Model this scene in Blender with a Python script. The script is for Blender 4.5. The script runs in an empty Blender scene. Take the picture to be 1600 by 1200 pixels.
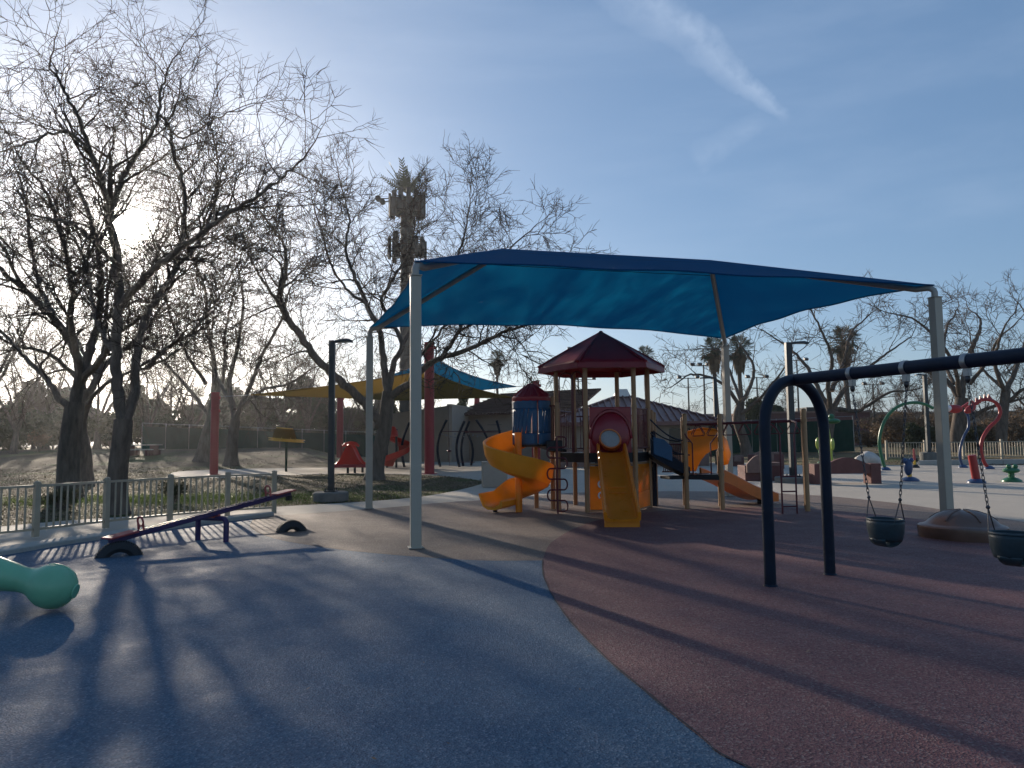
import bpy, bmesh, math, random
import numpy as np
from mathutils import Vector, Matrix, Euler
from mathutils.geometry import tessellate_polygon

C = bpy.context
SC = C.scene
COL = SC.collection
R = math.radians
rnd = random.Random(7)

# ------------------------------------------------------------------ camera
F = 1130.0            # focal length in pixels of a 1600 x 1200 frame
EYE = 1.55
TILT = math.atan(88.0 / F)
ROLL = 0.011
cr, sr = math.cos(ROLL), math.sin(ROLL)
ct, st = math.cos(TILT), math.sin(TILT)
cam_d = bpy.data.cameras.new('camera')
cam_d.sensor_width = 36.0
cam_d.lens = 36.0 * F / 1600.0
cam_d.clip_start = 0.05
cam_d.clip_end = 12000
cam = bpy.data.objects.new('camera', cam_d)
COL.objects.link(cam)
_x = Vector((1, 0, 0)); _y = Vector((0, -st, ct)); _f = Vector((0, ct, st))
_r = _x * cr - _y * sr
_u = _x * sr + _y * cr
M = Matrix((( _r.x, _u.x, -_f.x, 0), (_r.y, _u.y, -_f.y, 0), (_r.z, _u.z, -_f.z, EYE), (0, 0, 0, 1)))
cam.matrix_world = M
SC.camera = cam

def ray(px, py):
    u = (px - 800) / F; v = (600 - py) / F
    a = u * cr + v * sr; b = -u * sr + v * cr
    return Vector((a, ct - b * st, b * ct + st))
def G(px, py, z=0.0):
    d = ray(px, py); t = (z - EYE) / d.z
    return Vector((d.x * t, d.y * t, z))
def V(px, py, Y):
    d = ray(px, py); t = Y / d.y
    return Vector((d.x * t, Y, EYE + d.z * t))

# ------------------------------------------------------------------ sun and sky
sd = ray(197, 362).normalized()
SUN_EL = math.asin(sd.z)
SUN_AZ = math.atan2(sd.x, sd.y)          # from +Y towards +X
world = bpy.data.worlds.new('World')
SC.world = world
world.use_nodes = True
nt = world.node_tree
for n in list(nt.nodes): nt.nodes.remove(n)
N = nt.nodes.new; L = nt.links.new
wout = N('ShaderNodeOutputWorld')
bg = N('ShaderNodeBackground'); bg.inputs['Strength'].default_value = 0.056
sky = N('ShaderNodeTexSky'); sky.sky_type = 'NISHITA'; sky.sun_disc = False
sky.sun_elevation = SUN_EL; sky.sun_rotation = SUN_AZ
sky.air_density = 1.0; sky.dust_density = 0.35; sky.ozone_density = 1.6; sky.altitude = 600
tc = N('ShaderNodeTexCoord')
def wmath(op, a, b=None, clamp=False):
    n = N('ShaderNodeMath'); n.operation = op; n.use_clamp = clamp
    for i, v in enumerate((a, b)):
        if v is None: continue
        if isinstance(v, (int, float)): n.inputs[i].default_value = v
        else: L(v, n.inputs[i])
    return n.outputs[0]
def wdot(vec):
    n = N('ShaderNodeVectorMath'); n.operation = 'DOT_PRODUCT'
    L(tc.outputs['Generated'], n.inputs[0]); n.inputs[1].default_value = vec
    return n.outputs['Value']
def wrange(v, a, b, c, d, smooth=True):
    n = N('ShaderNodeMapRange'); n.interpolation_type = 'SMOOTHSTEP' if smooth else 'LINEAR'
    L(v, n.inputs[0])
    for i, k in enumerate((a, b, c, d)): n.inputs[i + 1].default_value = k
    return n.outputs[0]
# thin cirrus veil and the wide smeared vapour trail
mp = N('ShaderNodeMapping'); mp.inputs['Rotation'].default_value = (0.2, 0.5, 0.6); mp.inputs['Scale'].default_value = (1.2, 5.0, 9.0)
L(tc.outputs['Generated'], mp.inputs[0])
nz = N('ShaderNodeTexNoise'); nz.inputs['Scale'].default_value = 1.6; nz.inputs['Detail'].default_value = 6; nz.inputs['Roughness'].default_value = 0.55
L(mp.outputs[0], nz.inputs['Vector'])
nz2 = N('ShaderNodeTexNoise'); nz2.inputs['Scale'].default_value = 34; nz2.inputs['Detail'].default_value = 7; nz2.inputs['Roughness'].default_value = 0.62
L(tc.outputs['Generated'], nz2.inputs['Vector'])
nz3 = N('ShaderNodeTexNoise'); nz3.inputs['Scale'].default_value = 9; nz3.inputs['Detail'].default_value = 4
L(tc.outputs['Generated'], nz3.inputs['Vector'])
def strip(p1, p2, w1, w2, amp, warp, back=-0.5):
    d1 = ray(*p1).normalized(); d2 = ray(*p2).normalized()
    n = d1.cross(d2).normalized(); t = (d2 - d1 * d1.dot(d2)).normalized(); t2 = n.cross(d1)
    ang = math.acos(max(-1, min(1, d1.dot(d2))))
    dist = wmath('ADD', wdot(n), wmath('MULTIPLY', wmath('SUBTRACT', nz3.outputs['Fac'], 0.5), warp))
    dist = wmath('ABSOLUTE', wmath('ADD', dist, wmath('MULTIPLY', wmath('SUBTRACT', nz2.outputs['Fac'], 0.5), 0.022)))
    along = wdot(t2)
    width = wrange(along, 0.0, math.sin(ang), w1, w2, False)
    prof = wmath('SUBTRACT', 1.0, wmath('DIVIDE', dist, width), True)
    prof = wmath('POWER', prof, 0.7)
    prof = wmath('MULTIPLY', prof, wrange(along, math.sin(ang) * 0.92, math.sin(ang) * 1.03, 1, 0))
    prof = wmath('MULTIPLY', prof, wrange(along, back, back + 0.03, 0, 1))
    prof = wmath('MULTIPLY', prof, wrange(nz2.outputs['Fac'], 0.2, 0.75, 0.25, 1.0))
    return wmath('MULTIPLY', prof, amp)
tr1 = strip((985, -20), (1225, 190), 0.036, 0.007, 0.30, 0.03)
tr2 = strip((1205, 172), (1085, 255), 0.012, 0.022, 0.12, 0.03, 0.0)
veil = wmath('MULTIPLY', wrange(nz.outputs['Fac'], 0.42, 0.8, 0, 1), 0.10)
cl = wmath('ADD', wmath('ADD', tr1, tr2), veil, True)
sun_c = wdot(sd)
mixc = N('ShaderNodeMixRGB'); mixc.blend_type = 'MIX'
L(cl, mixc.inputs['Fac']); L(sky.outputs['Color'], mixc.inputs['Color1'])
mixc.inputs['Color2'].default_value = (9.0, 9.6, 10.6, 1)
# bright aureole round the sun, as thin high haze gives
one_m = wmath('SUBTRACT', 1.0, sun_c)
def lobe(k, amp, col):
    e = wmath('MULTIPLY', wmath('EXPONENT', wmath('MULTIPLY', one_m, -k)), amp)
    m = N('ShaderNodeMixRGB'); m.blend_type = 'MULTIPLY'; m.inputs['Fac'].default_value = 1
    L(e, m.inputs['Color1']); m.inputs['Color2'].default_value = col + (1,)
    return m.outputs[0]
hz_ = N('ShaderNodeMixRGB'); hz_.blend_type = 'ADD'; hz_.inputs['Fac'].default_value = 1
L(mixc.outputs[0], hz_.inputs['Color1']); hz_.inputs['Color2'].default_value = (1.0, 2.0, 3.7, 1)
cur = hz_.outputs[0]
for k, a, c in ((12.0, 1.3, (1, 0.87, 0.64)), (160.0, 3.5, (1, 0.90, 0.72)), (1500.0, 34.0, (1, 0.90, 0.72)), (9000.0, 900.0, (1, 0.95, 0.86))):
    ad = N('ShaderNodeMixRGB'); ad.blend_type = 'ADD'; ad.inputs['Fac'].default_value = 1
    L(cur, ad.inputs['Color1']); L(lobe(k, a, c), ad.inputs['Color2']); cur = ad.outputs[0]
L(cur, bg.inputs['Color']); L(bg.outputs[0], wout.inputs['Surface'])

sun_l = bpy.data.lights.new('sun', 'SUN'); sun_l.energy = 5.0; sun_l.angle = R(0.8); sun_l.color = (1.0, 0.86, 0.70)
sun = bpy.data.objects.new('sun', sun_l); COL.objects.link(sun)
sun.rotation_euler = (-sd).to_track_quat('-Z', 'Y').to_euler()
sun.location = sd * 60

SC.view_settings.view_transform = 'Standard'
SC.view_settings.look = 'None'
SC.view_settings.exposure = 0.35
SC.view_settings.gamma = 1.0
SC.view_settings.use_curve_mapping = False
SC.cycles.use_denoising = True
SC.cycles.max_bounces = 6
SC.cycles.transparent_max_bounces = 8
SC.cycles.volume_bounces = 0
SC.cycles.sample_clamp_indirect = 6

# ------------------------------------------------------------------ materials
def mk(name, col, rough=0.6, metal=0.0, var=0.18, scale=2.5, bump=0.0, bscale=80.0, spec=0.4, col2=None, trans=0.0, tcol=None, coat=0.0, stretch=None, rvar=0.12):
    m = bpy.data.materials.new(name); m.use_nodes = True
    t = m.node_tree; nn = t.nodes.new; ll = t.links.new
    b = t.nodes['Principled BSDF']; out = t.nodes['Material Output']
    g = nn('ShaderNodeTexCoord')
    vec = g.outputs['Object']
    if stretch:
        mpn = nn('ShaderNodeMapping'); mpn.inputs['Scale'].default_value = stretch; ll(vec, mpn.inputs[0]); vec = mpn.outputs[0]
    n1 = nn('ShaderNodeTexNoise'); n1.inputs['Scale'].default_value = scale; n1.inputs['Detail'].default_value = 6; n1.inputs['Roughness'].default_value = 0.65
    ll(vec, n1.inputs['Vector'])
    mr = nn('ShaderNodeMapRange'); mr.inputs[1].default_value = 0.3; mr.inputs[2].default_value = 0.7
    ll(n1.outputs['Fac'], mr.inputs[0])
    mix = nn('ShaderNodeMixRGB'); ll(mr.outputs[0], mix.inputs['Fac'])
    a = tuple(c * (1 - var) for c in col); bb = tuple(min(1, c * (1 + var)) for c in col) if col2 is None else col2
    mix.inputs['Color1'].default_value = a + (1,); mix.inputs['Color2'].default_value = bb + (1,)
    ll(mix.outputs[0], b.inputs['Base Color'])
    b.inputs['Metallic'].default_value = metal
    b.inputs['Specular IOR Level'].default_value = spec
    if coat: b.inputs['Coat Weight'].default_value = coat
    rr = nn('ShaderNodeMapRange'); ll(n1.outputs['Fac'], rr.inputs[0])
    rr.inputs[3].default_value = max(0.03, rough - rvar); rr.inputs[4].default_value = min(1, rough + rvar)
    ll(rr.outputs[0], b.inputs['Roughness'])
    if bump:
        n2 = nn('ShaderNodeTexNoise'); n2.inputs['Scale'].default_value = bscale; n2.inputs['Detail'].default_value = 4
        ll(vec, n2.inputs['Vector'])
        bp = nn('ShaderNodeBump'); bp.inputs['Strength'].default_value = bump; bp.inputs['Distance'].default_value = 0.02
        ll(n2.outputs['Fac'], bp.inputs['Height']); ll(bp.outputs[0], b.inputs['Normal'])
    if trans:
        tr = nn('ShaderNodeBsdfTranslucent')
        if tcol: tr.inputs['Color'].default_value = tcol + (1,)
        else: ll(mix.outputs[0], tr.inputs['Color'])
        ms = nn('ShaderNodeMixShader'); ms.inputs[0].default_value = trans
        ll(b.outputs[0], ms.inputs[1]); ll(tr.outputs[0], ms.inputs[2]); ll(ms.outputs[0], out.inputs['Surface'])
    return m

def ground_mat(name, base, light, dark, grain=260.0, bump=0.6, rough=0.75, speck=None, big=0.22, spec=0.5):
    """poured rubber / concrete: fine granules, mottling, worn pale patches"""
    m = bpy.data.materials.new(name); m.use_nodes = True
    t = m.node_tree; nn = t.nodes.new; ll = t.links.new
    b = t.nodes['Principled BSDF']
    g = nn('ShaderNodeTexCoord'); vec = g.outputs['Object']
    def noise(s, d=5, r=0.6, v=None):
        n = nn('ShaderNodeTexNoise'); n.inputs['Scale'].default_value = s; n.inputs['Detail'].default_value = d; n.inputs['Roughness'].default_value = r
        ll(v or vec, n.inputs['Vector']); return n.outputs['Fac']
    def rng(v, a, c, lo=0, hi=1):
        n = nn('ShaderNodeMapRange'); ll(v, n.inputs[0]); n.inputs[1].default_value = a; n.inputs[2].default_value = c; n.inputs[3].default_value = lo; n.inputs[4].default_value = hi
        return n.outputs[0]
    def mixc(f, c1, c2):
        n = nn('ShaderNodeMixRGB'); ll(f, n.inputs['Fac'])
        for i, c in (('Color1', c1), ('Color2', c2)):
            if isinstance(c, tuple): n.inputs[i].default_value = c + (1,)
            else: ll(c, n.inputs[i])
        return n.outputs[0]
    c = mixc(rng(noise(1.1, 7, 0.7), 0.35, 0.7), base, light)
    c = mixc(rng(noise(0.23, 5, 0.6), 0.45, 0.75, 0, 0.6), c, dark)
    v = nn('ShaderNodeTexVoronoi'); v.inputs['Scale'].default_value = grain; ll(vec, v.inputs['Vector'])
    sepc = nn('ShaderNodeSeparateColor'); ll(v.outputs['Color'], sepc.inputs[0])
    c = mixc(rng(sepc.outputs[0], 0.5, 0.9, 0, 0.8), c, dark)
    c = mixc(rng(sepc.outputs[1], 0.72, 1.0, 0, 0.75), c, speck or light)
    c = mixc(rng(noise(38, 5, 0.75), 0.48, 0.68, 0, 0.6), c, dark)
    ll(c, b.inputs['Base Color'])
    b.inputs['Specular IOR Level'].default_value = spec
    ll(rng(noise(2.0), 0.3, 0.7, rough - 0.1, rough + 0.08), b.inputs['Roughness'])
    bp = nn('ShaderNodeBump'); bp.inputs['Strength'].default_value = bump; bp.inputs['Distance'].default_value = 0.004
    ll(v.outputs['Distance'], bp.inputs['Height'])
    bp2 = nn('ShaderNodeBump'); bp2.inputs['Strength'].default_value = 0.35; bp2.inputs['Distance'].default_value = 0.03
    ll(noise(6, 6, 0.65), bp2.inputs['Height']); ll(bp.outputs[0], bp2.inputs['Normal']); ll(bp2.outputs[0], b.inputs['Normal'])
    return m

MAT = {}
MAT['blue_rubber'] = ground_mat('blue_rubber', (0.032, 0.092, 0.155), (0.062, 0.135, 0.20), (0.013, 0.046, 0.090), 85, 1.0, 0.72, (0.17, 0.23, 0.29), spec=0.38)
MAT['red_rubber'] = ground_mat('red_rubber', (0.165, 0.068, 0.070), (0.21, 0.096, 0.092), (0.072, 0.030, 0.033), 85, 1.0, 0.7, (0.26, 0.19, 0.17), spec=0.28)
MAT['tan_rubber'] = ground_mat('tan_rubber', (0.20, 0.14, 0.108), (0.25, 0.185, 0.145), (0.115, 0.08, 0.064), 85, 1.0, 0.7, (0.36, 0.3, 0.25), spec=0.28)
MAT['concrete'] = ground_mat('concrete', (0.43, 0.38, 0.315), (0.50, 0.445, 0.375), (0.33, 0.295, 0.245), 220, 0.25, 0.85, spec=0.25)
MAT['curb'] = ground_mat('curb_concrete', (0.40, 0.38, 0.34), (0.47, 0.45, 0.40), (0.28, 0.26, 0.23), 220, 0.3, 0.85)
MAT['base_concrete'] = mk('weathered_base_concrete', (0.17, 0.165, 0.15), 0.9, 0, 0.2, 4, 0.2, 40, 0.2)
MAT['cream'] = mk('cream_painted_steel', (0.36, 0.325, 0.265), 0.42, 0, 0.07, 1.5, 0.04, 40)
MAT['fence_tan'] = mk('tan_painted_steel', (0.35, 0.295, 0.215), 0.5, 0, 0.12, 4)
MAT['steel_grey'] = mk('warm_grey_tube_steel', (0.30, 0.28, 0.25), 0.45, 0.2, 0.12)
MAT['post_tan'] = mk('tan_powder_coat', (0.36, 0.205, 0.10), 0.42, 0, 0.12, 4)
MAT['yellow'] = mk('yellow_plastic', (0.80, 0.27, 0.02), 0.30, 0, 0.12, 3, 0.05, 30, 0.5, trans=0.32, tcol=(0.9, 0.42, 0.02))
MAT['orange'] = mk('orange_plastic', (0.78, 0.36, 0.03), 0.33, 0, 0.12, 3, 0.05, 30, 0.5, trans=0.36, tcol=(0.95, 0.46, 0.015))
MAT['orange_red'] = mk('orange_red_plastic', (0.62, 0.17, 0.03), 0.36, 0, 0.12, 3, 0.04, 30, 0.5, trans=0.1, tcol=(0.9, 0.25, 0.01))
MAT['red_plastic'] = mk('dark_red_plastic', (0.27, 0.016, 0.028), 0.34, 0, 0.15, 3, 0.05, 30, 0.5, trans=0.08, tcol=(0.6, 0.02, 0.02))
MAT['maroon_steel'] = mk('maroon_steel', (0.10, 0.015, 0.022), 0.4, 0, 0.2, 5)
MAT['blue_plastic'] = mk('blue_plastic', (0.012, 0.075, 0.165), 0.55, 0, 0.15, 3, 0.04, 30, 0.5)
MAT['navy'] = mk('navy_powder_coat', (0.005, 0.012, 0.028), 0.5, 0, 0.25, 6, 0.03, 60, 0.22)
MAT['black'] = mk('black_vinyl', (0.012, 0.013, 0.016), 0.55, 0, 0.3, 8)
MAT['rubber_black'] = mk('black_rubber', (0.022, 0.023, 0.026), 0.7, 0, 0.3, 10, 0.2, 60)
MAT['bucket'] = mk('dark_teal_rubber', (0.014, 0.034, 0.045), 0.5, 0, 0.25, 10, 0.08, 60)
MAT['galv'] = mk('galvanised_steel', (0.27, 0.275, 0.28), 0.4, 0.8, 0.15, 20)
MAT['chain'] = mk('dark_chain_steel', (0.07, 0.07, 0.075), 0.4, 0.8, 0.3, 30)
MAT['purple'] = mk('purple_painted_steel', (0.04, 0.022, 0.085), 0.36, 0, 0.2, 5)
MAT['pink_red'] = mk('faded_red_plastic', (0.36, 0.065, 0.062), 0.42, 0, 0.2, 6)
MAT['mint'] = mk('mint_green_plastic', (0.17, 0.42, 0.25), 0.36, 0, 0.10, 2.5, 0.05, 22, 0.5)
MAT['brown_plastic'] = mk('brown_moulded_plastic', (0.125, 0.065, 0.045), 0.36, 0, 0.2, 3, 0.12, 16, 0.5)
MAT['sail_blue'] = mk('blue_mesh_cloth', (0.008, 0.085, 0.23), 0.85, 0, 0.10, 2, 0, 0, 0.15, trans=0.5, tcol=(0.004, 0.16, 0.30))
MAT['sail_yellow'] = mk('mustard_mesh_cloth', (0.24, 0.15, 0.035), 0.85, 0, 0.12, 2, 0, 0, 0.15, trans=0.5, tcol=(0.25, 0.15, 0.03))
MAT['red_steel'] = mk('red_painted_steel', (0.30, 0.024, 0.032), 0.42, 0, 0.12, 2)
MAT['bright_red'] = mk('bright_red_plastic', (0.45, 0.035, 0.028), 0.35, 0, 0.12, 2, trans=0.2, tcol=(0.8, 0.06, 0.03))
MAT['lamp_metal'] = mk('dark_lamp_metal', (0.025, 0.032, 0.036), 0.45, 0, 0.2, 4)
MAT['bark'] = mk('grey_brown_bark', (0.125, 0.10, 0.08), 0.9, 0, 0.45, 7, 0.9, 22, 0.15, stretch=(1, 1, 0.25))
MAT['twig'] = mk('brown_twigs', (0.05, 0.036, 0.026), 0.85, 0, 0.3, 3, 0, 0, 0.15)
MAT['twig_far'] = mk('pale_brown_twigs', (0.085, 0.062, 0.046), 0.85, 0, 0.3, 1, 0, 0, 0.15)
MAT['leaf_dark'] = mk('dark_evergreen_leaf', (0.035, 0.05, 0.022), 0.7, 0, 0.4, 0.6, 0, 0, 0.25, col2=(0.075, 0.09, 0.04), trans=0.2)
MAT['leaf_olive'] = mk('olive_leaf', (0.075, 0.08, 0.04), 0.75, 0, 0.35, 0.8, 0, 0, 0.2, col2=(0.13, 0.12, 0.06), trans=0.2)
MAT['leaf_dry'] = mk('dry_brown_leaf', (0.16, 0.105, 0.06), 0.75, 0, 0.4, 1.0, 0, 0, 0.25, col2=(0.25, 0.17, 0.10), trans=0.25)
MAT['palm_leaf'] = mk('palm_frond_green', (0.05, 0.065, 0.03), 0.55, 0, 0.3, 2, 0, 0, 0.3, trans=0.2)
MAT['palm_dry'] = mk('dry_palm_skirt', (0.17, 0.125, 0.075), 0.85, 0, 0.3, 2)
MAT['windscreen'] = mk('dark_green_mesh', (0.012, 0.045, 0.034), 0.85, 0, 0.25, 0.8, 0, 0, 0.1)
MAT['stucco'] = mk('tan_stucco', (0.30, 0.235, 0.18), 0.9, 0, 0.12, 0.7, 0.2, 30, 0.15)
MAT['stucco_pale'] = mk('pale_stucco', (0.40, 0.335, 0.27), 0.9, 0, 0.12, 0.7, 0.2, 30, 0.15)
MAT['roof_metal'] = mk('maroon_standing_seam_metal', (0.145, 0.06, 0.05), 0.38, 0.1, 0.12, 0.6, 0, 0, 0.5)
MAT['roof_tile'] = mk('brown_roof_tile', (0.12, 0.07, 0.055), 0.8, 0, 0.3, 3, 0.3, 8)
MAT['maroon_concrete'] = mk('maroon_cast_concrete', (0.145, 0.062, 0.055), 0.75, 0, 0.2, 3, 0.12, 40, 0.3)
MAT['stone_pink'] = mk('pinkish_brown_concrete', (0.22, 0.135, 0.11), 0.8, 0, 0.2, 4, 0.2, 30, 0.3)
MAT['spray_green'] = mk('green_gloss_paint', (0.03, 0.14, 0.062), 0.35, 0, 0.1, 3)
MAT['spray_lime'] = mk('lime_gloss_paint', (0.42, 0.5, 0.10), 0.3, 0, 0.1, 3)
MAT['spray_blue'] = mk('blue_gloss_paint', (0.028, 0.06, 0.14), 0.35, 0, 0.1, 3)
MAT['spray_red'] = mk('red_gloss_paint', (0.32, 0.026, 0.024), 0.35, 0, 0.1, 3)
MAT['spray_yellow'] = mk('yellow_gloss_paint', (0.68, 0.42, 0.05), 0.3, 0, 0.1, 3)
MAT['white_paint'] = mk('white_paint', (0.72, 0.72, 0.70), 0.4, 0, 0.06, 3)
MAT['frosted'] = mk('frosted_clear_plastic', (0.55, 0.57, 0.58), 0.5, 0, 0.25, 26, 0.1, 40, 0.5, trans=0.55, tcol=(0.85, 0.87, 0.88))
MAT['mountain'] = mk('bare_desert_hills', (0.16, 0.13, 0.11), 0.95, 0, 0.3, 0.004, 0, 0, 0.1)
MAT['boulder'] = mk('pale_boulder', (0.48, 0.45, 0.41), 0.9, 0, 0.2, 3, 0.4, 9, 0.2)
MAT['antenna'] = mk('green_grey_antenna_paint', (0.03, 0.032, 0.028), 0.7, 0, 0.2, 1)
MAT['glass_dark'] = mk('dark_window', (0.015, 0.017, 0.02), 0.1, 0, 0.1, 1)
MAT['crumb'] = mk('fallen_leaf', (0.13, 0.085, 0.048), 0.6, 0, 0.5, 1.5, 0, 0, 0.4, col2=(0.24, 0.17, 0.10))

# lawn: winter grass, leaf litter, green patches
def lawn_mat():
    m = bpy.data.materials.new('winter_lawn'); m.use_nodes = True
    t = m.node_tree; nn = t.nodes.new; ll = t.links.new
    b = t.nodes['Principled BSDF']; g = nn('ShaderNodeTexCoord'); vec = g.outputs['Object']
    def noise(s, d=6, r=0.65):
        n = nn('ShaderNodeTexNoise'); n.inputs['Scale'].default_value = s; n.inputs['Detail'].default_value = d; n.inputs['Roughness'].default_value = r
        ll(vec, n.inputs['Vector']); return n.outputs['Fac']
    def rng(v, a, c, lo=0, hi=1):
        n = nn('ShaderNodeMapRange'); ll(v, n.inputs[0]); n.inputs[1].default_value = a; n.inputs[2].default_value = c; n.inputs[3].default_value = lo; n.inputs[4].default_value = hi
        return n.outputs[0]
    def mixc(f, c1, c2):
        n = nn('ShaderNodeMixRGB'); ll(f, n.inputs['Fac'])
        for i, c in (('Color1', c1), ('Color2', c2)):
            if isinstance(c, tuple): n.inputs[i].default_value = c + (1,)
            else: ll(c, n.inputs[i])
        return n.outputs[0]
    c = mixc(rng(noise(14, 8, 0.75), 0.35, 0.65), (0.075, 0.056, 0.034), (0.15, 0.112, 0.066))
    c = mixc(rng(noise(0.16, 4), 0.50, 0.60, 0, 0.75), c, (0.075, 0.105, 0.028))
    c = mixc(rng(noise(0.09, 4), 0.5, 0.6, 0, 0.7), c, (0.26, 0.20, 0.10))
    sx_ = nn('ShaderNodeSeparateXYZ'); ll(vec, sx_.inputs[0])
    def mth(op, a, v):
        n = nn('ShaderNodeMath'); n.operation = op
        for i, q in enumerate((a, v)):
            if isinstance(q, (int, float)): n.inputs[i].default_value = q
            else: ll(q, n.inputs[i])
        return n.outputs[0]
    ex_ = mth('POWER', mth('ABSOLUTE', mth('DIVIDE', mth('ADD', sx_.outputs[0], 9.5), 8.0), 0), 2); ey_ = mth('POWER', mth('ABSOLUTE', mth('DIVIDE', mth('ADD', sx_.outputs[1], -21.0), 2.6), 0), 2)
    em = mth('ADD', mth('ADD', ex_, ey_), mth('MULTIPLY', noise(0.8, 5), 0.9))
    c = mixc(rng(em, 0.7, 1.5, 0.6, 0), c, (0.075, 0.115, 0.035))     # watered green strip along the path
    ll(c, b.inputs['Base Color']); b.inputs['Roughness'].default_value = 0.9; b.inputs['Specular IOR Level'].default_value = 0.2
    bp = nn('ShaderNodeBump'); bp.inputs['Strength'].default_value = 1.0; bp.inputs['Distance'].default_value = 0.06
    ll(noise(9, 8, 0.8), bp.inputs['Height']); ll(bp.outputs[0], b.inputs['Normal'])
    return m
MAT['lawn'] = lawn_mat()

# ------------------------------------------------------------------ mesh helpers
def basis(d, up=Vector((0, 0, 1))):
    d = d.normalized()
    if abs(d.dot(up)) > 0.97: up = Vector((1, 0, 0))
    a = d.cross(up).normalized(); b = a.cross(d).normalized()
    return a, b
class MB:
    def __init__(s): s.v = []; s.f = []
    def add(s, vs, fs):
        o = len(s.v); s.v.extend(tuple(p) for p in vs); s.f.extend(tuple(i + o for i in q) for q in fs); return s
    def box(s, c, size, rot=None):
        c = Vector(c); x, y, z = (k / 2 for k in size)
        p = [Vector((a, b, d)) for d in (-z, z) for a, b in ((-x, -y), (x, -y), (x, y), (-x, y))]
        if rot is not None: p = [rot @ q for q in p]
        return s.add([c + q for q in p], [(3, 2, 1, 0), (4, 5, 6, 7), (0, 1, 5, 4), (1, 2, 6, 5), (2, 3, 7, 6), (3, 0, 4, 7)])
    def bar(s, p, q, w, h, up=Vector((0, 0, 1))):
        p = Vector(p); q = Vector(q); a, b = basis(q - p, up)
        k = [(-w / 2, -h / 2), (w / 2, -h / 2), (w / 2, h / 2), (-w / 2, h / 2)]
        vs = [p + a * i + b * j for i, j in k] + [q + a * i + b * j for i, j in k]
        return s.add(vs, [(0, 1, 2, 3), (7, 6, 5, 4), (0, 4, 5, 1), (1, 5, 6, 2), (2, 6, 7, 3), (3, 7, 4, 0)])
    def tube(s, pts, r, n=8, cap=True, closed=False):
        pts = [Vector(p) for p in pts]; k = len(pts)
        rs = r if isinstance(r, (list, tuple)) else [r] * k
        d0 = (pts[1] - pts[0])
        a, b = basis(d0)
        vs = []; prev = d0.normalized()
        for i, p in enumerate(pts):
            if closed: d = pts[(i + 1) % k] - pts[i - 1]
            else: d = pts[min(i + 1, k - 1)] - pts[max(i - 1, 0)]
            d = d.normalized() if d.length > 1e-9 else prev
            a = a - d * a.dot(d)
            a = a.normalized() if a.length > 1e-6 else basis(d)[0]
            b = d.cross(a); prev = d
            for j in range(n):
                t = 2 * math.pi * j / n
                vs.append(p + (a * math.cos(t) + b * math.sin(t)) * rs[i])
        fs = []
        for i in range(k if closed else k - 1):
            i2 = (i + 1) % k
            for j in range(n):
                j2 = (j + 1) % n
                fs.append((i * n + j, i * n + j2, i2 * n + j2, i2 * n + j))
        if cap and not closed:
            fs.append(tuple(range(n - 1, -1, -1))); fs.append(tuple((k - 1) * n + j for j in range(n)))
        return s.add(vs, fs)
    def lathe(s, prof, c, n=24, axis=None, cap=True):
        c = Vector(c); rot = Vector((0, 0, 1)).rotation_difference(Vector(axis).normalized()).to_matrix() if axis is not None else Matrix.Identity(3)
        vs = []
        for r, z in prof:
            for j in range(n):
                t = 2 * math.pi * j / n
                vs.append(c + rot @ Vector((r * math.cos(t), r * math.sin(t), z)))
        fs = [(i * n + j, i * n + (j + 1) % n, (i + 1) * n + (j + 1) % n, (i + 1) * n + j) for i in range(len(prof) - 1) for j in range(n)]
        if cap:
            fs.append(tuple(range(n - 1, -1, -1))); fs.append(tuple((len(prof) - 1) * n + j for j in range(n)))
        return s.add(vs, fs)
    def ball(s, c, r, n=14, m=9, sc=(1, 1, 1), rot=None):
        c = Vector(c); vs = []
        for i in range(m + 1):
            th = math.pi * i / m
            for j in range(n):
                t = 2 * math.pi * j / n
                p = Vector((r * math.sin(th) * math.cos(t) * sc[0], r * math.sin(th) * math.sin(t) * sc[1], r * math.cos(th) * sc[2]))
                vs.append(c + (rot @ p if rot is not None else p))
        return s.add(vs, [(i * n + j, (i + 1) * n + j, (i + 1) * n + (j + 1) % n, i * n + (j + 1) % n) for i in range(m) for j in range(n)])
    def prism(s, poly, o, ax, ay, depth):
        """polygon in the plane (o; ax, ay), extruded by the vector depth both ways half"""
        o = Vector(o); ax = Vector(ax); ay = Vector(ay); dz = Vector(depth)
        n = len(poly)
        p = [o + ax * a + ay * b for a, b in poly]
        tri = tessellate_polygon([[Vector((a, b, 0)) for a, b in poly]])
        vs = [q - dz * 0.5 for q in p] + [q + dz * 0.5 for q in p]
        fs = [tuple(t) for t in tri] + [tuple(i + n for i in reversed(t)) for t in tri]
        fs += [(i, (i + 1) % n, (i + 1) % n + n, i + n) for i in range(n)]
        return s.add(vs, fs)
    def sweep(s, rings, closed_ring=True, cap=True):
        n = len(rings[0]); vs = [p for r in rings for p in r]; fs = []
        for i in range(len(rings) - 1):
            for j in range(n if closed_ring else n - 1):
                j2 = (j + 1) % n
                fs.append((i * n + j, i * n + j2, (i + 1) * n + j2, (i + 1) * n + j))
        if cap and closed_ring:
            fs.append(tuple(range(n - 1, -1, -1))); fs.append(tuple((len(rings) - 1) * n + j for j in range(n)))
        return s.add(vs, fs)
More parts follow.
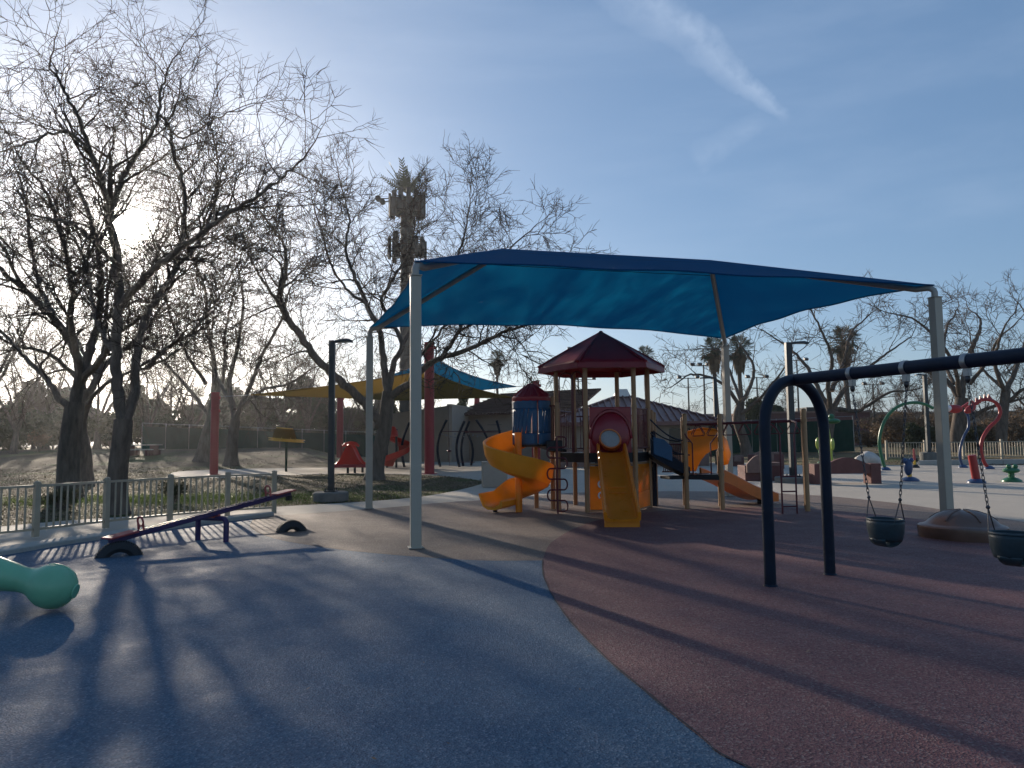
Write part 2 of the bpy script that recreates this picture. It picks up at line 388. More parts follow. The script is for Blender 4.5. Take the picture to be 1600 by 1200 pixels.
    def mesh(s, name, off=None, smooth=True, fix=True):
        me = bpy.data.meshes.new(name)
        v = s.v if off is None else [(a - off.x, b - off.y, c - off.z) for a, b, c in s.v]
        me.from_pydata(v, [], s.f); me.update()
        if fix:
            bm = bmesh.new(); bm.from_mesh(me); bmesh.ops.recalc_face_normals(bm, faces=bm.faces); bm.to_mesh(me); bm.free()
        if smooth:
            me.polygons.foreach_set('use_smooth', [True] * len(me.polygons))
            try: me.set_sharp_from_angle(angle=R(38))
            except Exception: pass
        return me

def mesh_np(name, verts, quads, smooth=False):
    me = bpy.data.meshes.new(name)
    nv, nq = len(verts), len(quads)
    k = quads.shape[1]
    me.vertices.add(nv); me.vertices.foreach_set('co', verts.astype(np.float32).ravel())
    me.loops.add(nq * k); me.loops.foreach_set('vertex_index', quads.astype(np.int32).ravel())
    me.polygons.add(nq)
    me.polygons.foreach_set('loop_start', np.arange(0, nq * k, k, dtype=np.int32))
    if smooth: me.polygons.foreach_set('use_smooth', np.ones(nq, dtype=bool))
    me.update(calc_edges=True)
    return me

def link(name, me, m, parent=None, loc=None, kind=None, label=None):
    o = bpy.data.objects.new(name, me)
    if m is not None and len(me.materials) == 0: me.materials.append(MAT[m] if isinstance(m, str) else m)
    COL.objects.link(o)
    if parent is not None: o.parent = parent
    if loc is not None: o.location = loc
    if kind: o['kind'] = kind
    if label: o['label'] = label
    return o
def wloc(o):
    v = Vector((0, 0, 0))
    while o is not None: v = v + o.location; o = o.parent
    return v
def part(name, mb, m, parent, bevel=0.0, kind=None, label=None, smooth=True, fix=True, solid=0.0, sub=0):
    """geometry given in world coordinates, stored relative to the thing it belongs to"""
    me = mb.mesh(name, wloc(parent) if parent is not None else None, smooth, fix)
    o = link(name, me, m, parent, None, kind, label)
    if solid:
        k = o.modifiers.new('solid', 'SOLIDIFY'); k.thickness = solid; k.offset = 0
    if bevel:
        k = o.modifiers.new('bevel', 'BEVEL'); k.width = bevel; k.segments = 2; k.limit_method = 'ANGLE'; k.angle_limit = R(40)
    if sub:
        k = o.modifiers.new('sub', 'SUBSURF'); k.levels = sub; k.render_levels = sub
    return o
def thing(name, label, cat, loc=(0, 0, 0), group=None):
    o = bpy.data.objects.new(name, None); COL.objects.link(o)
    o.empty_display_size = 0.2
    o.location = loc; o['label'] = label; o['category'] = cat
    if group: o['group'] = group
    return o
def tag(o, label, cat, group=None):
    o['label'] = label; o['category'] = cat
    if group: o['group'] = group
    return o
def copy_tree(o, loc=None, rz=None, scale=None, label=None, group=None):
    kids = {}
    for k in o.children_recursive: kids.setdefault(k.parent.name, []).append(k)
    def rec(src, par):
        c = src.copy(); COL.objects.link(c)
        if par is not None: c.parent = par
        for k in kids.get(src.name, []): rec(k, c)
        return c
    c = rec(o, None)
    if loc is not None: c.location = loc
    if rz is not None: c.rotation_euler = (0, 0, rz)
    if scale is not None: c.scale = (scale,) * 3 if isinstance(scale, (int, float)) else scale
    if label: c['label'] = label
    if group: c['group'] = group
    return c
def smooth(a, b, x):
    t = max(0.0, min(1.0, (x - a) / (b - a))); return t * t * (3 - 2 * t)
def catmull(pts, k=5):
    P = [Vector(p) for p in pts]; P = [P[0] * 2 - P[1]] + P + [P[-1] * 2 - P[-2]]; out = []
    for i in range(1, len(P) - 2):
        for j in range(k):
            t = j / k; a, b, c, d = P[i - 1], P[i], P[i + 1], P[i + 2]
            out.append(0.5 * ((2 * b) + (c - a) * t + (2 * a - 5 * b + 4 * c - d) * t * t + (3 * b - a - 3 * c + d) * t ** 3))
    out.append(P[-2]); return out
def arc(c, ax, ay, r, a0, a1, n):
    c = Vector(c); ax = Vector(ax); ay = Vector(ay)
    return [c + ax * (r * math.cos(a0 + (a1 - a0) * i / n)) + ay * (r * math.sin(a0 + (a1 - a0) * i / n)) for i in range(n + 1)]

# ------------------------------------------------------------------ ground
def tz(x, y):
    if y < 40: return 0.0
    u = x / y
    a = 1.15 * (1 - smooth(-0.30, -0.2, u)) + 0.55 * smooth(0.24, 0.31, u)
    return a * smooth(43, 64, y)
def Gt(px, py):
    p = G(px, py) if ray(px, py).z < -1e-4 else V(px, py, 90)
    d = ray(px, py); Y = 5.0
    while Y < 300:
        q = V(px, py, Y)
        if q.z <= tz(q.x, q.y): return Vector((q.x, q.y, tz(q.x, q.y)))
        Y += 0.1
    q = V(px, py, 80); return Vector((q.x, q.y, tz(q.x, q.y)))

xs = [-2400, -1200, -600, -250, -130] + list(range(-90, 92, 3)) + [130, 250, 600, 1200, 2400]
ys = [-300, -120, -50, -20] + list(range(-10, 42, 4)) + list(range(42, 67, 1)) + [70, 80, 100, 140, 220, 400, 900, 1500, 2400]
mb = MB()
vs = [(x, y, tz(x, y) - 0.012) for y in ys for x in xs]
nx = len(xs)
mb.add(vs, [(j * nx + i, j * nx + i + 1, (j + 1) * nx + i + 1, (j + 1) * nx + i) for j in range(len(ys) - 1) for i in range(nx - 1)])
ground = part('ground', mb, 'lawn', None, kind='structure', fix=False)

def sheet(name, poly, z, m, thick=0.0, kind='structure'):
    pts = [(p[0], p[1]) for p in poly]
    tri = tessellate_polygon([[Vector((a, b, 0)) for a, b in pts]])
    mb = MB(); mb.add([(a, b, z) for a, b in pts], [tuple(t) for t in tri])
    n = len(pts)
    mb.add([(a, b, z) for a, b in pts] + [(a, b, z - 0.06) for a, b in pts], [(i, (i + 1) % n, (i + 1) % n + n, i + n) for i in range(n)])
    o = part(name, mb, m, None, kind=kind, smooth=False)
    # make top faces point up
    bm = bmesh.new(); bm.from_mesh(o.data)
    for f in bm.faces:
        if abs(f.normal.z) > 0.9 and f.normal.z < 0: f.normal_flip()
    bm.to_mesh(o.data); bm.free()
    return o
def gp(l): return [(lambda q: (q.x, q.y))(G(*p)) if p[1] > 600 else (p[0], p[1]) for p in l]
def curve2(l, k=6):
    return [(p.x, p.y) for p in catmull([Vector((a, b, 0)) for a, b in l], k)]
path_far = curve2(gp([(-260, 842), (-100, 832), (0, 823), (100, 814), (190, 808), (265, 803), (350, 797), (430, 792), (568, 784), (660, 776), (720, 765), (757, 754), (740, 749), (680, 743), (560, 740), (430, 743), (320, 747), (268, 742), (290, 736), (400, 732)]))
conc = path_far + [(-15, 47), (-6, 60), (22, 60), (14.5, 42)] + gp([(1240, 727), (1440, 727), (1700, 727)]) + [(60, 38), (70, -30), (-40, -30), (-40, 8)]
sheet('concrete_plaza', conc, 0.004, 'concrete')
curb_line = gp([(-260, 905), (-120, 888), (0, 870), (100, 853), (200, 838), (300, 823), (395, 811), (428, 806)])
rub_edge = gp([(577, 796), (700, 785), (754, 782), (850, 774), (902, 770), (1040, 768), (1180, 769), (1240, 773), (1300, 776), (1412, 788), (1492, 800), (1600, 816), (1800, 850)])
sheet('tan_rubber_surface', curve2(curb_line + rub_edge, 4) + [(14, 5), (14, -9), (-14, -9), (-14, 5.5)], 0.008, 'tan_rubber')
blue_edge = curve2(gp([(395, 812), (392, 826), (430, 843), (517, 858), (590, 866), (650, 871), (750, 877), (846, 877)]), 4)
circ = curve2(gp([(848, 877), (850, 905), (880, 960), (945, 1030), (1010, 1085), (1100, 1160), (1160, 1200)]) + [(1.75, 2.55), (2.6, 1.6), (4.0, 0.6), (6, -0.2), (9, -0.5)], 4)
sheet('blue_rubber_surface', curve2(curb_line[:-1], 4) + blue_edge + circ + [(9, -9), (-14, -9), (-14, 5.5)], 0.012, 'blue_rubber')
red_top = curve2(gp([(848, 877), (856, 856), (870, 843), (905, 824), (960, 808), (1040, 799), (1150, 794), (1260, 796), (1380, 806), (1500, 822), (1620, 846)]), 4)
sheet('red_rubber_surface', red_top[::-1][:-1] + circ[:] + [(12.5, -0.3), (12.5, 6)], 0.016, 'red_rubber')
# pour joints between the rubber colours: narrow, a little ragged, filled with grit
def joint(line, w, z):
    m = MB(); rj = random.Random(2); P = [Vector((a, b, z)) for a, b in curve2(line, 5)]; rows = []
    for i, p in enumerate(P):
        d = (P[min(i + 1, len(P) - 1)] - P[max(i - 1, 0)]).normalized(); n = Vector((-d.y, d.x, 0)); k = w * rj.uniform(0.5, 1.3); j_ = rj.uniform(-w, w) * 0.5
        rows.append([p + n * (k + j_), p - n * (k - j_)])
    m.sweep(rows, closed_ring=False); part('rubber_joint', m, 'rubber_black', None, kind='structure')
joint([q for i, q in enumerate(circ) if i % 2 == 0], 0.006, 0.021)
joint([q for i, q in enumerate(blue_edge[4:]) if i % 3 == 0], 0.006, 0.0205)
# raised kerb along the fence
mb = MB(); cl3 = [Vector((a, b, 0)) for a, b in curve2(curb_line, 4)]
rings = []
for i, p in enumerate(cl3):
    d = (cl3[min(i + 1, len(cl3) - 1)] - cl3[max(i - 1, 0)]).normalized(); n = Vector((-d.y, d.x, 0))
    rings.append([p + n * 0.0 + Vector((0, 0, -0.05)), p + Vector((0, 0, 0.07)), p + n * 0.02 + Vector((0, 0, 0.085)), p + n * 0.36 + Vector((0, 0, 0.085)), p + n * 0.38 + Vector((0, 0, -0.05))])
mb.sweep(rings)
part('kerb_strip', mb, 'curb', None, kind='structure')

# far desert hills
mb = MB(); rr = random.Random(3); ring = []
def ridge(a): return 36 + 12 * math.sin(a * 7 + 1) + 8 * math.sin(a * 17 + 2) + 4 * math.sin(a * 41) + 2.5 * math.sin(a * 97 + 1)
nA = 260
for k, (dist, f) in enumerate(((1100, 0.0), (1200, 0.42), (1300, 0.8), (1380, 1.0), (1550, 0.7), (1800, -0.02))):
    row = []
    for i in range(nA + 1):
        a = R(-64) + R(128) * i / nA
        h = max(3, ridge(a)) * f * (0.88 if math.degrees(a) > 0 else 0.3) * (1 + 0.22 * math.sin(a * 140 + k * 2.1)) + rr.uniform(-1.2, 1.2) * (f > 0.1)
        row.append((dist * math.sin(a), dist * math.cos(a), h))
    ring.append(row)
mb.sweep([[Vector(p) for p in r_] for r_ in ring], closed_ring=False)
part('hills', mb, 'mountain', None, kind='structure')

# haze: one even box of thin air round the whole place
hm = bpy.data.materials.new('thin_haze'); hm.use_nodes = True
ht_ = hm.node_tree
for n in list(ht_.nodes): ht_.nodes.remove(n)
pv = ht_.nodes.new('ShaderNodeVolumePrincipled'); ho_ = ht_.nodes.new('ShaderNodeOutputMaterial')
pv.inputs['Color'].default_value = (0.93, 0.95, 1.0, 1); pv.inputs['Density'].default_value = 0.00038; pv.inputs['Anisotropy'].default_value = 0.82
ht_.links.new(pv.outputs[0], ho_.inputs['Volume'])
mb = MB(); mb.box((0, 1050, 34), (5200, 2900, 76)); hz = part('haze', mb, hm, None, kind='stuff', smooth=False)
# ================================================================== big shade canopy
TOPZ = 4.19
cA = Vector((-1.42, 10.62, 0)); cB = Vector((-3.34, 16.9, 0)); cC = Vector((7.56, 12.75, 0))
cD = Vector((5.76, 19.4, 0))
can = thing('shade_canopy', 'large blue fabric hip canopy on four cream square posts over the climbing tower', 'shade canopy', (cA + cB + cC + cD) / 4)
u_ = (cC - cA).normalized(); v_ = (cB - cA).normalized()
mid1 = (cA + cB) / 2; mid2 = (cC + cD) / 2
R1 = Vector((-0.16, 14.3, 5.40)); R2 = Vector((4.35, 15.5, 5.42))
for i, c in enumerate((cA, cB, cC, cD)):
    cen = (R1 if i < 2 else R2)
    d = Vector((cen.x - c.x, cen.y - c.y, 0)).normalized()
    m = MB(); m.bar(c, c + Vector((0, 0, 4.0)), 0.157, 0.157, u_); p = part('post', m, 'cream', can, 0.008)
    m = MB(); m.bar(c + Vector((0, 0, 4.002)), c + Vector((0, 0, 4.016)), 0.185, 0.185, u_); part('cap_plate', m, 'cream', p, 0.003)
    m = MB(); m.bar(c + Vector((0, 0, 0.016)), c + Vector((0, 0, 0.03)), 0.22, 0.22, u_); part('base_plate', m, 'cream', p, 0.003)
    top = c + Vector((0, 0, TOPZ - 0.03))
    slope = (cen - (c + Vector((0, 0, TOPZ)))).normalized()
    m = MB()
    pts = [c + Vector((0, 0, 4.016)), c + Vector((0, 0, 4.10))] + [c + Vector((0, 0, 4.10)) + d * (0.16 * (1 - math.cos(t))) + Vector((0, 0, 0.10 * math.sin(t))) for t in (0.4, 0.8, 1.2)]
    pts += [top + slope * 0.30 - Vector((0, 0, 0.05)), cen - Vector((0, 0, 0.08))]
    m.tube(pts, 0.055, 10); part('hip_beam', m, 'steel_grey', can)
m = MB(); m.tube([R1 - Vector((0, 0, 0.08)), R2 - Vector((0, 0, 0.08))], 0.055, 10); part('ridge_beam', m, 'steel_grey', can)
tA, tB, tC, tD = (c + Vector((0, 0, TOPZ + 0.045)) for c in (cA, cB, cC, cD))
def slope_panel(e0, e1, r0, r1, dip, nu=28, nv=12):
    ctr = (r0 + r1) / 2; e_m = (e0 + e1) / 2; inn = (ctr - e_m).normalized()
    rings = []; edge = []
    for j in range(nv + 1):
        t = j / nv; row = []
        for i in range(nu + 1):
            s = i / nu
            lo = e0.lerp(e1, s) + inn * dip * (4 * s * (1 - s)); hi = r0.lerp(r1, s)
            p = lo.lerp(hi, t)
            wob = 0.018 * math.sin(s * 23 + t * 4) * (1 - t) * math.sin(math.pi * s)
            p = p - Vector((0, 0, 0.10 * math.sin(math.pi * t) * math.sin(math.pi * s) + wob))
            row.append(p)
            if j == 0: edge.append(p - Vector((0, 0, 0.004)))
        rings.append(row)
    m = MB(); m.sweep(rings, closed_ring=False)
    o = part('canopy_panel', m, 'sail_blue', can)
    h = MB(); h.tube(edge, 0.014, 6); part('hem_cable', h, 'sail_blue', o)
    for jj in ((10,) if nu * 0 + (r0 - r1).length > 1 else ()):
        h = MB(); h.tube([q - Vector((0, 0, 0.006)) for q in rings[jj]], 0.007, 5); part('stitched_seam', h, 'navy', o)
slope_panel(tA, tC, R1, R2, 0.30)
slope_panel(tB, tD, R1, R2, 0.42)
slope_panel(tA, tB, R1, R1, 0.26)
slope_panel(tC, tD, R2, R2, 0.24)

# ================================================================== swing frame and bucket swings
L1 = G(1204, 918); L2 = G(1297, 900)
leg_d = (L2 - L1); half = leg_d.length / 2; leg_d.normalize()
bm_d = Vector((0.40, -0.917, 0)).normalized()
ARCH_TOP = 2.175; TR = 0.06
sw = thing('swing_set', 'navy tube swing frame with arched legs and a long top beam', 'swing set', (L1 + L2) / 2)
def arch_at(t, lab=None):
    o = (L1 + L2) / 2 + bm_d * t
    pts = [o - leg_d * half, o - leg_d * half + Vector((0, 0, 1.0))]
    pts += arc(o + Vector((0, 0, ARCH_TOP - half)), leg_d, Vector((0, 0, 1)), half, math.pi, 0, 22)
    pts += [o + leg_d * half + Vector((0, 0, 1.0)), o + leg_d * half]
    m = MB(); m.tube(pts, TR, 18); a = part('arch_leg', m, 'navy', sw)
    for sgn in (-1, 1):
        m = MB(); m.lathe([(0.063, 0.016), (0.075, 0.018), (0.07, 0.03), (0.063, 0.034)], o + leg_d * half * sgn, 16); part('ground_collar', m, 'navy', a)
arch_at(0); arch_at(4.55)
bo = (L1 + L2) / 2 + Vector((0, 0, ARCH_TOP + 0.005))
m = MB(); m.tube([bo - bm_d * 0.02, bo + bm_d * 4.6], TR * 1.02, 18); part('top_beam', m, 'navy', sw)
ts = [0.78, 1.38, 1.96, 2.56]
def bolt_clamp(t):
    o = bo + bm_d * t
    m = MB(); m.tube([o - bm_d * 0.024, o + bm_d * 0.024], TR * 1.02 + 0.008, 18)
    m.box(o - Vector((0, 0, TR + 0.035)), (0.05, 0.05, 0.07), Matrix.Rotation(math.atan2(bm_d.y, bm_d.x), 3, 'Z'))
    c = part('clamp', m, 'galv', sw, 0.003)
    m = MB(); m.ball(o - Vector((0, 0, TR + 0.09)), 0.024, 10, 6, (1, 1, 1.5)); part('swivel', m, 'chain', c)
    return o - Vector((0, 0, TR + 0.12))
hang = [bolt_clamp(t) for t in ts]
def chain_mb(a, b, pitch=0.042):
    m = MB(); d = b - a; n = max(2, int(d.length / pitch)); dn = d.normalized(); s1, s2 = basis(dn)
    for i in range(n):
        c = a + d * ((i + 0.5) / n); ax = s1 if i % 2 else s2
        lp = [c + dn * (0.030 * math.cos(t) * (d.length / n / pitch)) + ax * 0.011 * math.sin(t) for t in [2 * math.pi * k / 8 for k in range(8)]]
        m.tube(lp, 0.0038, 4, closed=True)
    return m
def bucket_swing(h1, h2, lab, twist=0.0):
    c = (h1 + h2) / 2; c.z = 0.76
    t = thing('bucket_swing', lab, 'swing', c, 'bucket swings on the navy frame')
    b = (h2 - h1); b.z = 0; b.normalize(); f = Vector((-b.y, b.x, 0))
    b = (Matrix.Rotation(twist, 3, 'Z') @ b); f = (Matrix.Rotation(twist, 3, 'Z') @ f)
    def el(z, a, d, n=28): return [c + b * (a * math.cos(2 * math.pi * k / n)) + f * (d * math.sin(2 * math.pi * k / n) * (1 if True else 1)) + Vector((0, 0, z)) for k in range(n)]
    rings = [el(0.0, 0.165, 0.135), el(-0.03, 0.168, 0.138), el(-0.10, 0.163, 0.133), el(-0.16, 0.15, 0.12), el(-0.19, 0.138, 0.11)]
    m = MB(); m.sweep(rings, cap=False)
    shell = part('seat_shell', m, 'bucket', t, 0, solid=0.016)
    # front and back aprons that taper down to the saddle under the child
    m = MB(); rows = []
    for k in range(17):
        a = math.pi * k / 16 - math.pi / 2          # from front over bottom to back
        dep = 0.115 * math.sin(a); zz = -0.17 - 0.075 * math.cos(a)
        w = 0.05 + 0.035 * abs(math.sin(a)) ** 2
        rows.append([c + f * dep + b * x + Vector((0, 0, zz)) for x in (-w, -w * 0.5, 0, w * 0.5, w)])
    m.sweep(rows, closed_ring=False); part('saddle', m, 'bucket', t, 0, solid=0.016)
    m = MB(); m.tube(el(0.004, 0.168, 0.138), 0.011, 6, closed=True); part('rim', m, 'bucket', shell)
    for hk, sgn in ((h1, -1), (h2, 1)):
        k = c + b * 0.165 * sgn + Vector((0, 0, 0.20)) + (hk - c).dot(b) * 0.02 * b
        part('chain', chain_mb(hk, k), 'chain', t)
        m = MB()
        for q in (-0.07, 0.07):
            e = c + b * 0.152 * sgn + f * q + Vector((0, 0, -0.01)); m.tube([k, e], 0.0055, 5)
        m.ball(k, 0.017, 8, 6); part('hanger', m, 'chain', t)
bucket_swing(hang[0], hang[1], 'dark teal toddler bucket swing hanging on chains nearest the arched leg')
bucket_swing(hang[2], hang[3], 'navy toddler bucket swing cut by the right edge of the photo', 0.25)

# ================================================================== brown mound by the right post
mc = G(1491, 851); mc = mc + Vector((0.52, 0.62, 0))
m = MB(); rings = []
for (rad, z, lob) in ((0.0, 0.43, 0), (0.12, 0.424, 0), (0.24, 0.40, 0), (0.34, 0.36, 0.0), (0.43, 0.295, 0.0), (0.485, 0.235, 0.01), (0.53, 0.215, 0.02), (0.58, 0.205, 0.03), (0.605, 0.185, 0.04), (0.61, 0.15, 0.06), (0.60, 0.07, 0.10), (0.595, 0.012, 0.14)):
    ring = []
    for k in range(48):
        a = 2 * math.pi * k / 48
        lo = 1 - lob * (0.5 + 0.5 * math.cos(3 * a + 2.0)) ** 3
        ring.append(mc + Vector((rad * lo * math.cos(a), rad * lo * math.sin(a), z + 0.006 * math.sin(5 * a) * (rad > 0.1))))
    rings.append(ring)
m.sweep(rings, cap=True)
mo = thing('play_mound', 'low brown moulded plastic dome at the foot of the right canopy post', 'play mound', mc)
part('dome', m, 'brown_plastic', mo)
m = MB()
for k in range(6):
    a = 2 * math.pi * k / 6 + 0.5
    m.tube([mc + Vector((r_ * math.cos(a), r_ * math.sin(a), z_)) for r_, z_ in ((0.05, 0.432), (0.2, 0.412), (0.34, 0.362), (0.44, 0.287))], 0.012, 6)
part('raised_rib', m, 'brown_plastic', mo, kind='stuff')

# ================================================================== mint green bone shaped climber
bc = V(82, 916, 6.85)
m = MB(); ax = Vector((-1, -0.12, 0.27)).normalized(); s1, s2 = basis(ax)
prof = [(0.0, -0.235), (0.05, -0.233), (0.075, -0.222), (0.13, -0.195), (0.19, -0.14), (0.225, -0.06), (0.232, 0.0), (0.222, 0.07), (0.19, 0.135), (0.155, 0.185), (0.135, 0.23), (0.13, 0.30), (0.14, 0.42), (0.16, 0.58), (0.18, 0.75), (0.185, 0.95), (0.17, 1.1), (0.16, 1.2), (0.19, 1.3), (0.23, 1.42), (0.22, 1.55), (0.14, 1.66), (0.0, 1.69)]
m.lathe([(max(r_ * (0.88 if z < 0.35 else 0.94), 1e-4), z * 0.9) for r_, z in prof], bc, 32, ax, cap=False)
gb = thing('bone_climber', 'mint green moulded plastic bone with a ball end entering from the left edge', 'play climber', (bc.x, bc.y, 0))
part('bone_body', m, 'mint', gb)
m = MB(); m.tube([bc + ax * (-0.209 * math.cos(t)) + s2 * (0.2035 * math.sin(t)) for t in [-2.0 + 4.0 * k / 40 for k in range(41)]], 0.006, 6); part('mould_seam', m, 'mint', gb)
m = MB(); m.lathe([(0.07, 0.0), (0.066, 0.012), (0.03, 0.014), (0.002, 0.014)], bc - ax * 0.203, 20, -ax); part('end_cap', m, 'mint', gb)
m = MB()
for t_ in (0.62, 1.1):
    q = bc + ax * t_; m.tube([Vector((q.x, q.y, 0)), q], 0.045, 12)
part('support_post', m, 'lamp_metal', gb)

# ================================================================== seesaw
pl = G(170, 868) ; plo = V(172, 846, 10.1); phi = V(452, 771, 12.85)
ss = thing('seesaw', 'purple and red seesaw tilted down to the left beside the tan fence', 'seesaw', G(331, 847))
bd = (phi - plo).normalized()
bs, bu = basis(bd)
m = MB()
off = bu * 0.0
m.bar(plo, phi, 0.11, 0.06); bmO = part('beam', m, 'purple', ss, 0.012)
m = MB()
for q in (-0.045, 0.045): m.tube([plo + bd * 0.4 + bs * q + bu * 0.04, phi - bd * 0.35 + bs * q + bu * 0.04], 0.012, 6)
part('beam_rib', m, 'purple', bmO)
# bent tube base
hz = Vector((bs.x, bs.y, 0)).normalized(); fc = G(331, 846.5); topz = (plo + bd * (phi - plo).length * 0.52).z - 0.08
g1 = G(309, 845); g2 = G(353, 848); gd = (g2 - g1).normalized(); gw = (g2 - g1).length
m = MB(); r_ = 0.07
pts = [g1, g1 + Vector((0, 0, topz - r_))] + [g1 + gd * (r_ * (1 - math.cos(t))) + Vector((0, 0, topz - r_ + r_ * math.sin(t))) for t in (0.5, 1.0, 1.57)]
pts += [g2 - gd * r_ + Vector((0, 0, topz))] + [g2 - gd * (r_ * (1 - math.sin(t))) + Vector((0, 0, topz - r_ + r_ * math.cos(t))) for t in (0.5, 1.0, 1.57)] + [g2]
m.tube(pts, 0.042, 12); part('base_frame', m, 'purple', ss)
pc = (g1 + g2) / 2 + Vector((0, 0, topz + 0.045))
m = MB(); m.box(pc, (0.2, 0.12, 0.07), Matrix.Rotation(math.atan2(gd.y, gd.x), 3, 'Z')); m.tube([pc - gd * 0.16, pc + gd * 0.16], 0.028, 10); part('pivot', m, 'pink_red', ss, 0.008)
for e, sg in ((plo, 1), (phi, -1)):
    dd = bd * sg
    m = MB()
    m.bar(e - dd * 0.06 + bu * 0.052, e + dd * 0.36 + bu * 0.052, 0.24, 0.028)
    st_ = part('seat', m, 'pink_red', ss, 0.012)
    m = MB(); q = e + dd * 0.46 + bu * 0.05
    for w in (-0.06, 0.06):
        m.tube([q + bs * w, q + bs * w + bu * 0.10], 0.016, 8)
    lp = arc(q + bu * 0.115, bs, bu, 0.065, 0, 2 * math.pi, 18)[:-1]
    m.tube(lp, 0.014, 8, closed=True); part('handle', m, 'pink_red', ss)
    m = MB(); m.box(e - bu * 0.075 + dd * 0.02, (0.07, 0.11, 0.09), Matrix.Rotation(math.atan2(bd.y, bd.x), 3, 'Z')); part('bumper', m, 'rubber_black', ss, 0.015)
def half_tyre(c, rad, w, d, lab):
    t = thing('buried_tyre', lab, 'tyre', c, 'half buried tyres under the seesaw ends')
    m = MB(); side = Vector((-d.y, d.x, 0)); rings = []
    for i in range(25):
        a = math.pi * i / 24 * 1.08 - 0.04 * math.pi
        o = d * math.cos(a) + Vector((0, 0, math.sin(a)))
        sec = [(rad - 0.02, -w), (rad, -w * 0.8), (rad + 0.008, 0), (rad, w * 0.8), (rad - 0.02, w), (rad - 0.09, w * 1.1), (rad - 0.14, w * 0.75), (rad - 0.135, w * 0.7), (rad - 0.03, w * 0.8), (rad - 0.02, 0), (rad - 0.03, -w * 0.8), (rad - 0.135, -w * 0.7), (rad - 0.14, -w * 0.75), (rad - 0.09, -w * 1.1)]
        rings.append([c + o * r_ + side * q for r_, q in sec])
    m.sweep(rings); part('tyre_body', m, 'rubber_black', t)
    m = MB()
    for i in range(30):
        a = math.pi * i / 29
        o = d * math.cos(a) + Vector((0, 0, math.sin(a)))
        for q0, q1 in ((-0.8, -0.1), (0.1, 0.8)):
            m.bar(c + o * (rad + 0.009) + side * w * q0, c + o * (rad + 0.009) + side * w * q1, 0.02, 0.012, o)
    part('tread', m, 'rubber_black', t, kind='stuff')
dt = Vector((bd.x, bd.y, 0)).normalized()
half_tyre(G(180, 872) + Vector((0, 0.1, -0.09)), 0.30, 0.09, Vector((0.86, 0.5, 0)).normalized(), 'half buried black tyre under the lowered seesaw seat')
half_tyre(G(453, 832) + Vector((0, 0.08, -0.06)), 0.25, 0.09, Vector((0.86, 0.5, 0)).normalized(), 'half buried black tyre on the tan rubber below the raised seesaw end')

# ================================================================== tan picket fence (left)
fl = [Vector(p) for p in curve2(gp([(-150, 878), (0, 850), (55, 843), (165, 830), (265, 817.5), (355, 809), (428, 806)]), 40)] if False else None
fp = [(x_, y_) for x_, y_ in curve2([(-10.6, 8.4), (-9.0, 10.6)] + gp([(55, 843), (165, 829), (265, 818), (355, 810), (428, 805.5)]), 60)]
fpts = [Vector((a, b, 0)) for a, b in fp]
acc = [0]
for i in range(1, len(fpts)): acc.append(acc[-1] + (fpts[i] - fpts[i - 1]).length)
def along(s):
    s = max(0, min(acc[-1], s))
    i = max(1, min(len(acc) - 1, int(np.searchsorted(acc, s))))
    t = (s - acc[i - 1]) / max(1e-6, acc[i] - acc[i - 1]); return fpts[i - 1].lerp(fpts[i], t), (fpts[i] - fpts[i - 1]).normalized()
FH = 0.86
fen = thing('picket_fence', 'low tan metal picket fence curving behind the seesaw', 'fence', (fpts[-1].x, fpts[-1].y, 0.08))
pk = MB(); pk.box((0, 0, 0), (0.024, 0.024, FH - 0.17)); pk_me = pk.mesh('picket', None, False)
ps = MB(); ps.box((0, 0, 0), (0.085, 0.085, FH + 0.03)); ps.lathe([(0.06, FH / 2 + 0.015), (0.06, FH / 2 + 0.028), (0.01, FH / 2 + 0.045)], (0, 0, 0), 4); ps_me = ps.mesh('post', None, False)
fo = wloc(fen)
idx = [0, 60, 120, 180, 240, 300, 360]
post_s = [acc[min(i, len(acc) - 1)] for i in idx]
for k, s in enumerate(post_s):
    p, d = along(s); o = link('post', ps_me, 'fence_tan', fen, p + Vector((0, 0, 0.06 + FH / 2)) - fo); o.rotation_euler = (0, 0, math.atan2(d.y, d.x))
for k in range(len(post_s) - 1):
    a, b = post_s[k] + 0.053, post_s[k + 1] - 0.053
    for z in (0.17, 0.08 + FH - 0.06):
        m = MB(); m.sweep([[along(a + (b - a) * i / 8)[0] + Vector((-along(a + (b - a) * i / 8)[1].y, along(a + (b - a) * i / 8)[1].x, 0)) * q + Vector((0, 0, z + h)) for q, h in ((-0.022, -0.02), (0.022, -0.02), (0.022, 0.02), (-0.022, 0.02))] for i in range(9)])
        part('rail', m, 'fence_tan', fen, smooth=False)
    n = max(3, int((b - a) / 0.112))
    for i in range(1, n):
        p, d = along(a + (b - a) * i / n)
        o = link('picket', pk_me, 'fence_tan', fen, p + Vector((0, 0, 0.19 + (FH - 0.17) / 2)) - fo); o.rotation_euler = (0, 0, math.atan2(d.y, d.x))

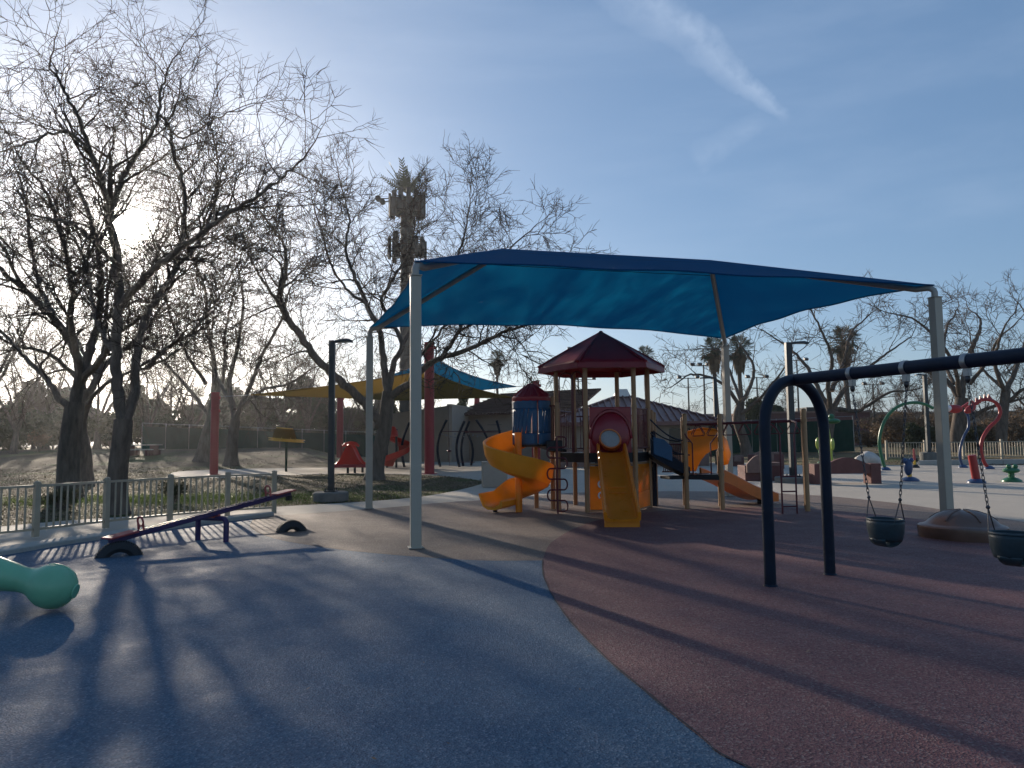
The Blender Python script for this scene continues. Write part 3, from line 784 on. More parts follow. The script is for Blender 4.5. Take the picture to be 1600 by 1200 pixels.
# ================================================================== climbing tower
HC = Vector((2.05, 16.45, 0)); HR = 1.05; DK = 1.26
tw = thing('climbing_tower', 'playground tower with dark red hexagonal roof, yellow slides and tan posts', 'playground structure', HC)
hrot = R(3)
def hx(i, r=HR, z=0.0): a = hrot + math.pi / 3 * i; return HC + Vector((r * math.cos(a), r * math.sin(a), z))
PR = 0.052
def post(p, z, mt='post_tan', collars=(), r=PR):
    m = MB(); m.tube([p, p + Vector((0, 0, z))], r, 14); o = part('post', m, mt, tw)
    if mt == 'post_tan' and z < 3.0:
        m = MB(); m.ball(p + Vector((0, 0, z)), r * 1.06, 12, 6, (1, 1, 0.6)); part('post_cap', m, mt, o)
    for zc in collars:
        m = MB(); m.tube([p + Vector((0, 0, zc - 0.03)), p + Vector((0, 0, zc + 0.03))], r * 1.22, 14); m.box(p + Vector((0, -r * 1.25, zc)), (0.035, 0.03, 0.04)); part('collar', m, mt, o)
    return o
for i in range(6): post(hx(i), 3.16, collars=(0.95, DK + 0.03, 2.25))
# hexagonal roof: six raised panels, rolled hip ridges, thick drip edge
RC = HC + Vector((0.0, 0, 0)); RRr = 1.45; ZE = 3.06; ZA = 4.0
apex = RC + Vector((0, 0, ZA))
def rx(i, r, z): a = hrot + math.pi / 3 * i; return RC + Vector((r * math.cos(a), r * math.sin(a), z))
roof = None
for i in range(6):
    rows = []
    for j in range(9):
        t = j / 8; r_ = RRr * (1 - t) + 0.03 * t; z = ZE + 0.12 + (ZA - ZE - 0.12) * (t ** 0.94); row = []
        for k in range(9):
            s = k / 8
            p = rx(i, r_, z).lerp(rx(i + 1, r_, z), s)
            p = p - Vector((0, 0, 0.045 * math.sin(math.pi * s) * (1 - t)))
            row.append(p)
        rows.append(row)
    m = MB(); m.sweep(rows, closed_ring=False)
    o = part('roof_panel', m, 'red_plastic', tw, solid=0.02)
    m = MB(); m.tube([rx(i, RRr * 1.005, ZE + 0.13), rx(i, RRr * 0.55, ZE + 0.13 + (ZA - ZE - 0.12) * 0.46), apex - Vector((0, 0, 0.01))], [0.035, 0.03, 0.03], 10); part('roof_ridge', m, 'red_plastic', o)
    m = MB(); a, b = rx(i, RRr, 0), rx(i + 1, RRr, 0); n_ = ((a + b) / 2 - RC).normalized()
    m.sweep([[q + Vector((0, 0, ZE + 0.13)) - n_ * 0.0, q + Vector((0, 0, ZE - 0.0)) + n_ * 0.015, q + Vector((0, 0, ZE - 0.0)) - n_ * 0.05, q + Vector((0, 0, ZE + 0.10)) - n_ * 0.05] for q in (a, b)]); part('roof_edge', m, 'red_plastic', o, 0.008)
m = MB(); m.ball(apex, 0.05, 12, 6, (1, 1, 0.7)); part('roof_cap', m, 'red_plastic', tw)
# deck
m = MB(); m.prism([((HR - 0.02) * math.cos(hrot + math.pi / 3 * i), (HR - 0.02) * math.sin(hrot + math.pi / 3 * i)) for i in range(6)], HC + Vector((0, 0, DK - 0.03)), (1, 0, 0), (0, 1, 0), (0, 0, 0.06)); part('deck', m, 'black', tw)
def face(i, j): 
    a, b = hx(i), hx(j); d = (b - a).normalized(); return a + d * (PR * 1.1), b - d * (PR * 1.1), d
for (i, j) in ((4, 5), (5, 0), (3, 4), (0, 1), (1, 2), (2, 3)):
    a, b, d = face(i, j); m = MB(); m.bar(a + Vector((0, 0, DK - 0.10)), b + Vector((0, 0, DK - 0.10)), 0.04, 0.2); part('kick_plate', m, 'black', tw, 0.006)
# front red panel with arched hood, 4-5 is the face turned to the camera
a, b, d = face(4, 5); n_ = Vector((d.y, -d.x, 0)); w = (b - a).length; cx = w / 2
outer = [(0.02, DK + 0.0), (w - 0.02, DK + 0.0), (w - 0.02, 2.24), (0.02, 2.24)]
hole = [(cx + 0.26, DK + 0.0)] + [(cx + 0.26 * math.cos(t), DK + 0.40 + 0.30 * math.sin(t)) for t in [math.pi * k / 14 for k in range(15)]] + [(cx - 0.26, DK + 0.0)]
poly = outer
m = MB(); m.prism(poly, a, d, Vector((0, 0, 1)), n_ * 0.06); fpn = part('front_panel', m, 'red_plastic', tw, 0.012)
# tall moulded half dome that closes the panel round the slide mouth
rows = []
for ph in [0.0, 0.2, 0.42, 0.66, 0.92, 1.2, 1.45, 1.57]:
    rr_, q = 0.42 * math.cos(ph) + 0.001, 0.17 * math.sin(ph) + 0.032
    rows.append([a + d * (cx + rr_ * math.cos(t)) + n_ * q + Vector((0, 0, DK + 0.30 + (rr_ * 1.35 * math.sin(t) if math.sin(t) > 0 else rr_ * 0.7 * math.sin(t)))) for t in [2 * math.pi * k / 36 for k in range(36)]])
m = MB(); m.sweep(rows); part('hood', m, 'red_plastic', fpn)
rows = [[a + d * (cx + r_ * math.cos(t)) + n_ * q + Vector((0, 0, DK + 0.30 + r_ * 1.35 * math.sin(t))) for t in [math.pi * k / 24 for k in range(25)]] for r_, q in ((0.47, 0.032), (0.455, 0.06), (0.43, 0.062), (0.415, 0.045))]
m = MB(); m.sweep(rows, closed_ring=False); part('hood_lip', m, 'red_plastic', fpn, solid=0.008)
# orange cuff with the frosted round window
wc = a + d * (cx - 0.06) + n_ * 0.28 + Vector((0, 0, DK + 0.30))
wn = (n_ * 0.93 + Vector((0, 0, 0.25)) - d * 0.18).normalized(); w1, w2 = basis(wn)
def ell(r1, r2, dq, tl=0.5): return [wc + wn * dq + (w1 * math.cos(tl) + w2 * math.sin(tl)) * (r1 * math.cos(t)) + (-w1 * math.sin(tl) + w2 * math.cos(tl)) * (r2 * math.sin(t)) for t in [2 * math.pi * k / 28 for k in range(28)]]
m = MB(); m.sweep([ell(0.24, 0.215, -0.2), ell(0.235, 0.21, -0.05), ell(0.225, 0.20, 0.03), ell(0.21, 0.18, 0.028), ell(0.205, 0.175, -0.02)], cap=False); cuff = part('slide_cuff', m, 'orange_red', tw, solid=0.01)
m = MB(); m.sweep([ell(0.205, 0.175, 0.0), ell(0.15, 0.12, 0.022), ell(0.08, 0.06, 0.035), ell(0.004, 0.003, 0.04)], cap=True); part('frosted_window', m, 'frosted', cuff)
# straight yellow slide
s0 = a + d * (cx - 0.02) + n_ * 0.14
ex = G(967, 824); ex = Vector((1.90, 12.75, 0))
sdv = Vector((ex.x - s0.x, ex.y - s0.y, 0)); SL = sdv.length; sdv.normalize(); sx = Vector((-sdv.y, sdv.x, 0))
def slz(t):
    return DK + 0.02 if t < 0.05 else (DK + 0.02 - (DK - 0.30) * ((t - 0.05) / 0.75) if t < 0.80 else 0.32 - 0.16 * (1 - (1 - (t - 0.8) / 0.2) ** 1.6))
rings = []
for i in range(31):
    t = i / 30; o = s0 + sdv * SL * t; z = slz(t); wd = 0.25 + 0.02 * t; hgt = 0.17 if t < 0.9 else 0.17 - 0.06 * (t - 0.9) / 0.1
    up = Vector((sdv.x * 0.25, sdv.y * 0.25, 1)).normalized()
    sec = [(-wd - 0.05, -0.02), (-wd - 0.055, hgt), (-wd - 0.035, hgt + 0.03), (-wd, hgt), (-wd + 0.01, 0.03), (-wd + 0.06, 0.0), (0, -0.012), (wd - 0.06, 0.0), (wd - 0.01, 0.03), (wd, hgt), (wd + 0.035, hgt + 0.03), (wd + 0.055, hgt), (wd + 0.05, -0.02), (wd - 0.02, -0.06), (0, -0.06), (-wd + 0.02, -0.06)]
    rings.append([o + sx * p_ + up * q + Vector((0, 0, z)) for p_, q in sec])
m = MB(); m.sweep(rings); slide = part('straight_slide', m, 'yellow', tw, 0)
m = MB(); q = ex + Vector((0, 0, 0)); m.box(q + Vector((0, 0.06, 0.075)), (0.62, 0.05, 0.15), Matrix.Rotation(math.atan2(sx.y, sx.x), 3, 'Z')); part('exit_lip', m, 'yellow', slide, 0.02)
for t in (0.56, 0.63):
    o = s0 + sdv * SL * t + Vector((0, 0, slz(t) + 0.006)); m = MB(); m.tube([o - sx * 0.17, o + sx * 0.17], 0.011, 6); part('mould_seam', m, 'yellow', slide)
m = MB(); o = s0 + sdv * SL * 0.45; m.tube([Vector((o.x, o.y, 0)), Vector((o.x, o.y, slz(0.45) - 0.05))], 0.035, 10); part('slide_support', m, 'lamp_metal', tw)
# yellow panels below the deck
m = MB(); m.prism([(0.0, 0.06), (w, 0.06), (w, 0.98), (0.0, 0.98)], a, d, Vector((0, 0, 1)), n_ * 0.035); part('lower_panel', m, 'yellow', tw, 0.01)
for z0, t0 in ((0.60, 0.9), (0.36, 0.4)):
    m = MB(); q = a + d * 0.25 + n_ * 0.05 + Vector((0, 0, z0)); m.tube(arc(q, d, Vector((0, 0, 1)), 0.07, t0, t0 + 3.6, 12), 0.02, 8); part('white_arc', m, 'white_paint', tw)  # two white curved tubes on the front of the lower panel
a5, b5, d5 = face(5, 0); w5 = (b5 - a5).length; n5 = Vector((d5.y, -d5.x, 0))
for k in range(9):
    x0 = 0.06 + (w5 - 0.12) * k / 9; 
    m = MB(); m.prism([(x0 + 0.012, 0.42), (x0 + (w5 - 0.12) / 9 - 0.022, 0.40), (x0 + (w5 - 0.12) / 9 - 0.022, 0.94), (x0 + 0.012, 0.94)], a5, d5, Vector((0, 0, 1)), n5 * 0.028); part('slat', m, 'yellow', tw, 0.006)
m = MB(); m.prism([(0, 0.06), (w5, 0.06), (w5, 0.42), (0, 0.40)], a5, d5, Vector((0, 0, 1)), n5 * 0.035); m.prism([(0, 0.94), (w5, 0.94), (w5, 1.0), (0, 1.0)], a5, d5, Vector((0, 0, 1)), n5 * 0.035); m.prism([(0, 0.4), (0.06, 0.4), (0.06, 0.95), (0, 0.95)], a5, d5, Vector((0, 0, 1)), n5 * 0.035); m.prism([(w5 - 0.06, 0.4), (w5, 0.4), (w5, 0.95), (w5 - 0.06, 0.95)], a5, d5, Vector((0, 0, 1)), n5 * 0.035)
part('slotted_panel', m, 'yellow', tw, 0.006)
for (aa, bb) in ((a, b), (a5, b5)):
    m = MB(); m.tube([aa + Vector((0, 0, 1.02)), bb + Vector((0, 0, 1.02))], 0.02, 8); part('panel_rail', m, 'post_tan', tw)
    m = MB(); m.tube([aa + Vector((0, 0, 0.04)), bb + Vector((0, 0, 0.04))], 0.02, 8); part('panel_rail', m, 'post_tan', tw)
# barred guard rails
def bars(a, b, z0, z1, n=11, mt='maroon_steel', r=0.011):
    d = (b - a)
    for z in (z0, z1): g_ = MB(); g_.tube([a + Vector((0, 0, z)), b + Vector((0, 0, z))], r * 1.5, 8); o = part('guard_rail', g_, mt, tw)
    for k in range(1, n): m = MB(); p = a + d * (k / n); m.tube([p + Vector((0, 0, z0)), p + Vector((0, 0, z1))], r, 6); part('rail_bar', m, mt, o)
    return o
bars(a5, b5, DK + 0.10, 2.22)
for (i, j) in ((1, 2), (0, 1)):
    p, q, _ = face(i, j); bars(p, q, DK + 0.08, 2.1, 10)
p, q, _ = face(2, 3); bars(p, q, DK + 0.08, 2.2, 9)
# looped handrails at the left entrance
p, q, dd_ = face(3, 4)
for off_ in (0.06, 0.52):
    o = p + dd_ * off_ - Vector((0, 0, 0))
    m = MB(); inn = (HC - o); inn.z = 0; inn.normalize()
    m.tube([o + Vector((0, 0, DK))] + [o + Vector((0, 0, 2.9))] + arc(o + inn * 0.16 + Vector((0, 0, 2.9)), -inn, Vector((0, 0, 1)), 0.16, 0, math.pi, 8) + [o + inn * 0.32 + Vector((0, 0, DK))], 0.016, 8); part('loop_handrail', m, 'maroon_steel', tw)
# ---- spiral slide, its column and the round blue turret
SCn = Vector((0.12, 15.75, 0))
m = MB(); m.tube([SCn, SCn + Vector((0, 0, 1.72))], 0.075, 16); part('spiral_column', m, 'yellow', tw)
rings = []; A0, A1 = R(70), R(498)
nst = 80
for i in range(nst + 1):
    t = i / nst; an = A0 + (A1 - A0) * t; z = 1.47 - 1.29 * (t ** 0.95)
    e = Vector((math.cos(an), math.sin(an), 0))
    fl_ = 1.0 if t < 0.93 else 1 - 0.4 * (t - 0.93) / 0.07
    ro = 0.72 - 0.05 * max(0, 0.12 - t) / 0.12
    hh = 0.40 * fl_
    sec = [(0.07, 0.10), (0.12, 0.13), (0.16, 0.03), (0.30, -0.03), (0.48, -0.03), (0.60, 0.02), (0.66, 0.12), (ro - 0.02, hh - 0.02), (ro + 0.02, hh + 0.015), (ro + 0.05, hh), (ro + 0.01, 0.14), (0.645, -0.02), (0.50, -0.085), (0.28, -0.085), (0.10, -0.03), (0.07, 0.0)]
    rings.append([SCn + e * r_ + Vector((0, 0, z + q)) for r_, q in sec])
tg_ = Vector((-math.sin(A1), math.cos(A1), 0)); last = rings[-1]
for k in range(1, 7):
    q = k / 6; rings.append([p + tg_ * (0.46 * q) + Vector((0, 0, -0.03 * q)) for p in last])
m = MB(); m.sweep(rings); sp = part('spiral_slide', m, 'orange', tw, 0)
e = Vector((math.cos(A1), math.sin(A1), 0)); m = MB(); m.tube([SCn + e * 0.42 + tg_ * 0.3, SCn + e * 0.42 + tg_ * 0.3 + Vector((0, 0, 0.09))], 0.05, 10); part('slide_foot', m, 'rubber_black', sp)
TC = Vector((0.43, 16.25, 0)); TRd = 0.42; tz0, tz1 = 1.5, 2.42
def ringpts(r, z, n=24): return [TC + Vector((r * math.cos(2 * math.pi * k / n), r * math.sin(2 * math.pi * k / n), z)) for k in range(n)]
post(TC + Vector((0.1, 0.4, 0)), 2.45); post(TC + Vector((0.46, 0.1, 0)), 2.5)
m = MB(); m.lathe([(0.36, 1.40), (0.40, 1.42), (0.40, 1.47), (0.36, 1.48)], TC, 24); part('turret_floor', m, 'black', tw)
for k0, k1, lab in ((165, 285, None), (290, 350, None)):
    a0, a1 = R(k0), R(k1); nn_ = 20
    # wall with slanted slots: strips between slots are real pieces
    nstr = 6 if k0 == 165 else 4
    rows = []
    def wallstrip(za, zb, b0, b1, slant=0.0):
        rws = []
        for z in [za + (zb - za) * q_ / 7 for q_ in range(8)]:
            rws.append([TC + Vector((TRd * math.cos(b0 + (b1 - b0) * s / 6 + slant * (z - za)), TRd * math.sin(b0 + (b1 - b0) * s / 6 + slant * (z - za)), z)) for s in range(7)])
        return rws
    m = MB()
    m.sweep(wallstrip(tz0 - 0.05, 1.70, a0, a1), closed_ring=False); m.sweep(wallstrip(2.24, tz1, a0, a1), closed_ring=False)
    m.sweep(wallstrip(1.70, 2.24, a0, a0 + (a1 - a0) * 0.2), closed_ring=False); m.sweep(wallstrip(1.70, 2.24, a1 - (a1 - a0) * 0.12, a1), closed_ring=False)
    wl = part('turret_wall', m, 'blue_plastic', tw, solid=0.03)
    for s in range(nstr):
        b0 = a0 + (a1 - a0) * (0.2 + 0.68 * s / nstr); b1 = a0 + (a1 - a0) * (0.2 + 0.68 * (s + 1) / nstr) - 0.055
        m = MB(); m.sweep(wallstrip(1.70, 2.24, b0 - 0.1, b1 - 0.1, 0.35), closed_ring=False); part('wall_strip', m, 'blue_plastic', wl, solid=0.02)
        if s < nstr - 1:
            m = MB(); bq = b1 + 0.022; rws = []
            for zq, sl in ((1.74, -0.10), (2.2, 0.12)):
                e = Vector((math.cos(bq + sl), math.sin(bq + sl), 0)); rws.append(TC + e * (TRd + 0.012) + Vector((0, 0, zq)))
            m.tube(rws, 0.012, 6); part('slant_rib', m, 'blue_plastic', wl)
prof = [(0.38, 2.42), (0.425, 2.40), (0.435, 2.42), (0.435, 2.50), (0.415, 2.52), (0.24, 2.675), (0.06, 2.81), (0.005, 2.82)]
m = MB(); m.lathe(prof, TC, 32, cap=False); tr = part('turret_roof', m, 'red_plastic', tw)
for k in range(16):
    an = 2 * math.pi * k / 16; e = Vector((math.cos(an), math.sin(an), 0)); m = MB(); m.tube([TC + e * r_ + Vector((0, 0, z + 0.004)) for r_, z in ((0.405, 2.53), (0.24, 2.675), (0.14, 2.752), (0.06, 2.81))], [0.02, 0.017, 0.012, 0.008], 6); part('roof_rib', m, 'red_plastic', tr)
# bridge deck between turret and hexagon, black box and the looped ladder
q3 = hx(3)
m = MB(); m.bar(TC + Vector((0.25, -0.05, 1.42)), q3 + Vector((0.05, 0, 1.30)), 0.62, 0.05); part('link_deck', m, 'black', tw)
m = MB(); m.box(Vector((0.90, 15.75, 1.42)), (0.34, 0.3, 0.24)); part('ladder_head', m, 'black', tw, 0.02)
bars(TC + Vector((0.40, -0.28, 0)), q3 + Vector((-0.02, -0.3, 0)), 1.5, 2.3, 4)
bars(TC + Vector((0.38, 0.42, 0)), q3 + Vector((0, 0.32, 0)), 1.5, 2.4, 7)
post(Vector((0.99, 15.9, 0)), 2.35, collars=(1.4, 2.2))
lx = Vector((0.93, 15.30, 0)); m = MB(); m.tube([lx, lx + Vector((0, 0, 1.62))], 0.021, 8); po = part('ladder_pole', m, 'maroon_steel', tw)
for k in range(7):
    sg = 1 if k % 2 == 0 else -1; z0 = 0.06 + k * 0.222; r_ = 0.07
    pts = [lx + Vector((0, 0, z0))] + [lx + Vector((sg * (0.14 + r_ * math.sin(t)), 0, z0 + r_ * 1.58 - r_ * 1.58 * math.cos(t))) for t in [math.pi * i / 8 for i in range(9)]] + [lx + Vector((0, 0, z0 + r_ * 3.16))]
    m = MB(); m.tube(pts, 0.017, 8); part('ladder_loop', m, 'maroon_steel', po)
m = MB(); m.tube([lx + Vector((0, 0, 1.60)), lx + Vector((0, 0.4, 1.60))], 0.017, 8); part('ladder_stay', m, 'maroon_steel', po)
# ---- lower deck on the right with hood, ramp, slide
LD = 0.76
lp = [Vector((3.83, 16.10, 0)), Vector((4.50, 15.72, 0)), Vector((3.99, 16.95, 0)), Vector((4.72, 16.62, 0))]
post(lp[0], 2.08, collars=(0.76, 1.5)); post(lp[1], 2.05, collars=(0.76, 1.3)); post(lp[2], 2.02, collars=(0.76, 1.4)); post(lp[3], 1.25, collars=(0.76,))
m = MB(); m.prism([(lp[k].x, lp[k].y) for k in (0, 1, 3, 2)], Vector((0, 0, LD - 0.03)), (1, 0, 0), (0, 1, 0), (0, 0, 0.05)); part('lower_deck', m, 'black', tw)
m = MB(); m.bar(lp[0] + Vector((0, 0, LD - 0.08)), lp[1] + Vector((0, 0, LD - 0.08)), 0.03, 0.07); part('kick_plate', m, 'black', tw, 0.005)
# orange arched hood on the far side
hd = (lp[3] - lp[2]).normalized(); hn = Vector((hd.y, -hd.x, 0)); ho = lp[2] + hd * 0.03; hw = (lp[3] - lp[2]).length + 0.06
poly = [(0, LD + 0.30), (0, 1.62), (0.10, 1.70), (0.42, 1.78), (hw - 0.1, 1.72), (hw, 1.60), (hw, LD + 0.75)] + [(hw - 0.02 - 0.50 * (1 - math.cos(t)), LD + 0.28 + 0.50 * math.sin(t) + 0.0) for t in [math.pi / 2 * k / 10 for k in range(10, -1, -1)]][::-1]
poly = [(0, LD + 0.03), (0, 1.62), (0.10, 1.70), (0.42, 1.77), (hw - 0.12, 1.73), (hw, 1.62), (hw, 1.30), (hw - 0.12, 1.30), (hw - 0.26, 1.26), (hw - 0.40, 1.17), (hw - 0.51, 1.03), (hw - 0.58, 0.90), (hw - 0.62, LD + 0.03)]
m = MB(); m.prism(poly, ho, hd, Vector((0, 0, 1)), hn * 0.05); hood = part('slide_hood', m, 'orange', tw, 0.004)
m = MB(); m.tube([ho + hd * a_ + Vector((0, 0, z)) + hn * 0.02 for a_, z in ((0, 1.62), (0.10, 1.70), (0.42, 1.775), (hw - 0.12, 1.735), (hw, 1.62))], 0.03, 8); part('hood_rim', m, 'orange', hood)
sw_ = lp[3] + Vector((0.02, 0, 0)); rws = []
for k, (dx, dy, zb, zt) in enumerate(((0.0, 0.0, 0.95, 1.66), (0.10, 0.06, 0.93, 1.60), (0.22, 0.18, 0.95, 1.48), (0.31, 0.36, 1.05, 1.30))):
    rws.append([sw_ + Vector((dx, dy, zb)), sw_ + Vector((dx + 0.03, dy - 0.01, (zb + zt) / 2)), sw_ + Vector((dx, dy, zt))])
m = MB(); m.sweep(rws, closed_ring=False); part('hood_side', m, 'orange', hood, solid=0.035)
# orange-red slide leaving to the right
e0 = Vector((4.42, 16.35, LD)); e1 = Vector((6.05, 17.35, 0.10)); sdv = Vector((e1.x - e0.x, e1.y - e0.y, 0)); SL = sdv.length; sdv.normalize(); sx = Vector((-sdv.y, sdv.x, 0)); rings = []
for i in range(25):
    t = i / 24; o = Vector((e0.x, e0.y, 0)) + sdv * SL * t; z = LD - (LD - 0.16) * smooth(-0.18, 0.92, t) ** 1.0 if t < 0.92 else 0.16; z += 0.11 * (1 - smooth(0, 0.25, t)) * 0
    wd = 0.26; hg = 0.15 * (1 - 0.5 * smooth(0.85, 1, t))
    sec = [(-wd - 0.05, -0.10), (-wd - 0.055, hg), (-wd - 0.03, hg + 0.025), (-wd, hg), (-wd + 0.02, 0.02), (0, 0.0), (wd - 0.02, 0.02), (wd, hg), (wd + 0.03, hg + 0.025), (wd + 0.055, hg), (wd + 0.05, -0.10), (0, -0.06)]
    rings.append([o + sx * p_ + Vector((0, 0, z + q)) for p_, q in sec])
m = MB(); m.sweep(rings); s2o = part('short_slide', m, 'orange_red', tw, 0)
m = MB(); o = e0 + (e1 - e0) * 0.85; m.tube([Vector((o.x, o.y, 0)), Vector((o.x, o.y, 0.10))], 0.06, 10); part('slide_foot', m, 'rubber_black', s2o)
# navy curved ramp from the hexagon down to the lower deck
r0 = hx(0, 1.0, 0); r1 = (lp[0] + lp[2]) / 2; rings = []
rd = (r1 - r0); rd.z = 0; RL = rd.length; rd.normalize(); rs_ = Vector((-rd.y, rd.x, 0))
for i in range(17):
    t = i / 16; o = r0 + rd * RL * t; z = DK - (DK - LD) * (t ** 0.8); wd = 0.36; hg = 0.30 * (1 - t) + 0.14 * t
    sec = [(-wd - 0.05, -0.05), (-wd - 0.06, hg), (-wd - 0.02, hg + 0.02), (-wd, hg), (-wd + 0.03, 0.03), (0, -0.02), (wd - 0.03, 0.03), (wd, hg), (wd + 0.02, hg + 0.02), (wd + 0.06, hg), (wd + 0.05, -0.05), (0.1, -0.10), (-0.1, -0.10)]
    rings.append([Vector((o.x, o.y, 0)) + rs_ * p_ + Vector((0, 0, z + q)) for p_, q in sec])
m = MB(); m.sweep(rings); rp = part('ramp', m, 'navy', tw, 0)
m = MB(); o0 = r0 + rd * 0.05 - rs_ * 0.43; m.prism([(0, DK - 0.05), (0.42, DK - 0.22), (0.42, DK + 0.10), (0.25, DK + 0.27), (0.0, DK + 0.33)], Vector((o0.x, o0.y, 0)), rd, Vector((0, 0, 1)), rs_ * 0.04); part('ramp_side', m, 'blue_plastic', rp, 0.015)
m = MB(); m.bar(Vector((r0.x + 0.35, r0.y - 0.2, 0.68)), Vector((r1.x, r1.y - 0.1, 0.68)), 0.5, 0.06); part('ramp_beam', m, 'black', rp, 0.01)
for f_ in (0.25,):
    o = r0 + rd * RL * f_ + rs_ * 0.3; post(Vector((o.x, o.y, 0)), 1.72, 'navy', r=0.06)
post(r0 + rd * 0.22 + rs_ * 0.45, 2.2, collars=(0.8, 1.5)); post(r0 + rd * 0.30 + rs_ * 0.55, 2.15)
for sgn, lift in ((-1, 0.0), (1, 0.0)):
    for z0 in (0.72, 0.42):
        pts = [r0 + rd * RL * t + rs_ * 0.42 * sgn + Vector((0, 0, (DK - (DK - LD) * t) + z0 - 0.13 * math.sin(math.pi * t))) for t in [k / 10 for k in range(11)]]
        m = MB(); m.tube([Vector((p.x, p.y, p.z)) for p in pts], 0.016, 8); part('hand_rope', m, 'navy', rp)
bars(r0 + rd * 0.45 + rs_ * 0.5, lp[2] + Vector((0.0, 0.0, 0)), LD + 0.02, 1.42, 13)
# climbing stand-off loops by the lower deck
for t in (0.2, 0.72):
    o = lp[0].lerp(lp[1], t); m = MB(); sgn = 1 if t < 0.5 else -1
    m.tube([o + Vector((-0.16 * sgn, 0, 1.66)), o + Vector((-0.12 * sgn, 0, 1.58)), o + Vector((0, 0, 1.44)), o + Vector((0, 0, LD))], 0.016, 8); part('grab_bar', m, 'maroon_steel', tw)
# overhead ladder with triangular rings, then the end ladder
o0 = lp[0] + Vector((0.05, -0.02, 1.86)); o1 = Vector((6.12, 15.25, 1.90))
dv = (o1 - o0).normalized(); sv = Vector((-dv.y, dv.x, 0))
end_post = Vector((6.12, 15.20, 0)); post(end_post, 2.12, collars=(1.9,)); post(end_post + sv * 0.62, 2.12, collars=(1.9,))
for q in (0.0, 0.62):
    m = MB(); m.tube([o0 + sv * q, o1 + sv * q], 0.024, 10); rl = part('overhead_rail', m, 'maroon_steel', tw)
for k in range(7):
    t = (k + 0.6) / 7.2; o = o0 + (o1 - o0) * t + sv * 0.31
    m = MB(); m.tube([o - sv * 0.31, o + sv * 0.31], 0.016, 8); rg = part('cross_rung', m, 'maroon_steel', tw)
    for sgn in (-0.16, 0.16):
        q = o + sv * sgn; hb = 0.26; ww = 0.13
        m = MB(); m.tube([q, q - Vector((0, 0, 0.03)) + dv * 0.03, q - Vector((0, 0, hb - 0.05)) + dv * ww, q - Vector((0, 0, hb)) + dv * (ww - 0.02), q - Vector((0, 0, hb)) - dv * (ww - 0.02), q - Vector((0, 0, hb - 0.05)) - dv * ww, q - Vector((0, 0, 0.03)) - dv * 0.03], 0.011, 6, closed=True); part('hand_ring', m, 'maroon_steel', rg)
ld0 = Vector((5.42, 14.72, 0)); ldd = Vector((1, 0.06, 0)).normalized()
for q in (0.0, 0.30):
    p = ld0 + ldd * q; sgn = -1 if q == 0 else 1
    m = MB(); m.tube([p, p + Vector((0, 0, 1.62)), p + ldd * (0.07 * sgn) + Vector((0, 0.05, 1.76)), p + ldd * (0.14 * sgn) + Vector((0, 0.22, 1.86)), p + ldd * (0.16 * sgn) + Vector((0, 0.5, 1.90))], 0.019, 8); part('ladder_side', m, 'maroon_steel', tw)
for z in (0.16, 0.46, 0.76):
    m = MB(); m.tube([ld0 + Vector((0, 0, z)), ld0 + ldd * 0.30 + Vector((0, 0, z))], 0.015, 8); part('ladder_rung', m, 'maroon_steel', tw)
# ================================================================== red poles and hypar sails
def pole(px, py, ptop, r, lab):
    b = Gt(px, py); top = V(px, ptop, b.y).z
    t = thing('sail_pole', lab, 'pole', b, 'red poles that carry the hypar sails')
    m = MB(); m.tube([b, Vector((b.x, b.y, top))], r, 18); p = part('shaft', m, 'red_steel', t)
    m = MB(); m.lathe([(r * 1.02, top - 0.01), (r * 1.02, top + 0.03), (0.02, top + 0.05)], Vector((b.x, b.y, 0)), 18); part('top_cap', m, 'red_steel', p)
    m = MB(); m.lathe([(r * 1.6, b.z + 0.008), (r * 1.6, b.z + 0.03), (r * 1.05, b.z + 0.04)], Vector((b.x, b.y, 0)), 18); part('base_flange', m, 'red_steel', p)
    for z in (top - 0.25, top - 0.9):
        m = MB(); m.tube([Vector((b.x, b.y, z - 0.05)), Vector((b.x, b.y, z + 0.05))], r * 1.07, 18); m.box((b.x + r * 1.1, b.y - r * 0.2, z), (0.12, 0.03, 0.14)); part('bracket', m, 'red_steel', p)
    return b, top
pA, tA_ = pole(671, 741, 536, 0.235, 'tallest red sail pole, standing on the pad by the front lawn edge')
pB, tB_ = pole(334, 742, 614, 0.20, 'short red pole alone at the left tip of the lawn pad')
pC, tC_ = pole(531, 716, 606, 0.26, 'red pole behind the small red saddle slide')
pD, tD_ = pole(746, 719, 612, 0.22, 'red pole in front of the tan building by the arc climber')
pE, tE_ = pole(838, 731, 596, 0.245, 'red pole behind the blue turret and spiral slide')
def sail(name, lab, c, m_, dip=0.9):
    """c: four corners in order; hyperbolic sheet with scooped edges"""
    t = thing(name, lab, 'shade sail', (c[0] + c[1] + c[2] + c[3]) / 4)
    n = 22; rows = []; ctr = (c[0] + c[1] + c[2] + c[3]) / 4
    for j in range(n + 1):
        row = []
        for i in range(n + 1):
            s, q = i / n, j / n
            p = c[0] * (1 - s) * (1 - q) + c[1] * s * (1 - q) + c[2] * s * q + c[3] * (1 - s) * q
            # pull the edges in
            def pull(a, w): return 4 * a * (1 - a) * (w ** 2)
            k = pull(s, abs(2 * q - 1)) * 0.10 + pull(q, abs(2 * s - 1)) * 0.10
            p = p.lerp(ctr, k); row.append(p)
        rows.append(row)
    m = MB(); m.sweep(rows, closed_ring=False); cl_ = part('sail_cloth', m, m_, t)
    edge = rows[0] + [r_[-1] for r_ in rows[1:]] + rows[-1][::-1][1:] + [r_[0] for r_ in rows[::-1][1:-1]]
    m = MB(); m.tube(edge, 0.03, 6, closed=True); part('edge_cable', m, m_, cl_)
    return t
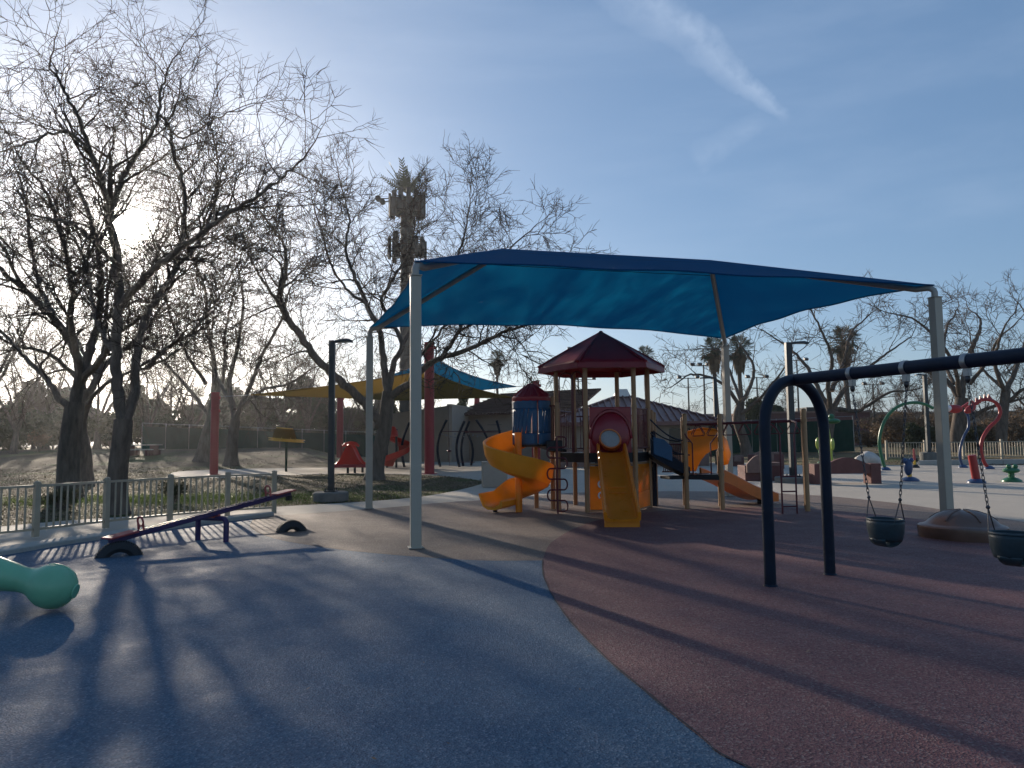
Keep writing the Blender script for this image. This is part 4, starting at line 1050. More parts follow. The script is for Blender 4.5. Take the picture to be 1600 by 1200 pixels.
def wire(parent, a, b):
    m = MB(); m.tube([a, b], 0.018, 6); part('corner_wire', m, 'galv', parent)
ctrY = Vector((-9, 45, 0))
yl = V(392, 617, pB.y + 1.5); yr = V(800, 621, pE.y - 0.6); yn = Vector((pA.x - 0.1, pA.y + 0.5, V(671, 577, pA.y).z)); yf = V(615, 626, 56)
ys_ = sail('yellow_shade_sail', 'mustard yellow twisted shade sail strung between the red poles', [yl, yn, yr, yf], 'sail_yellow')
wire(ys_, yl, Vector((pB.x, pB.y, tB_ - 0.2))); wire(ys_, yr, Vector((pE.x, pE.y, yr.z))); wire(ys_, yn, Vector((pA.x, pA.y, yn.z)))
bl = V(500, 616, 52); br = V(806, 604, pE.y - 0.6); bn = Vector((pA.x + 0.3, pA.y + 0.4, V(680, 560, pA.y).z)); bf = V(655, 622, 60)
bs_ = sail('blue_shade_sail', 'blue twisted shade sail crossing above the yellow one', [bl, bn, br, bf], 'sail_blue')
wire(bs_, br, Vector((pE.x, pE.y, br.z + 0.1))); wire(bs_, bn, Vector((pA.x, pA.y, bn.z)))

# ================================================================== lamps
def lamp(px, py, ptop, armpx, lab, w=0.15, ped=(0.42, 0.26), armlen=0.75, Y=None):
    b = Gt(px, py); 
    if Y: b = Vector((V(px, py, Y).x, Y, tz(V(px, py, Y).x, Y)))
    top = V(px, ptop, b.y).z
    t = thing('street_lamp', lab, 'lamp post', b, 'dark square lamp posts with a flat arm')
    z0 = b.z
    if ped:
        m = MB(); m.lathe([(ped[0], z0), (ped[0], z0 + ped[1] - 0.03), (ped[0] - 0.03, z0 + ped[1])], Vector((b.x, b.y, 0)), 24); part('concrete_base', m, 'base_concrete', t)
        z0 += ped[1]
        m = MB(); m.box((b.x, b.y, z0 + 0.02), (w * 2, w * 2, 0.04)); pl_ = part('base_plate', m, 'lamp_metal', t, 0.006)
        for a_, c_ in ((-1, -1), (1, -1), (1, 1), (-1, 1)):
            m = MB(); m.tube([Vector((b.x + a_ * w * 0.78, b.y + c_ * w * 0.78, z0 + 0.03)), Vector((b.x + a_ * w * 0.78, b.y + c_ * w * 0.78, z0 + 0.10))], 0.018, 6); part('bolt', m, 'lamp_metal', pl_)
    m = MB(); m.bar(Vector((b.x, b.y, z0)), Vector((b.x, b.y, top)), w, w, Vector((0, 1, 0))); part('mast', m, 'lamp_metal', t, 0.008)
    s = 1 if armpx > 0 else -1
    m = MB(); m.sweep([[Vector((b.x + s * x_, b.y + y_, top + z_)) for y_, z_ in ((-hw_, -0.07 + lz), (hw_, -0.07 + lz), (hw_ * 0.8, 0.0 + lz), (-hw_ * 0.8, 0.0 + lz))] for x_, hw_, lz in ((w / 2 + 0.003, 0.05, 0.0), (w / 2 + 0.12, 0.13, 0.02), (armlen * 0.75, 0.15, 0.035), (armlen, 0.10, 0.0))])
    hd_ = part('lamp_head', m, 'lamp_metal', t)
    m = MB(); m.box((b.x + s * armlen * 0.6, b.y, top - 0.045), (armlen * 0.35, 0.16, 0.02)); part('lens', m, 'frosted', hd_)
    return t
lamp(517, 783, 532, 1, 'dark lamp post on a round concrete base at the front lawn edge', 0.15, (0.46, 0.24), 0.55)
lamp(1240, 754, 535, 1, 'dark lamp post rising between the two maroon benches', 0.2, (0.62, 0.2), 0.7)
lamp(1452, 721, 585, -1, 'slim dark lamp post on the splash pad fence line', 0.2, (0.5, 0.55), 0.55)
lamp(1121, 726, 590, -1, 'dark lamp post right behind the back canopy post', 0.2, None, 0.9)
def sport_light(px, Y, ptop, lab, two=True):
    b = V(px, 690, Y); b.z = tz(b.x, Y); top = V(px, ptop, Y).z
    t = thing('floodlight_mast', lab, 'floodlight', b, 'thin floodlight masts beyond the park')
    m = MB(); m.tube([b, Vector((b.x, b.y, top))], [0.16, 0.09], 8); part('mast', m, 'lamp_metal', t)
    m = MB(); m.bar(Vector((b.x - 1.5, b.y, top - 0.1)), Vector((b.x + 1.5, b.y, top - 0.1)), 0.09, 0.09); part('cross_arm', m, 'lamp_metal', t)
    for s in ((-1.4, -0.5, 0.5, 1.4) if two else (-1.2, 1.2)):
        m = MB(); m.box((b.x + s, b.y - 0.15, top + 0.08), (0.5, 0.5, 0.26), Matrix.Rotation(0.4, 3, 'X')); part('flood_lamp', m, 'lamp_metal', t)
for px, Y, pt, lab, tw2 in ((1103, 88, 570, 'wide floodlight mast with four lamps left of the palm pair', True), (1078, 96, 590, 'short twin floodlight mast rising above the maroon roof edge', False), (1186, 92, 589, 'twin floodlight mast in the bare tree right of the palm pair', False), (1250, 96, 562, 'floodlight mast just right of the lamp post between benches', False), (916, 100, 592, 'thin floodlight mast under the red hexagonal roof', False), (905, 102, 545, 'floodlight mast showing left of the red roof slope', False), (1368, 98, 600, 'thin mast right of the tall single palm', False)):
    sport_light(px, Y, pt, lab, tw2)

# ================================================================== left lawn toys on the sail pad
# hat shaped yellow shade
hb = Gt(447, 737); 
ht = thing('hat_post', 'yellow wire cowboy hat on a dark green post on the lawn pad', 'play feature', hb)
zb = V(447, 689, hb.y).z
m = MB(); m.tube([hb, hb + Vector((0, 0, zb - hb.z + 0.05))], 0.065, 12); part('post', m, 'windscreen', ht)
c0 = Vector((hb.x, hb.y, zb))
tl = Matrix.Rotation(R(5), 3, 'Y')
def oval(rx_, ry_, z, n=30, dx=0): return [c0 + tl @ Vector((dx + rx_ * math.cos(2 * math.pi * k / n), ry_ * math.sin(2 * math.pi * k / n), z)) for k in range(n)]
for z_, r_ in ((0.0, 0.93), (0.10, 0.95), (0.05, 0.75)):
    m = MB(); m.tube(oval(r_, r_ * 0.8, z_), 0.028, 8, closed=True); part('brim_ring', m, 'spray_yellow', ht)
m = MB(); m.sweep([oval(0.62, 0.5, 0.12, 30, -0.12), oval(0.58, 0.47, 0.30, 30, -0.14), oval(0.50, 0.42, 0.58, 30, -0.16), oval(0.42, 0.34, 0.66, 30, -0.16)], cap=False)
part('crown_shell', m, 'sail_yellow', ht, solid=0.02)
m = MB(); m.tube(oval(0.42, 0.34, 0.67, 30, -0.16), 0.03, 8, closed=True); part('crown_rim', m, 'spray_yellow', ht)
for k in range(8):
    an = 2 * math.pi * k / 8; m = MB(); m.tube([c0 + tl @ Vector((0.9 * math.cos(an), 0.72 * math.sin(an), 0.05)), c0 + tl @ Vector((-0.12 + 0.62 * math.cos(an), 0.5 * math.sin(an), 0.12)), c0 + tl @ Vector((-0.16 + 0.42 * math.cos(an), 0.34 * math.sin(an), 0.67))], 0.02, 6); part('hat_stay', m, 'spray_yellow', ht)
# red saddle shaped toddler slide
rb = Gt(548, 739); ts_ = thing('saddle_slide', 'small red saddle shaped toddler slide on dark legs', 'slide', rb)
m = MB(); rows = []
for i in range(21):
    s = -1 + 2 * i / 20; hx_ = 0.30 + 1.05 * math.exp(-(s * 2.3) ** 2); 
    x = s * 0.95
    sec = [(-0.42, hx_ * 0.98), (-0.46, hx_ + 0.1), (-0.40, hx_ + 0.12), (-0.33, hx_ + 0.02), (0, hx_ - 0.04), (0.33, hx_ + 0.02), (0.40, hx_ + 0.12), (0.46, hx_ + 0.1), (0.42, hx_ * 0.98), (0.38, 0.32), (-0.38, 0.32)]
    rows.append([rb + Vector((x, y_, z_)) for y_, z_ in sec])
m.sweep(rows); part('slide_body', m, 'bright_red', ts_)
m = MB(); m.tube([rb + Vector((-0.42, 0, 1.34)), rb + Vector((-0.25, 0, 1.46)), rb + Vector((0, 0, 1.50)), rb + Vector((0.25, 0, 1.46)), rb + Vector((0.42, 0, 1.34))], [0.05, 0.09, 0.10, 0.09, 0.05], 12); part('canopy_roll', m, 'bright_red', ts_)
m = MB(); m.box(rb + Vector((0, -0.44, 0.36)), (1.9, 0.05, 0.16)); part('skirt', m, 'red_plastic', ts_, 0.02)
for x in (-0.1, 0.55, 0.25):
    m = MB(); m.tube([rb + Vector((x, -0.2 if x < 0.3 else 0.2, 0)), rb + Vector((x, -0.2 if x < 0.3 else 0.2, 0.34))], 0.06, 10); part('leg', m, 'lamp_metal', ts_)
# bright red spiral slide behind the middle tree
rs0 = Gt(618, 731); rt = thing('red_spiral_slide', 'bright red spiral slide behind the leaning middle tree trunk', 'slide', rs0)
rings = []
for i in range(41):
    t = i / 40; an = R(150) - R(320) * t; z = 1.75 - 1.6 * t; e = Vector((math.cos(an), math.sin(an), 0)); c_ = rs0 + Vector((-0.05 + 0.1 * t, 0.3, 0))
    sec = [(0.15, 0.12), (0.2, 0.1), (0.3, 0), (0.6, 0), (0.75, 0.1), (0.82, 0.36), (0.88, 0.36), (0.84, 0.02), (0.6, -0.08), (0.25, -0.08)]
    rings.append([c_ + e * r_ + Vector((0, 0, z + q)) for r_, q in sec])
m = MB(); m.sweep(rings); part('spiral_chute', m, 'bright_red', rt)
m = MB(); m.tube([rs0 + Vector((0, 0.3, 0)), rs0 + Vector((0, 0.3, 2.3))], 0.07, 12); part('centre_post', m, 'lamp_metal', rt)
m = MB(); m.lathe([(0.36, 1.85), (0.40, 1.9), (0.38, 2.2), (0.2, 2.45), (0.02, 2.5)], rs0 + Vector((-0.3, 0.35, 0)), 20); part('slide_hood', m, 'bright_red', rt)
m = MB(); m.tube([rs0 + Vector((-0.55, 0.2, 0)), rs0 + Vector((-0.55, 0.2, 1.7))], 0.06, 10); part('leg', m, 'lamp_metal', rt)
# navy arc climber
acb = Gt(722, 729); ac = thing('arc_climber', 'navy curved post climber with rope ladders before the tan building', 'climbing frame', acb)
def arcp(px0, py0, px1, py1, bul, Y):
    a, b = V(px0, py0, Y), V(px1, py1, Y); a.z = 0; pts = []
    for k in range(13):
        s = k / 12; p = a.lerp(b, s); p.x += bul * math.sin(math.pi * s); pts.append(p)
    m = MB(); m.tube(pts, 0.075, 10); return part('curved_post', m, 'navy', ac), pts
Yc = acb.y; curved = []
for px0, px1, py1, bul, dy in ((688, 698, 656, -0.35, 0), (718, 726, 658, -0.32, -1.0), (724, 734, 658, -0.30, 0.6), (736, 728, 672, 0.25, 1.5), (762, 744, 656, 0.42, 0.2), (780, 776, 657, 0.2, -0.5), (632, 640, 660, -0.3, 0)):
    curved.append(arcp(px0, 730, px1, py1, bul, Yc + dy))
def cbar(p, q, r=0.025): m = MB(); m.tube([p, q], r, 6); part('cross_bar', m, 'maroon_steel', ac)
cbar(curved[0][1][9], curved[4][1][9]); cbar(curved[4][1][9], curved[5][1][9]); cbar(curved[2][1][9], curved[5][1][9])
for k in range(5): z = 0.5 + 0.35 * k; m = MB(); q = V(762, 700, Yc - 0.3); m.tube([Vector((q.x, q.y, z + 0.6)), Vector((q.x + 0.85, q.y + 0.3, z + 0.6))], 0.014, 5); part('rope_rung', m, 'black', ac)
q = V(702, 700, Yc); m = MB(); m.tube([Vector((q.x, q.y, 0.05)), Vector((q.x, q.y, 1.75))], 0.012, 5); m.ball((q.x, q.y, 0.95), 0.14, 12, 8, (1, 1, 0.5)); part('hanging_disc', m, 'maroon_steel', ac)
for k in range(9): 
    m = MB(); q = V(690 + k * 7, 678 + (k % 3) * 2, Yc); m.ball(q, 0.05, 8, 6); part('rope_knot', m, 'galv', ac)
m = MB(); m.tube([V(690, 678, Yc), V(712, 684, Yc), V(734, 676, Yc), V(757, 682, Yc)], 0.014, 5); part('rope', m, 'galv', ac)
cbar(V(716, 722, Yc), V(742, 722, Yc)); 
# tan utility box
ub = Gt(772, 762); t = thing('utility_box', 'plain tan concrete box on the path behind the spiral slide', 'utility box', ub)
m = MB(); m.box(ub + Vector((0, 0.3, 0.41)), (0.80, 0.7, 0.80), Matrix.Rotation(0.12, 3, 'Z')); part('box_body', m, 'stucco_pale', t, 0.012)
m = MB(); m.box(ub + Vector((0, 0.3, 0.835)), (0.84, 0.74, 0.05), Matrix.Rotation(0.12, 3, 'Z')); part('lid', m, 'stucco_pale', t, 0.01)

# ================================================================== maroon benches on the plaza
def bench(px0, px1, py, h_end, h_back, lab, endw=0.34, dep=0.55, flip=False):
    a, b = G(px0, py), G(px1, py); y = min(a.y, b.y); a.y = b.y = y; 
    t = thing('cast_bench', lab, 'bench', (a + b) / 2, 'maroon cast benches round the plaza'); w = b.x - a.x
    for x in (a.x + endw / 2, b.x - endw / 2):
        m = MB(); m.box((x, y + dep / 2, h_end / 2 + 0.004), (endw, dep, h_end)); part('end_block', m, 'maroon_concrete', t, 0.015)
    n = 18; lo = 0.34
    poly = [(0, lo), (0, h_end - 0.02)] + [(w_ * (w - 2 * endw), h_end - 0.02 + (h_back - h_end) * math.sin(math.pi * w_) ** 1.3) for w_ in [k / n for k in range(1, n)]] + [(w - 2 * endw, h_end - 0.02), (w - 2 * endw, lo)]
    yb = y + (0.10 if not flip else dep - 0.12)
    m = MB(); m.prism(poly, Vector((a.x + endw, yb, 0)), (1, 0, 0), (0, 0, 1), (0, 0.15, 0)); part('backrest', m, 'maroon_concrete' if not flip else 'stone_pink', t, 0.015)
    m = MB(); m.box(((a.x + b.x) / 2, y + dep / 2 + 0.04, 0.40), (w - 2 * endw, dep - 0.1, 0.10)); part('seat', m, 'maroon_concrete', t, 0.012)
    return t
bench(1266, 1378, 756, 0.66, 0.89, 'long maroon bench with a wavy backrest behind the boulder side')
def block_seat(px0, px1, py, h, hb_, lab):
    a, b = G(px0, py), G(px1, py); y = a.y; t = thing('cast_bench', lab, 'bench', (a + b) / 2, 'maroon cast benches round the plaza'); w = b.x - a.x
    m = MB(); m.box(((a.x + b.x) / 2, y + 0.45, h / 2 + 0.004), (w, 0.9, h)); part('seat_block', m, 'maroon_concrete', t, 0.02)
    n = 14; w2 = w * 0.62
    m = MB(); m.prism([(0, h * 0.55), (0, h + 0.05)] + [(w2 * k / n, h + 0.05 + (hb_ - h - 0.05) * math.sin(math.pi * k / n)) for k in range(1, n)] + [(w2, h + 0.05), (w2, h * 0.55)], Vector((a.x + 0.03, y - 0.06, 0)), (1, 0, 0), (0, 0, 1), (0, 0.12, 0)); part('curved_panel', m, 'stone_pink', t, 0.012)
    m = MB(); m.box((b.x - w * 0.16, y + 0.5, h + 0.05), (w * 0.3, 0.7, 0.10)); part('top_slab', m, 'stone_pink', t, 0.012)
block_seat(1165, 1230, 752, 0.55, 0.92, 'bulky maroon bench with a pale curved panel beside the lamp post')
block_seat(1146, 1165, 729, 0.5, 0.62, 'small maroon block seat far behind the back canopy post')
block_seat(1178, 1231, 733, 0.72, 0.9, 'tall stepped maroon block seat behind the bulky bench')
# boulder
bb = Gt(1357, 727); t = thing('boulder', 'pale boulder behind the long maroon bench', 'boulder', bb)
m = MB(); m.ball(bb + Vector((0, 0, 0.25)), 0.62, 20, 14, (1.0, 0.8, 0.72))
m.v = [(x + 0.08 * math.sin(9 * x + 5 * z) + 0.05 * math.sin(17 * y), y + 0.07 * math.sin(8 * z + 4 * x), z + 0.07 * math.sin(11 * x + 3 * y)) for x, y, z in m.v]
part('rock', m, 'boulder', t)

# ================================================================== splash pad features
def spray(name, lab, px, py, base=0.22, mt='spray_blue'):
    b = G(px, py); t = thing(name, lab, 'splash feature', b, 'splash pad features on the plaza')
    m = MB(); m.lathe([(base, 0.006), (base * 0.96, 0.06), (base * 0.6, 0.13), (base * 0.3, 0.16)], b, 20); part('foot_dome', m, mt, t)
    return b, t
def bent(t, pts, r, mt, name='bent_pipe', n=12):
    m = MB(); m.tube(catmull(pts, 6), r, n); return part(name, m, mt, t)
b, t = spray('green_arch_pipe', 'tall green hooked water pipe on the splash pad', 1384, 735)
bent(t, [b] + [V(x, y, b.y) for x, y in ((1378, 715), (1374, 690), (1379, 665), (1391, 645), (1408, 633), (1428, 629), (1446, 632), (1458, 638))], 0.07, 'spray_green')
m = MB(); m.tube([V(1457, 637.5, b.y), V(1465, 639, b.y)], 0.05, 10); part('nozzle', m, 'white_paint', t)
b, t = spray('blue_bent_pipe', 'thin blue bent pipe topped with a red and white fish', 1505, 731)
bent(t, [b] + [V(x, y, b.y) for x, y in ((1500, 715), (1501, 698), (1506, 682), (1513, 668), (1513, 652), (1507, 641))], 0.06, 'spray_blue')
m = MB(); c = V(1492, 639, b.y); m.ball(c, 0.3, 16, 10, (1.25, 0.6, 0.7)); m.prism([(0.25, -0.02), (0.62, 0.16), (0.56, -0.02), (0.6, -0.14)], c + Vector((0.05, 0, 0.08)), (1, 0, 0.15), (0, 0, 1), (0, 0.08, 0)); part('fish_body', m, 'spray_red', t)
m = MB(); m.ball(c + Vector((-0.32, -0.02, 0.03)), 0.17, 12, 8, (0.9, 0.9, 0.9)); part('fish_face', m, 'white_paint', t)
b, t = spray('red_serpent_pipe', 'red S shaped serpent pipe with a crest on the splash pad', 1546, 733)
bent(t, [b] + [V(x, y, b.y) for x, y in ((1538, 722), (1533, 704), (1535, 686), (1545, 669), (1558, 656), (1563, 643), (1558, 631), (1547, 625), (1534, 625), (1523, 632), (1514, 640))], 0.078, 'spray_red')
m = MB(); m.ball(V(1516, 639, b.y), 0.24, 14, 8, (1.3, 0.6, 0.7), Matrix.Rotation(-0.6, 3, 'Y')); part('serpent_head', m, 'spray_red', t)
for k in range(5):
    m = MB(); o = V(1518 + 6 * k, 633 - 2.6 * k + (k == 4) * 2, b.y); m.prism([(0, 0), (0.26, 0.02), (0.0 + 0.02 * k, 0.26)], o, (1, 0, 0), (0, 0, 1), (0, 0.05, 0)); part('crest_fin', m, 'red_steel', t)
b, t = spray('red_bollard_jet', 'straight red pipe jet standing on a blue foot', 1526, 755, 0.28, 'spray_blue')
m = MB(); m.tube([b + Vector((0, 0, 0.1)), Vector((b.x - 0.1, b.y, V(1523, 711, b.y).z))], 0.125, 16); part('jet_pipe', m, 'spray_red', t, 0.01)
b, t = spray('frog_jet', 'green frog shaped jet with two round eyes', 1581, 753, 0.3, 'spray_green')
zt = V(1581, 735, b.y).z
m = MB(); m.tube([b + Vector((0, 0, 0.1)), Vector((b.x, b.y, zt))], 0.09, 12); part('stem', m, 'spray_green', t)
m = MB(); m.ball((b.x, b.y, zt), 0.27, 18, 10, (1, 0.8, 0.36)); part('frog_head', m, 'spray_green', t)
for s in (-0.11, 0.11): m = MB(); m.ball((b.x + s, b.y - 0.05, zt + 0.13), 0.08, 12, 8); part('frog_eye', m, 'spray_green', t)
b, t = spray('fish_jet', 'blue fish shaped jet with a round snout behind the first bucket swing', 1422, 752, 0.3, 'spray_blue')
m = MB(); m.tube([b + Vector((0, 0, 0.1)), V(1421, 738, b.y)], 0.07, 10); part('stem', m, 'spray_yellow', t)
m = MB(); m.ball(V(1419, 730, b.y), 0.26, 16, 10, (0.55, 0.5, 1.15)); part('fish_body', m, 'spray_blue', t)
m = MB(); m.ball(V(1413, 720, b.y), 0.10, 12, 8); m.ball(V(1424, 719, b.y), 0.08, 12, 8); part('fish_snout', m, 'spray_blue', t)
b, t = spray('pelican_jet', 'small orange bird jet on a dark foot at the back of the splash pad', 1430, 731, 0.2, 'rubber_black')
m = MB(); m.tube([b, V(1429, 718, b.y)], 0.06, 8); part('stem', m, 'spray_yellow', t)
m = MB(); m.tube([V(1429, 719, b.y), V(1427.5, 701, b.y)], [0.07, 0.035], 8); part('long_neck', m, 'pink_red', t)
m = MB(); m.ball(V(1432, 719, b.y), 0.09, 10, 8); part('head_ball', m, 'rubber_black', t)
b, t = spray('tall_flower_pipe', 'green and lime flower spray seen through the swing arch', 1284, 724, 0.25, 'spray_green')
m = MB(); m.tube([b, V(1280, 700, b.y), V(1285, 660, b.y), V(1300, 655, b.y)], 0.08, 10); part('stem', m, 'spray_green', t)
m = MB(); m.ball(V(1301, 658, b.y), 0.42, 16, 10, (1, 1, 0.4)); part('flower_cap', m, 'spray_green', t)
m = MB(); m.ball(V(1299, 651, b.y), 0.17, 12, 8); part('cap_knob', m, 'spray_green', t)
m = MB(); m.ball(V(1278, 693, b.y), 0.2, 12, 10, (0.7, 0.6, 1.8)); part('leaf_paddle', m, 'spray_lime', t)
m = MB(); m.ball(V(1301, 694, b.y), 0.18, 12, 10, (0.6, 0.6, 2.0)); part('leaf_paddle', m, 'spray_lime', t)
m = MB(); m.tube([V(1301, 735, b.y + .5), V(1298, 690, b.y + .5), V(1294, 668, b.y + .5)], 0.06, 8); part('side_stem', m, 'spray_lime', t)

# ================================================================== low planter kerb and picket fence at the back right
ka, kb = G(1436, 727), Vector((40, 39.5, 0))
t = thing('low_wall', 'low grey concrete retaining wall along the back of the splash pad', 'low wall', (ka + kb) / 2)
n_w = 8
for k in range(n_w):
    a = ka.lerp(kb, k / n_w); b = ka.lerp(kb, (k + 1) / n_w); m = MB(); m.bar(a + Vector((0.01, 0.15, 0.12)), b + Vector((-0.01, 0.15, 0.12)), 0.28, 0.26); part('wall_block', m, 'curb', t, 0.015)
t = thing('picket_fence', 'long tan picket fence behind the splash pad lawn', 'fence', (28, 45, 0.2))
fy = 46.5; x0, x1 = V(1385, 700, fy).x, 46.0
nps = 9; pk2 = MB(); pk2.box((0, 0, 0), (0.03, 0.03, 0.88)); pk2m = pk2.mesh('picket', None, False)
zf = tz(30, fy)
for k in range(nps + 1):
    x = x0 + (x1 - x0) * k / nps; m = MB(); m.box((x, fy, tz(x, fy) + 0.62), (0.12, 0.12, 1.24)); part('post', m, 'fence_tan', t, smooth=False)
    if k < nps:
        xb = x0 + (x1 - x0) * (k + 1) / nps
        for z in (0.14, 1.08): m = MB(); m.bar(Vector((x + 0.061, fy, tz(x, fy) + z)), Vector((xb - 0.061, fy, tz(xb, fy) + z)), 0.05, 0.05); part('rail', m, 'fence_tan', t, smooth=False)
        n = int((xb - x) / 0.17)
        for i in range(1, n):
            xx = x + (xb - x) * i / n; link('picket', pk2m, 'fence_tan', t, Vector((xx, fy, tz(xx, fy) + 0.61)) - wloc(t))

# ================================================================== green windscreen fences
def screen(name, lab, px0, px1, Y0, Y1, h, n, text=False):
    a = V(px0, 690, Y0); b = V(px1, 690, Y1); a.z = tz(a.x, Y0); b.z = tz(b.x, Y1)
    t = thing(name, lab, 'fence', (a + b) / 2)
    for k in range(n + 1):
        p = a.lerp(b, k / n); m = MB(); m.tube([p, p + Vector((0, 0, h + 0.35))], 0.05, 8); part('post', m, 'galv', t)
        if k < n:
            q = a.lerp(b, (k + 1) / n); d = (q - p).normalized(); nn_ = Vector((-d.y, d.x, 0)); rows = []
            for j in range(7):
                z = 0.03 + h * j / 6
                rows.append([p.lerp(q, 0.01 + 0.98 * i / 8) + Vector((0, 0, z)) + nn_ * (-0.07 + 0.03 * math.sin(i * 2.1 + j + k)) for i in range(9)])
            m = MB(); m.sweep(rows, closed_ring=False); part('mesh_panel', m, 'windscreen', t)
            for z in (h + 0.3, h * 0.52):
                m = MB(); m.tube([p + Vector((0, 0, z)), q + Vector((0, 0, z))], 0.025, 6); part('rail', m, 'galv', t)
    return t, a, b
ws, wa, wb = screen('windscreen_fence', 'long dark green windscreen fence with white scrawl behind the lawn', 222, 640, 62, 66, 1.95, 12)
screen('windscreen_fence', 'green windscreen fence ending at a corner pole right of the restrooms', 1060, 1334, 58, 56, 2.45, 7)
# hand lettering on the mesh
fx = V(463, 712, 63.6)
tcv = bpy.data.curves.new('lettering', 'FONT'); tcv.body = 'You'; tcv.size = 0.62; tcv.extrude = 0.004; tcv.shear = 0.15
_t = bpy.data.objects.new('lettering_curve', tcv); COL.objects.link(_t); C.view_layer.update(); _me = bpy.data.meshes.new_from_object(_t.evaluated_get(C.evaluated_depsgraph_get())); bpy.data.objects.remove(_t); to = link('lettering', _me, 'white_paint', ws)
to.location = Vector((V(463, 712, 63.6).x, 63.6, V(463, 713, 63.6).z)) - wloc(ws); to.rotation_euler = (R(90), 0, 0.05)
q = V(477, 711, 63.7); pts = [q + Vector((0.055 * k, 0, 0.10 * math.sin(k * 1.9) + 0.05 * math.sin(k * 0.9))) for k in range(15)]
m = MB(); m.tube(pts, 0.02, 5); part('scrawl', m, 'white_paint', ws)
# far concrete picnic shelter table on the left lawn
pb = Gt(222, 712); t = thing('picnic_table', 'concrete picnic table with a pale top far across the left lawn', 'picnic table', pb)
m = MB(); m.box(pb + Vector((0, 0, 0.80)), (2.6, 1.0, 0.09)); part('table_top', m, 'curb', t, 0.01)
for s in (-0.9, 0.9): m = MB(); m.box(pb + Vector((s, 0, 0.375)), (0.3, 0.8, 0.75)); part('leg', m, 'maroon_concrete', t, 0.01)
for s in (-0.85, 0.85): m = MB(); m.box(pb + Vector((0, s, 0.45)), (2.4, 0.35, 0.08)); bo_ = part('bench_board', m, 'curb', t, 0.01); m = MB(); m.box(pb + Vector((-0.8, s, 0.2)), (0.2, 0.3, 0.41)); m.box(pb + Vector((0.8, s, 0.2)), (0.2, 0.3, 0.41)); part('bench_foot', m, 'maroon_concrete', bo_)

# ================================================================== restroom building with the maroon metal roof
ax_, ay_ = 6.75, 44.5
bt = thing('restroom_building', 'low tan restroom building with a maroon ribbed metal hip roof', 'building', (ax_, ay_, 0))
hwx, hwy, ez, az_ = 4.95, 4.3, 2.5, 4.25
mb_ = MB(); x0, x1, y0, y1 = ax_ - hwx + 0.7, ax_ + hwx - 0.7, ay_ - hwy + 0.7, ay_ + hwy - 0.7
for nm, a, b in (('front', (x0, y0), (x1, y0)), ('left', (x0, y1), (x0, y0)), ('right', (x1, y0), (x1, y1)), ('back', (x1, y1), (x0, y1))):
    m = MB(); d = Vector((b[0] - a[0], b[1] - a[1], 0)); Ln = d.length; d.normalize(); nrm = Vector((d.y, -d.x, 0))
    if nm == 'front':
        poly = [(0, 0), (0, 2.7), (Ln, 2.7), (Ln, 0), (7.5, 0), (7.5, 2.15), (6.3, 2.15), (6.3, 0), (3.2, 0), (3.2, 2.15), (2.1, 2.15), (2.1, 0)]
    else: poly = [(0.12, 0), (Ln - 0.12, 0), (Ln - 0.12, 2.68), (0.12, 2.68)]
    m.prism(poly, Vector((a[0], a[1], 0)), d, Vector((0, 0, 1)), nrm * 0.2); w_ = part('wall', m, 'stucco', bt)
    if nm == 'front':
        for dx in (2.1, 6.3):
            m = MB(); m.box(Vector((a[0] + dx + (0.55 if dx < 3 else 0.6), a[1] + 0.06, 1.07)), (1.08 if dx < 3 else 1.18, 0.05, 2.13)); dr = part('door', m, 'glass_dark', w_); 
        for k in range(9):
            m = MB(); m.box(Vector((a[0] + Ln * (k + 0.5) / 9, a[1] - 0.112, 0.5)), (Ln / 9 - 0.02, 0.02, 0.98))
            if not any(abs(Ln * (k + 0.5) / 9 - c_) < 1.05 for c_ in (2.65, 6.9)): part('wainscot_panel', m, 'stone_pink', w_)
apx = Vector((ax_, ay_, az_)); corners = [Vector((ax_ + sx_ * hwx, ay_ + sy_ * hwy, ez)) for sx_, sy_ in ((-1, -1), (1, -1), (1, 1), (-1, 1))]
for k in range(4):
    a, b = corners[k], corners[(k + 1) % 4]; m = MB(); m.add([a, b, apx, a - Vector((0, 0, 0.16)), b - Vector((0, 0, 0.16)), apx - Vector((0, 0, 0.16))], [(0, 1, 2), (5, 4, 3), (0, 3, 4, 1), (1, 4, 5, 2), (2, 5, 3, 0)]); rf = part('roof', m, 'roof_metal', bt, smooth=False)
    m = MB(); m.bar(a - Vector((0, 0, 0.10)) + (a - Vector((ax_, ay_, ez))).normalized() * 0.05, b - Vector((0, 0, 0.10)) + (b - Vector((ax_, ay_, ez))).normalized() * 0.05, 0.04, 0.22); part('fascia', m, 'roof_metal', rf)
    m = MB(); m.tube([a + Vector((0, 0, 0.03)), apx + Vector((0, 0, 0.03))], 0.07, 6); part('hip_cap', m, 'roof_metal', rf)
    if k in (0, 1, 3):
        n = 24; mid = (a + b) / 2
        for i in range(1, n):
            e = a.lerp(b, i / n); s = i / n; f = min(s, 1 - s) * 2
            top = e + (apx - mid) * f
            m = MB(); m.bar(e + Vector((0, 0, 0.045)), top + Vector((0, 0, 0.06)), 0.06, 0.13); part('seam', m, 'roof_metal', rf, smooth=False)
m = MB(); m.prism([(-0.5, 0), (0.5, 0), (0.28, 0.45), (-0.28, 0.45)], apx + Vector((0, 0, -0.1)), (1, 0, 0), (0, 0, 1), (0, 0.8, 0)); part('ridge_vent', m, 'white_paint', bt)
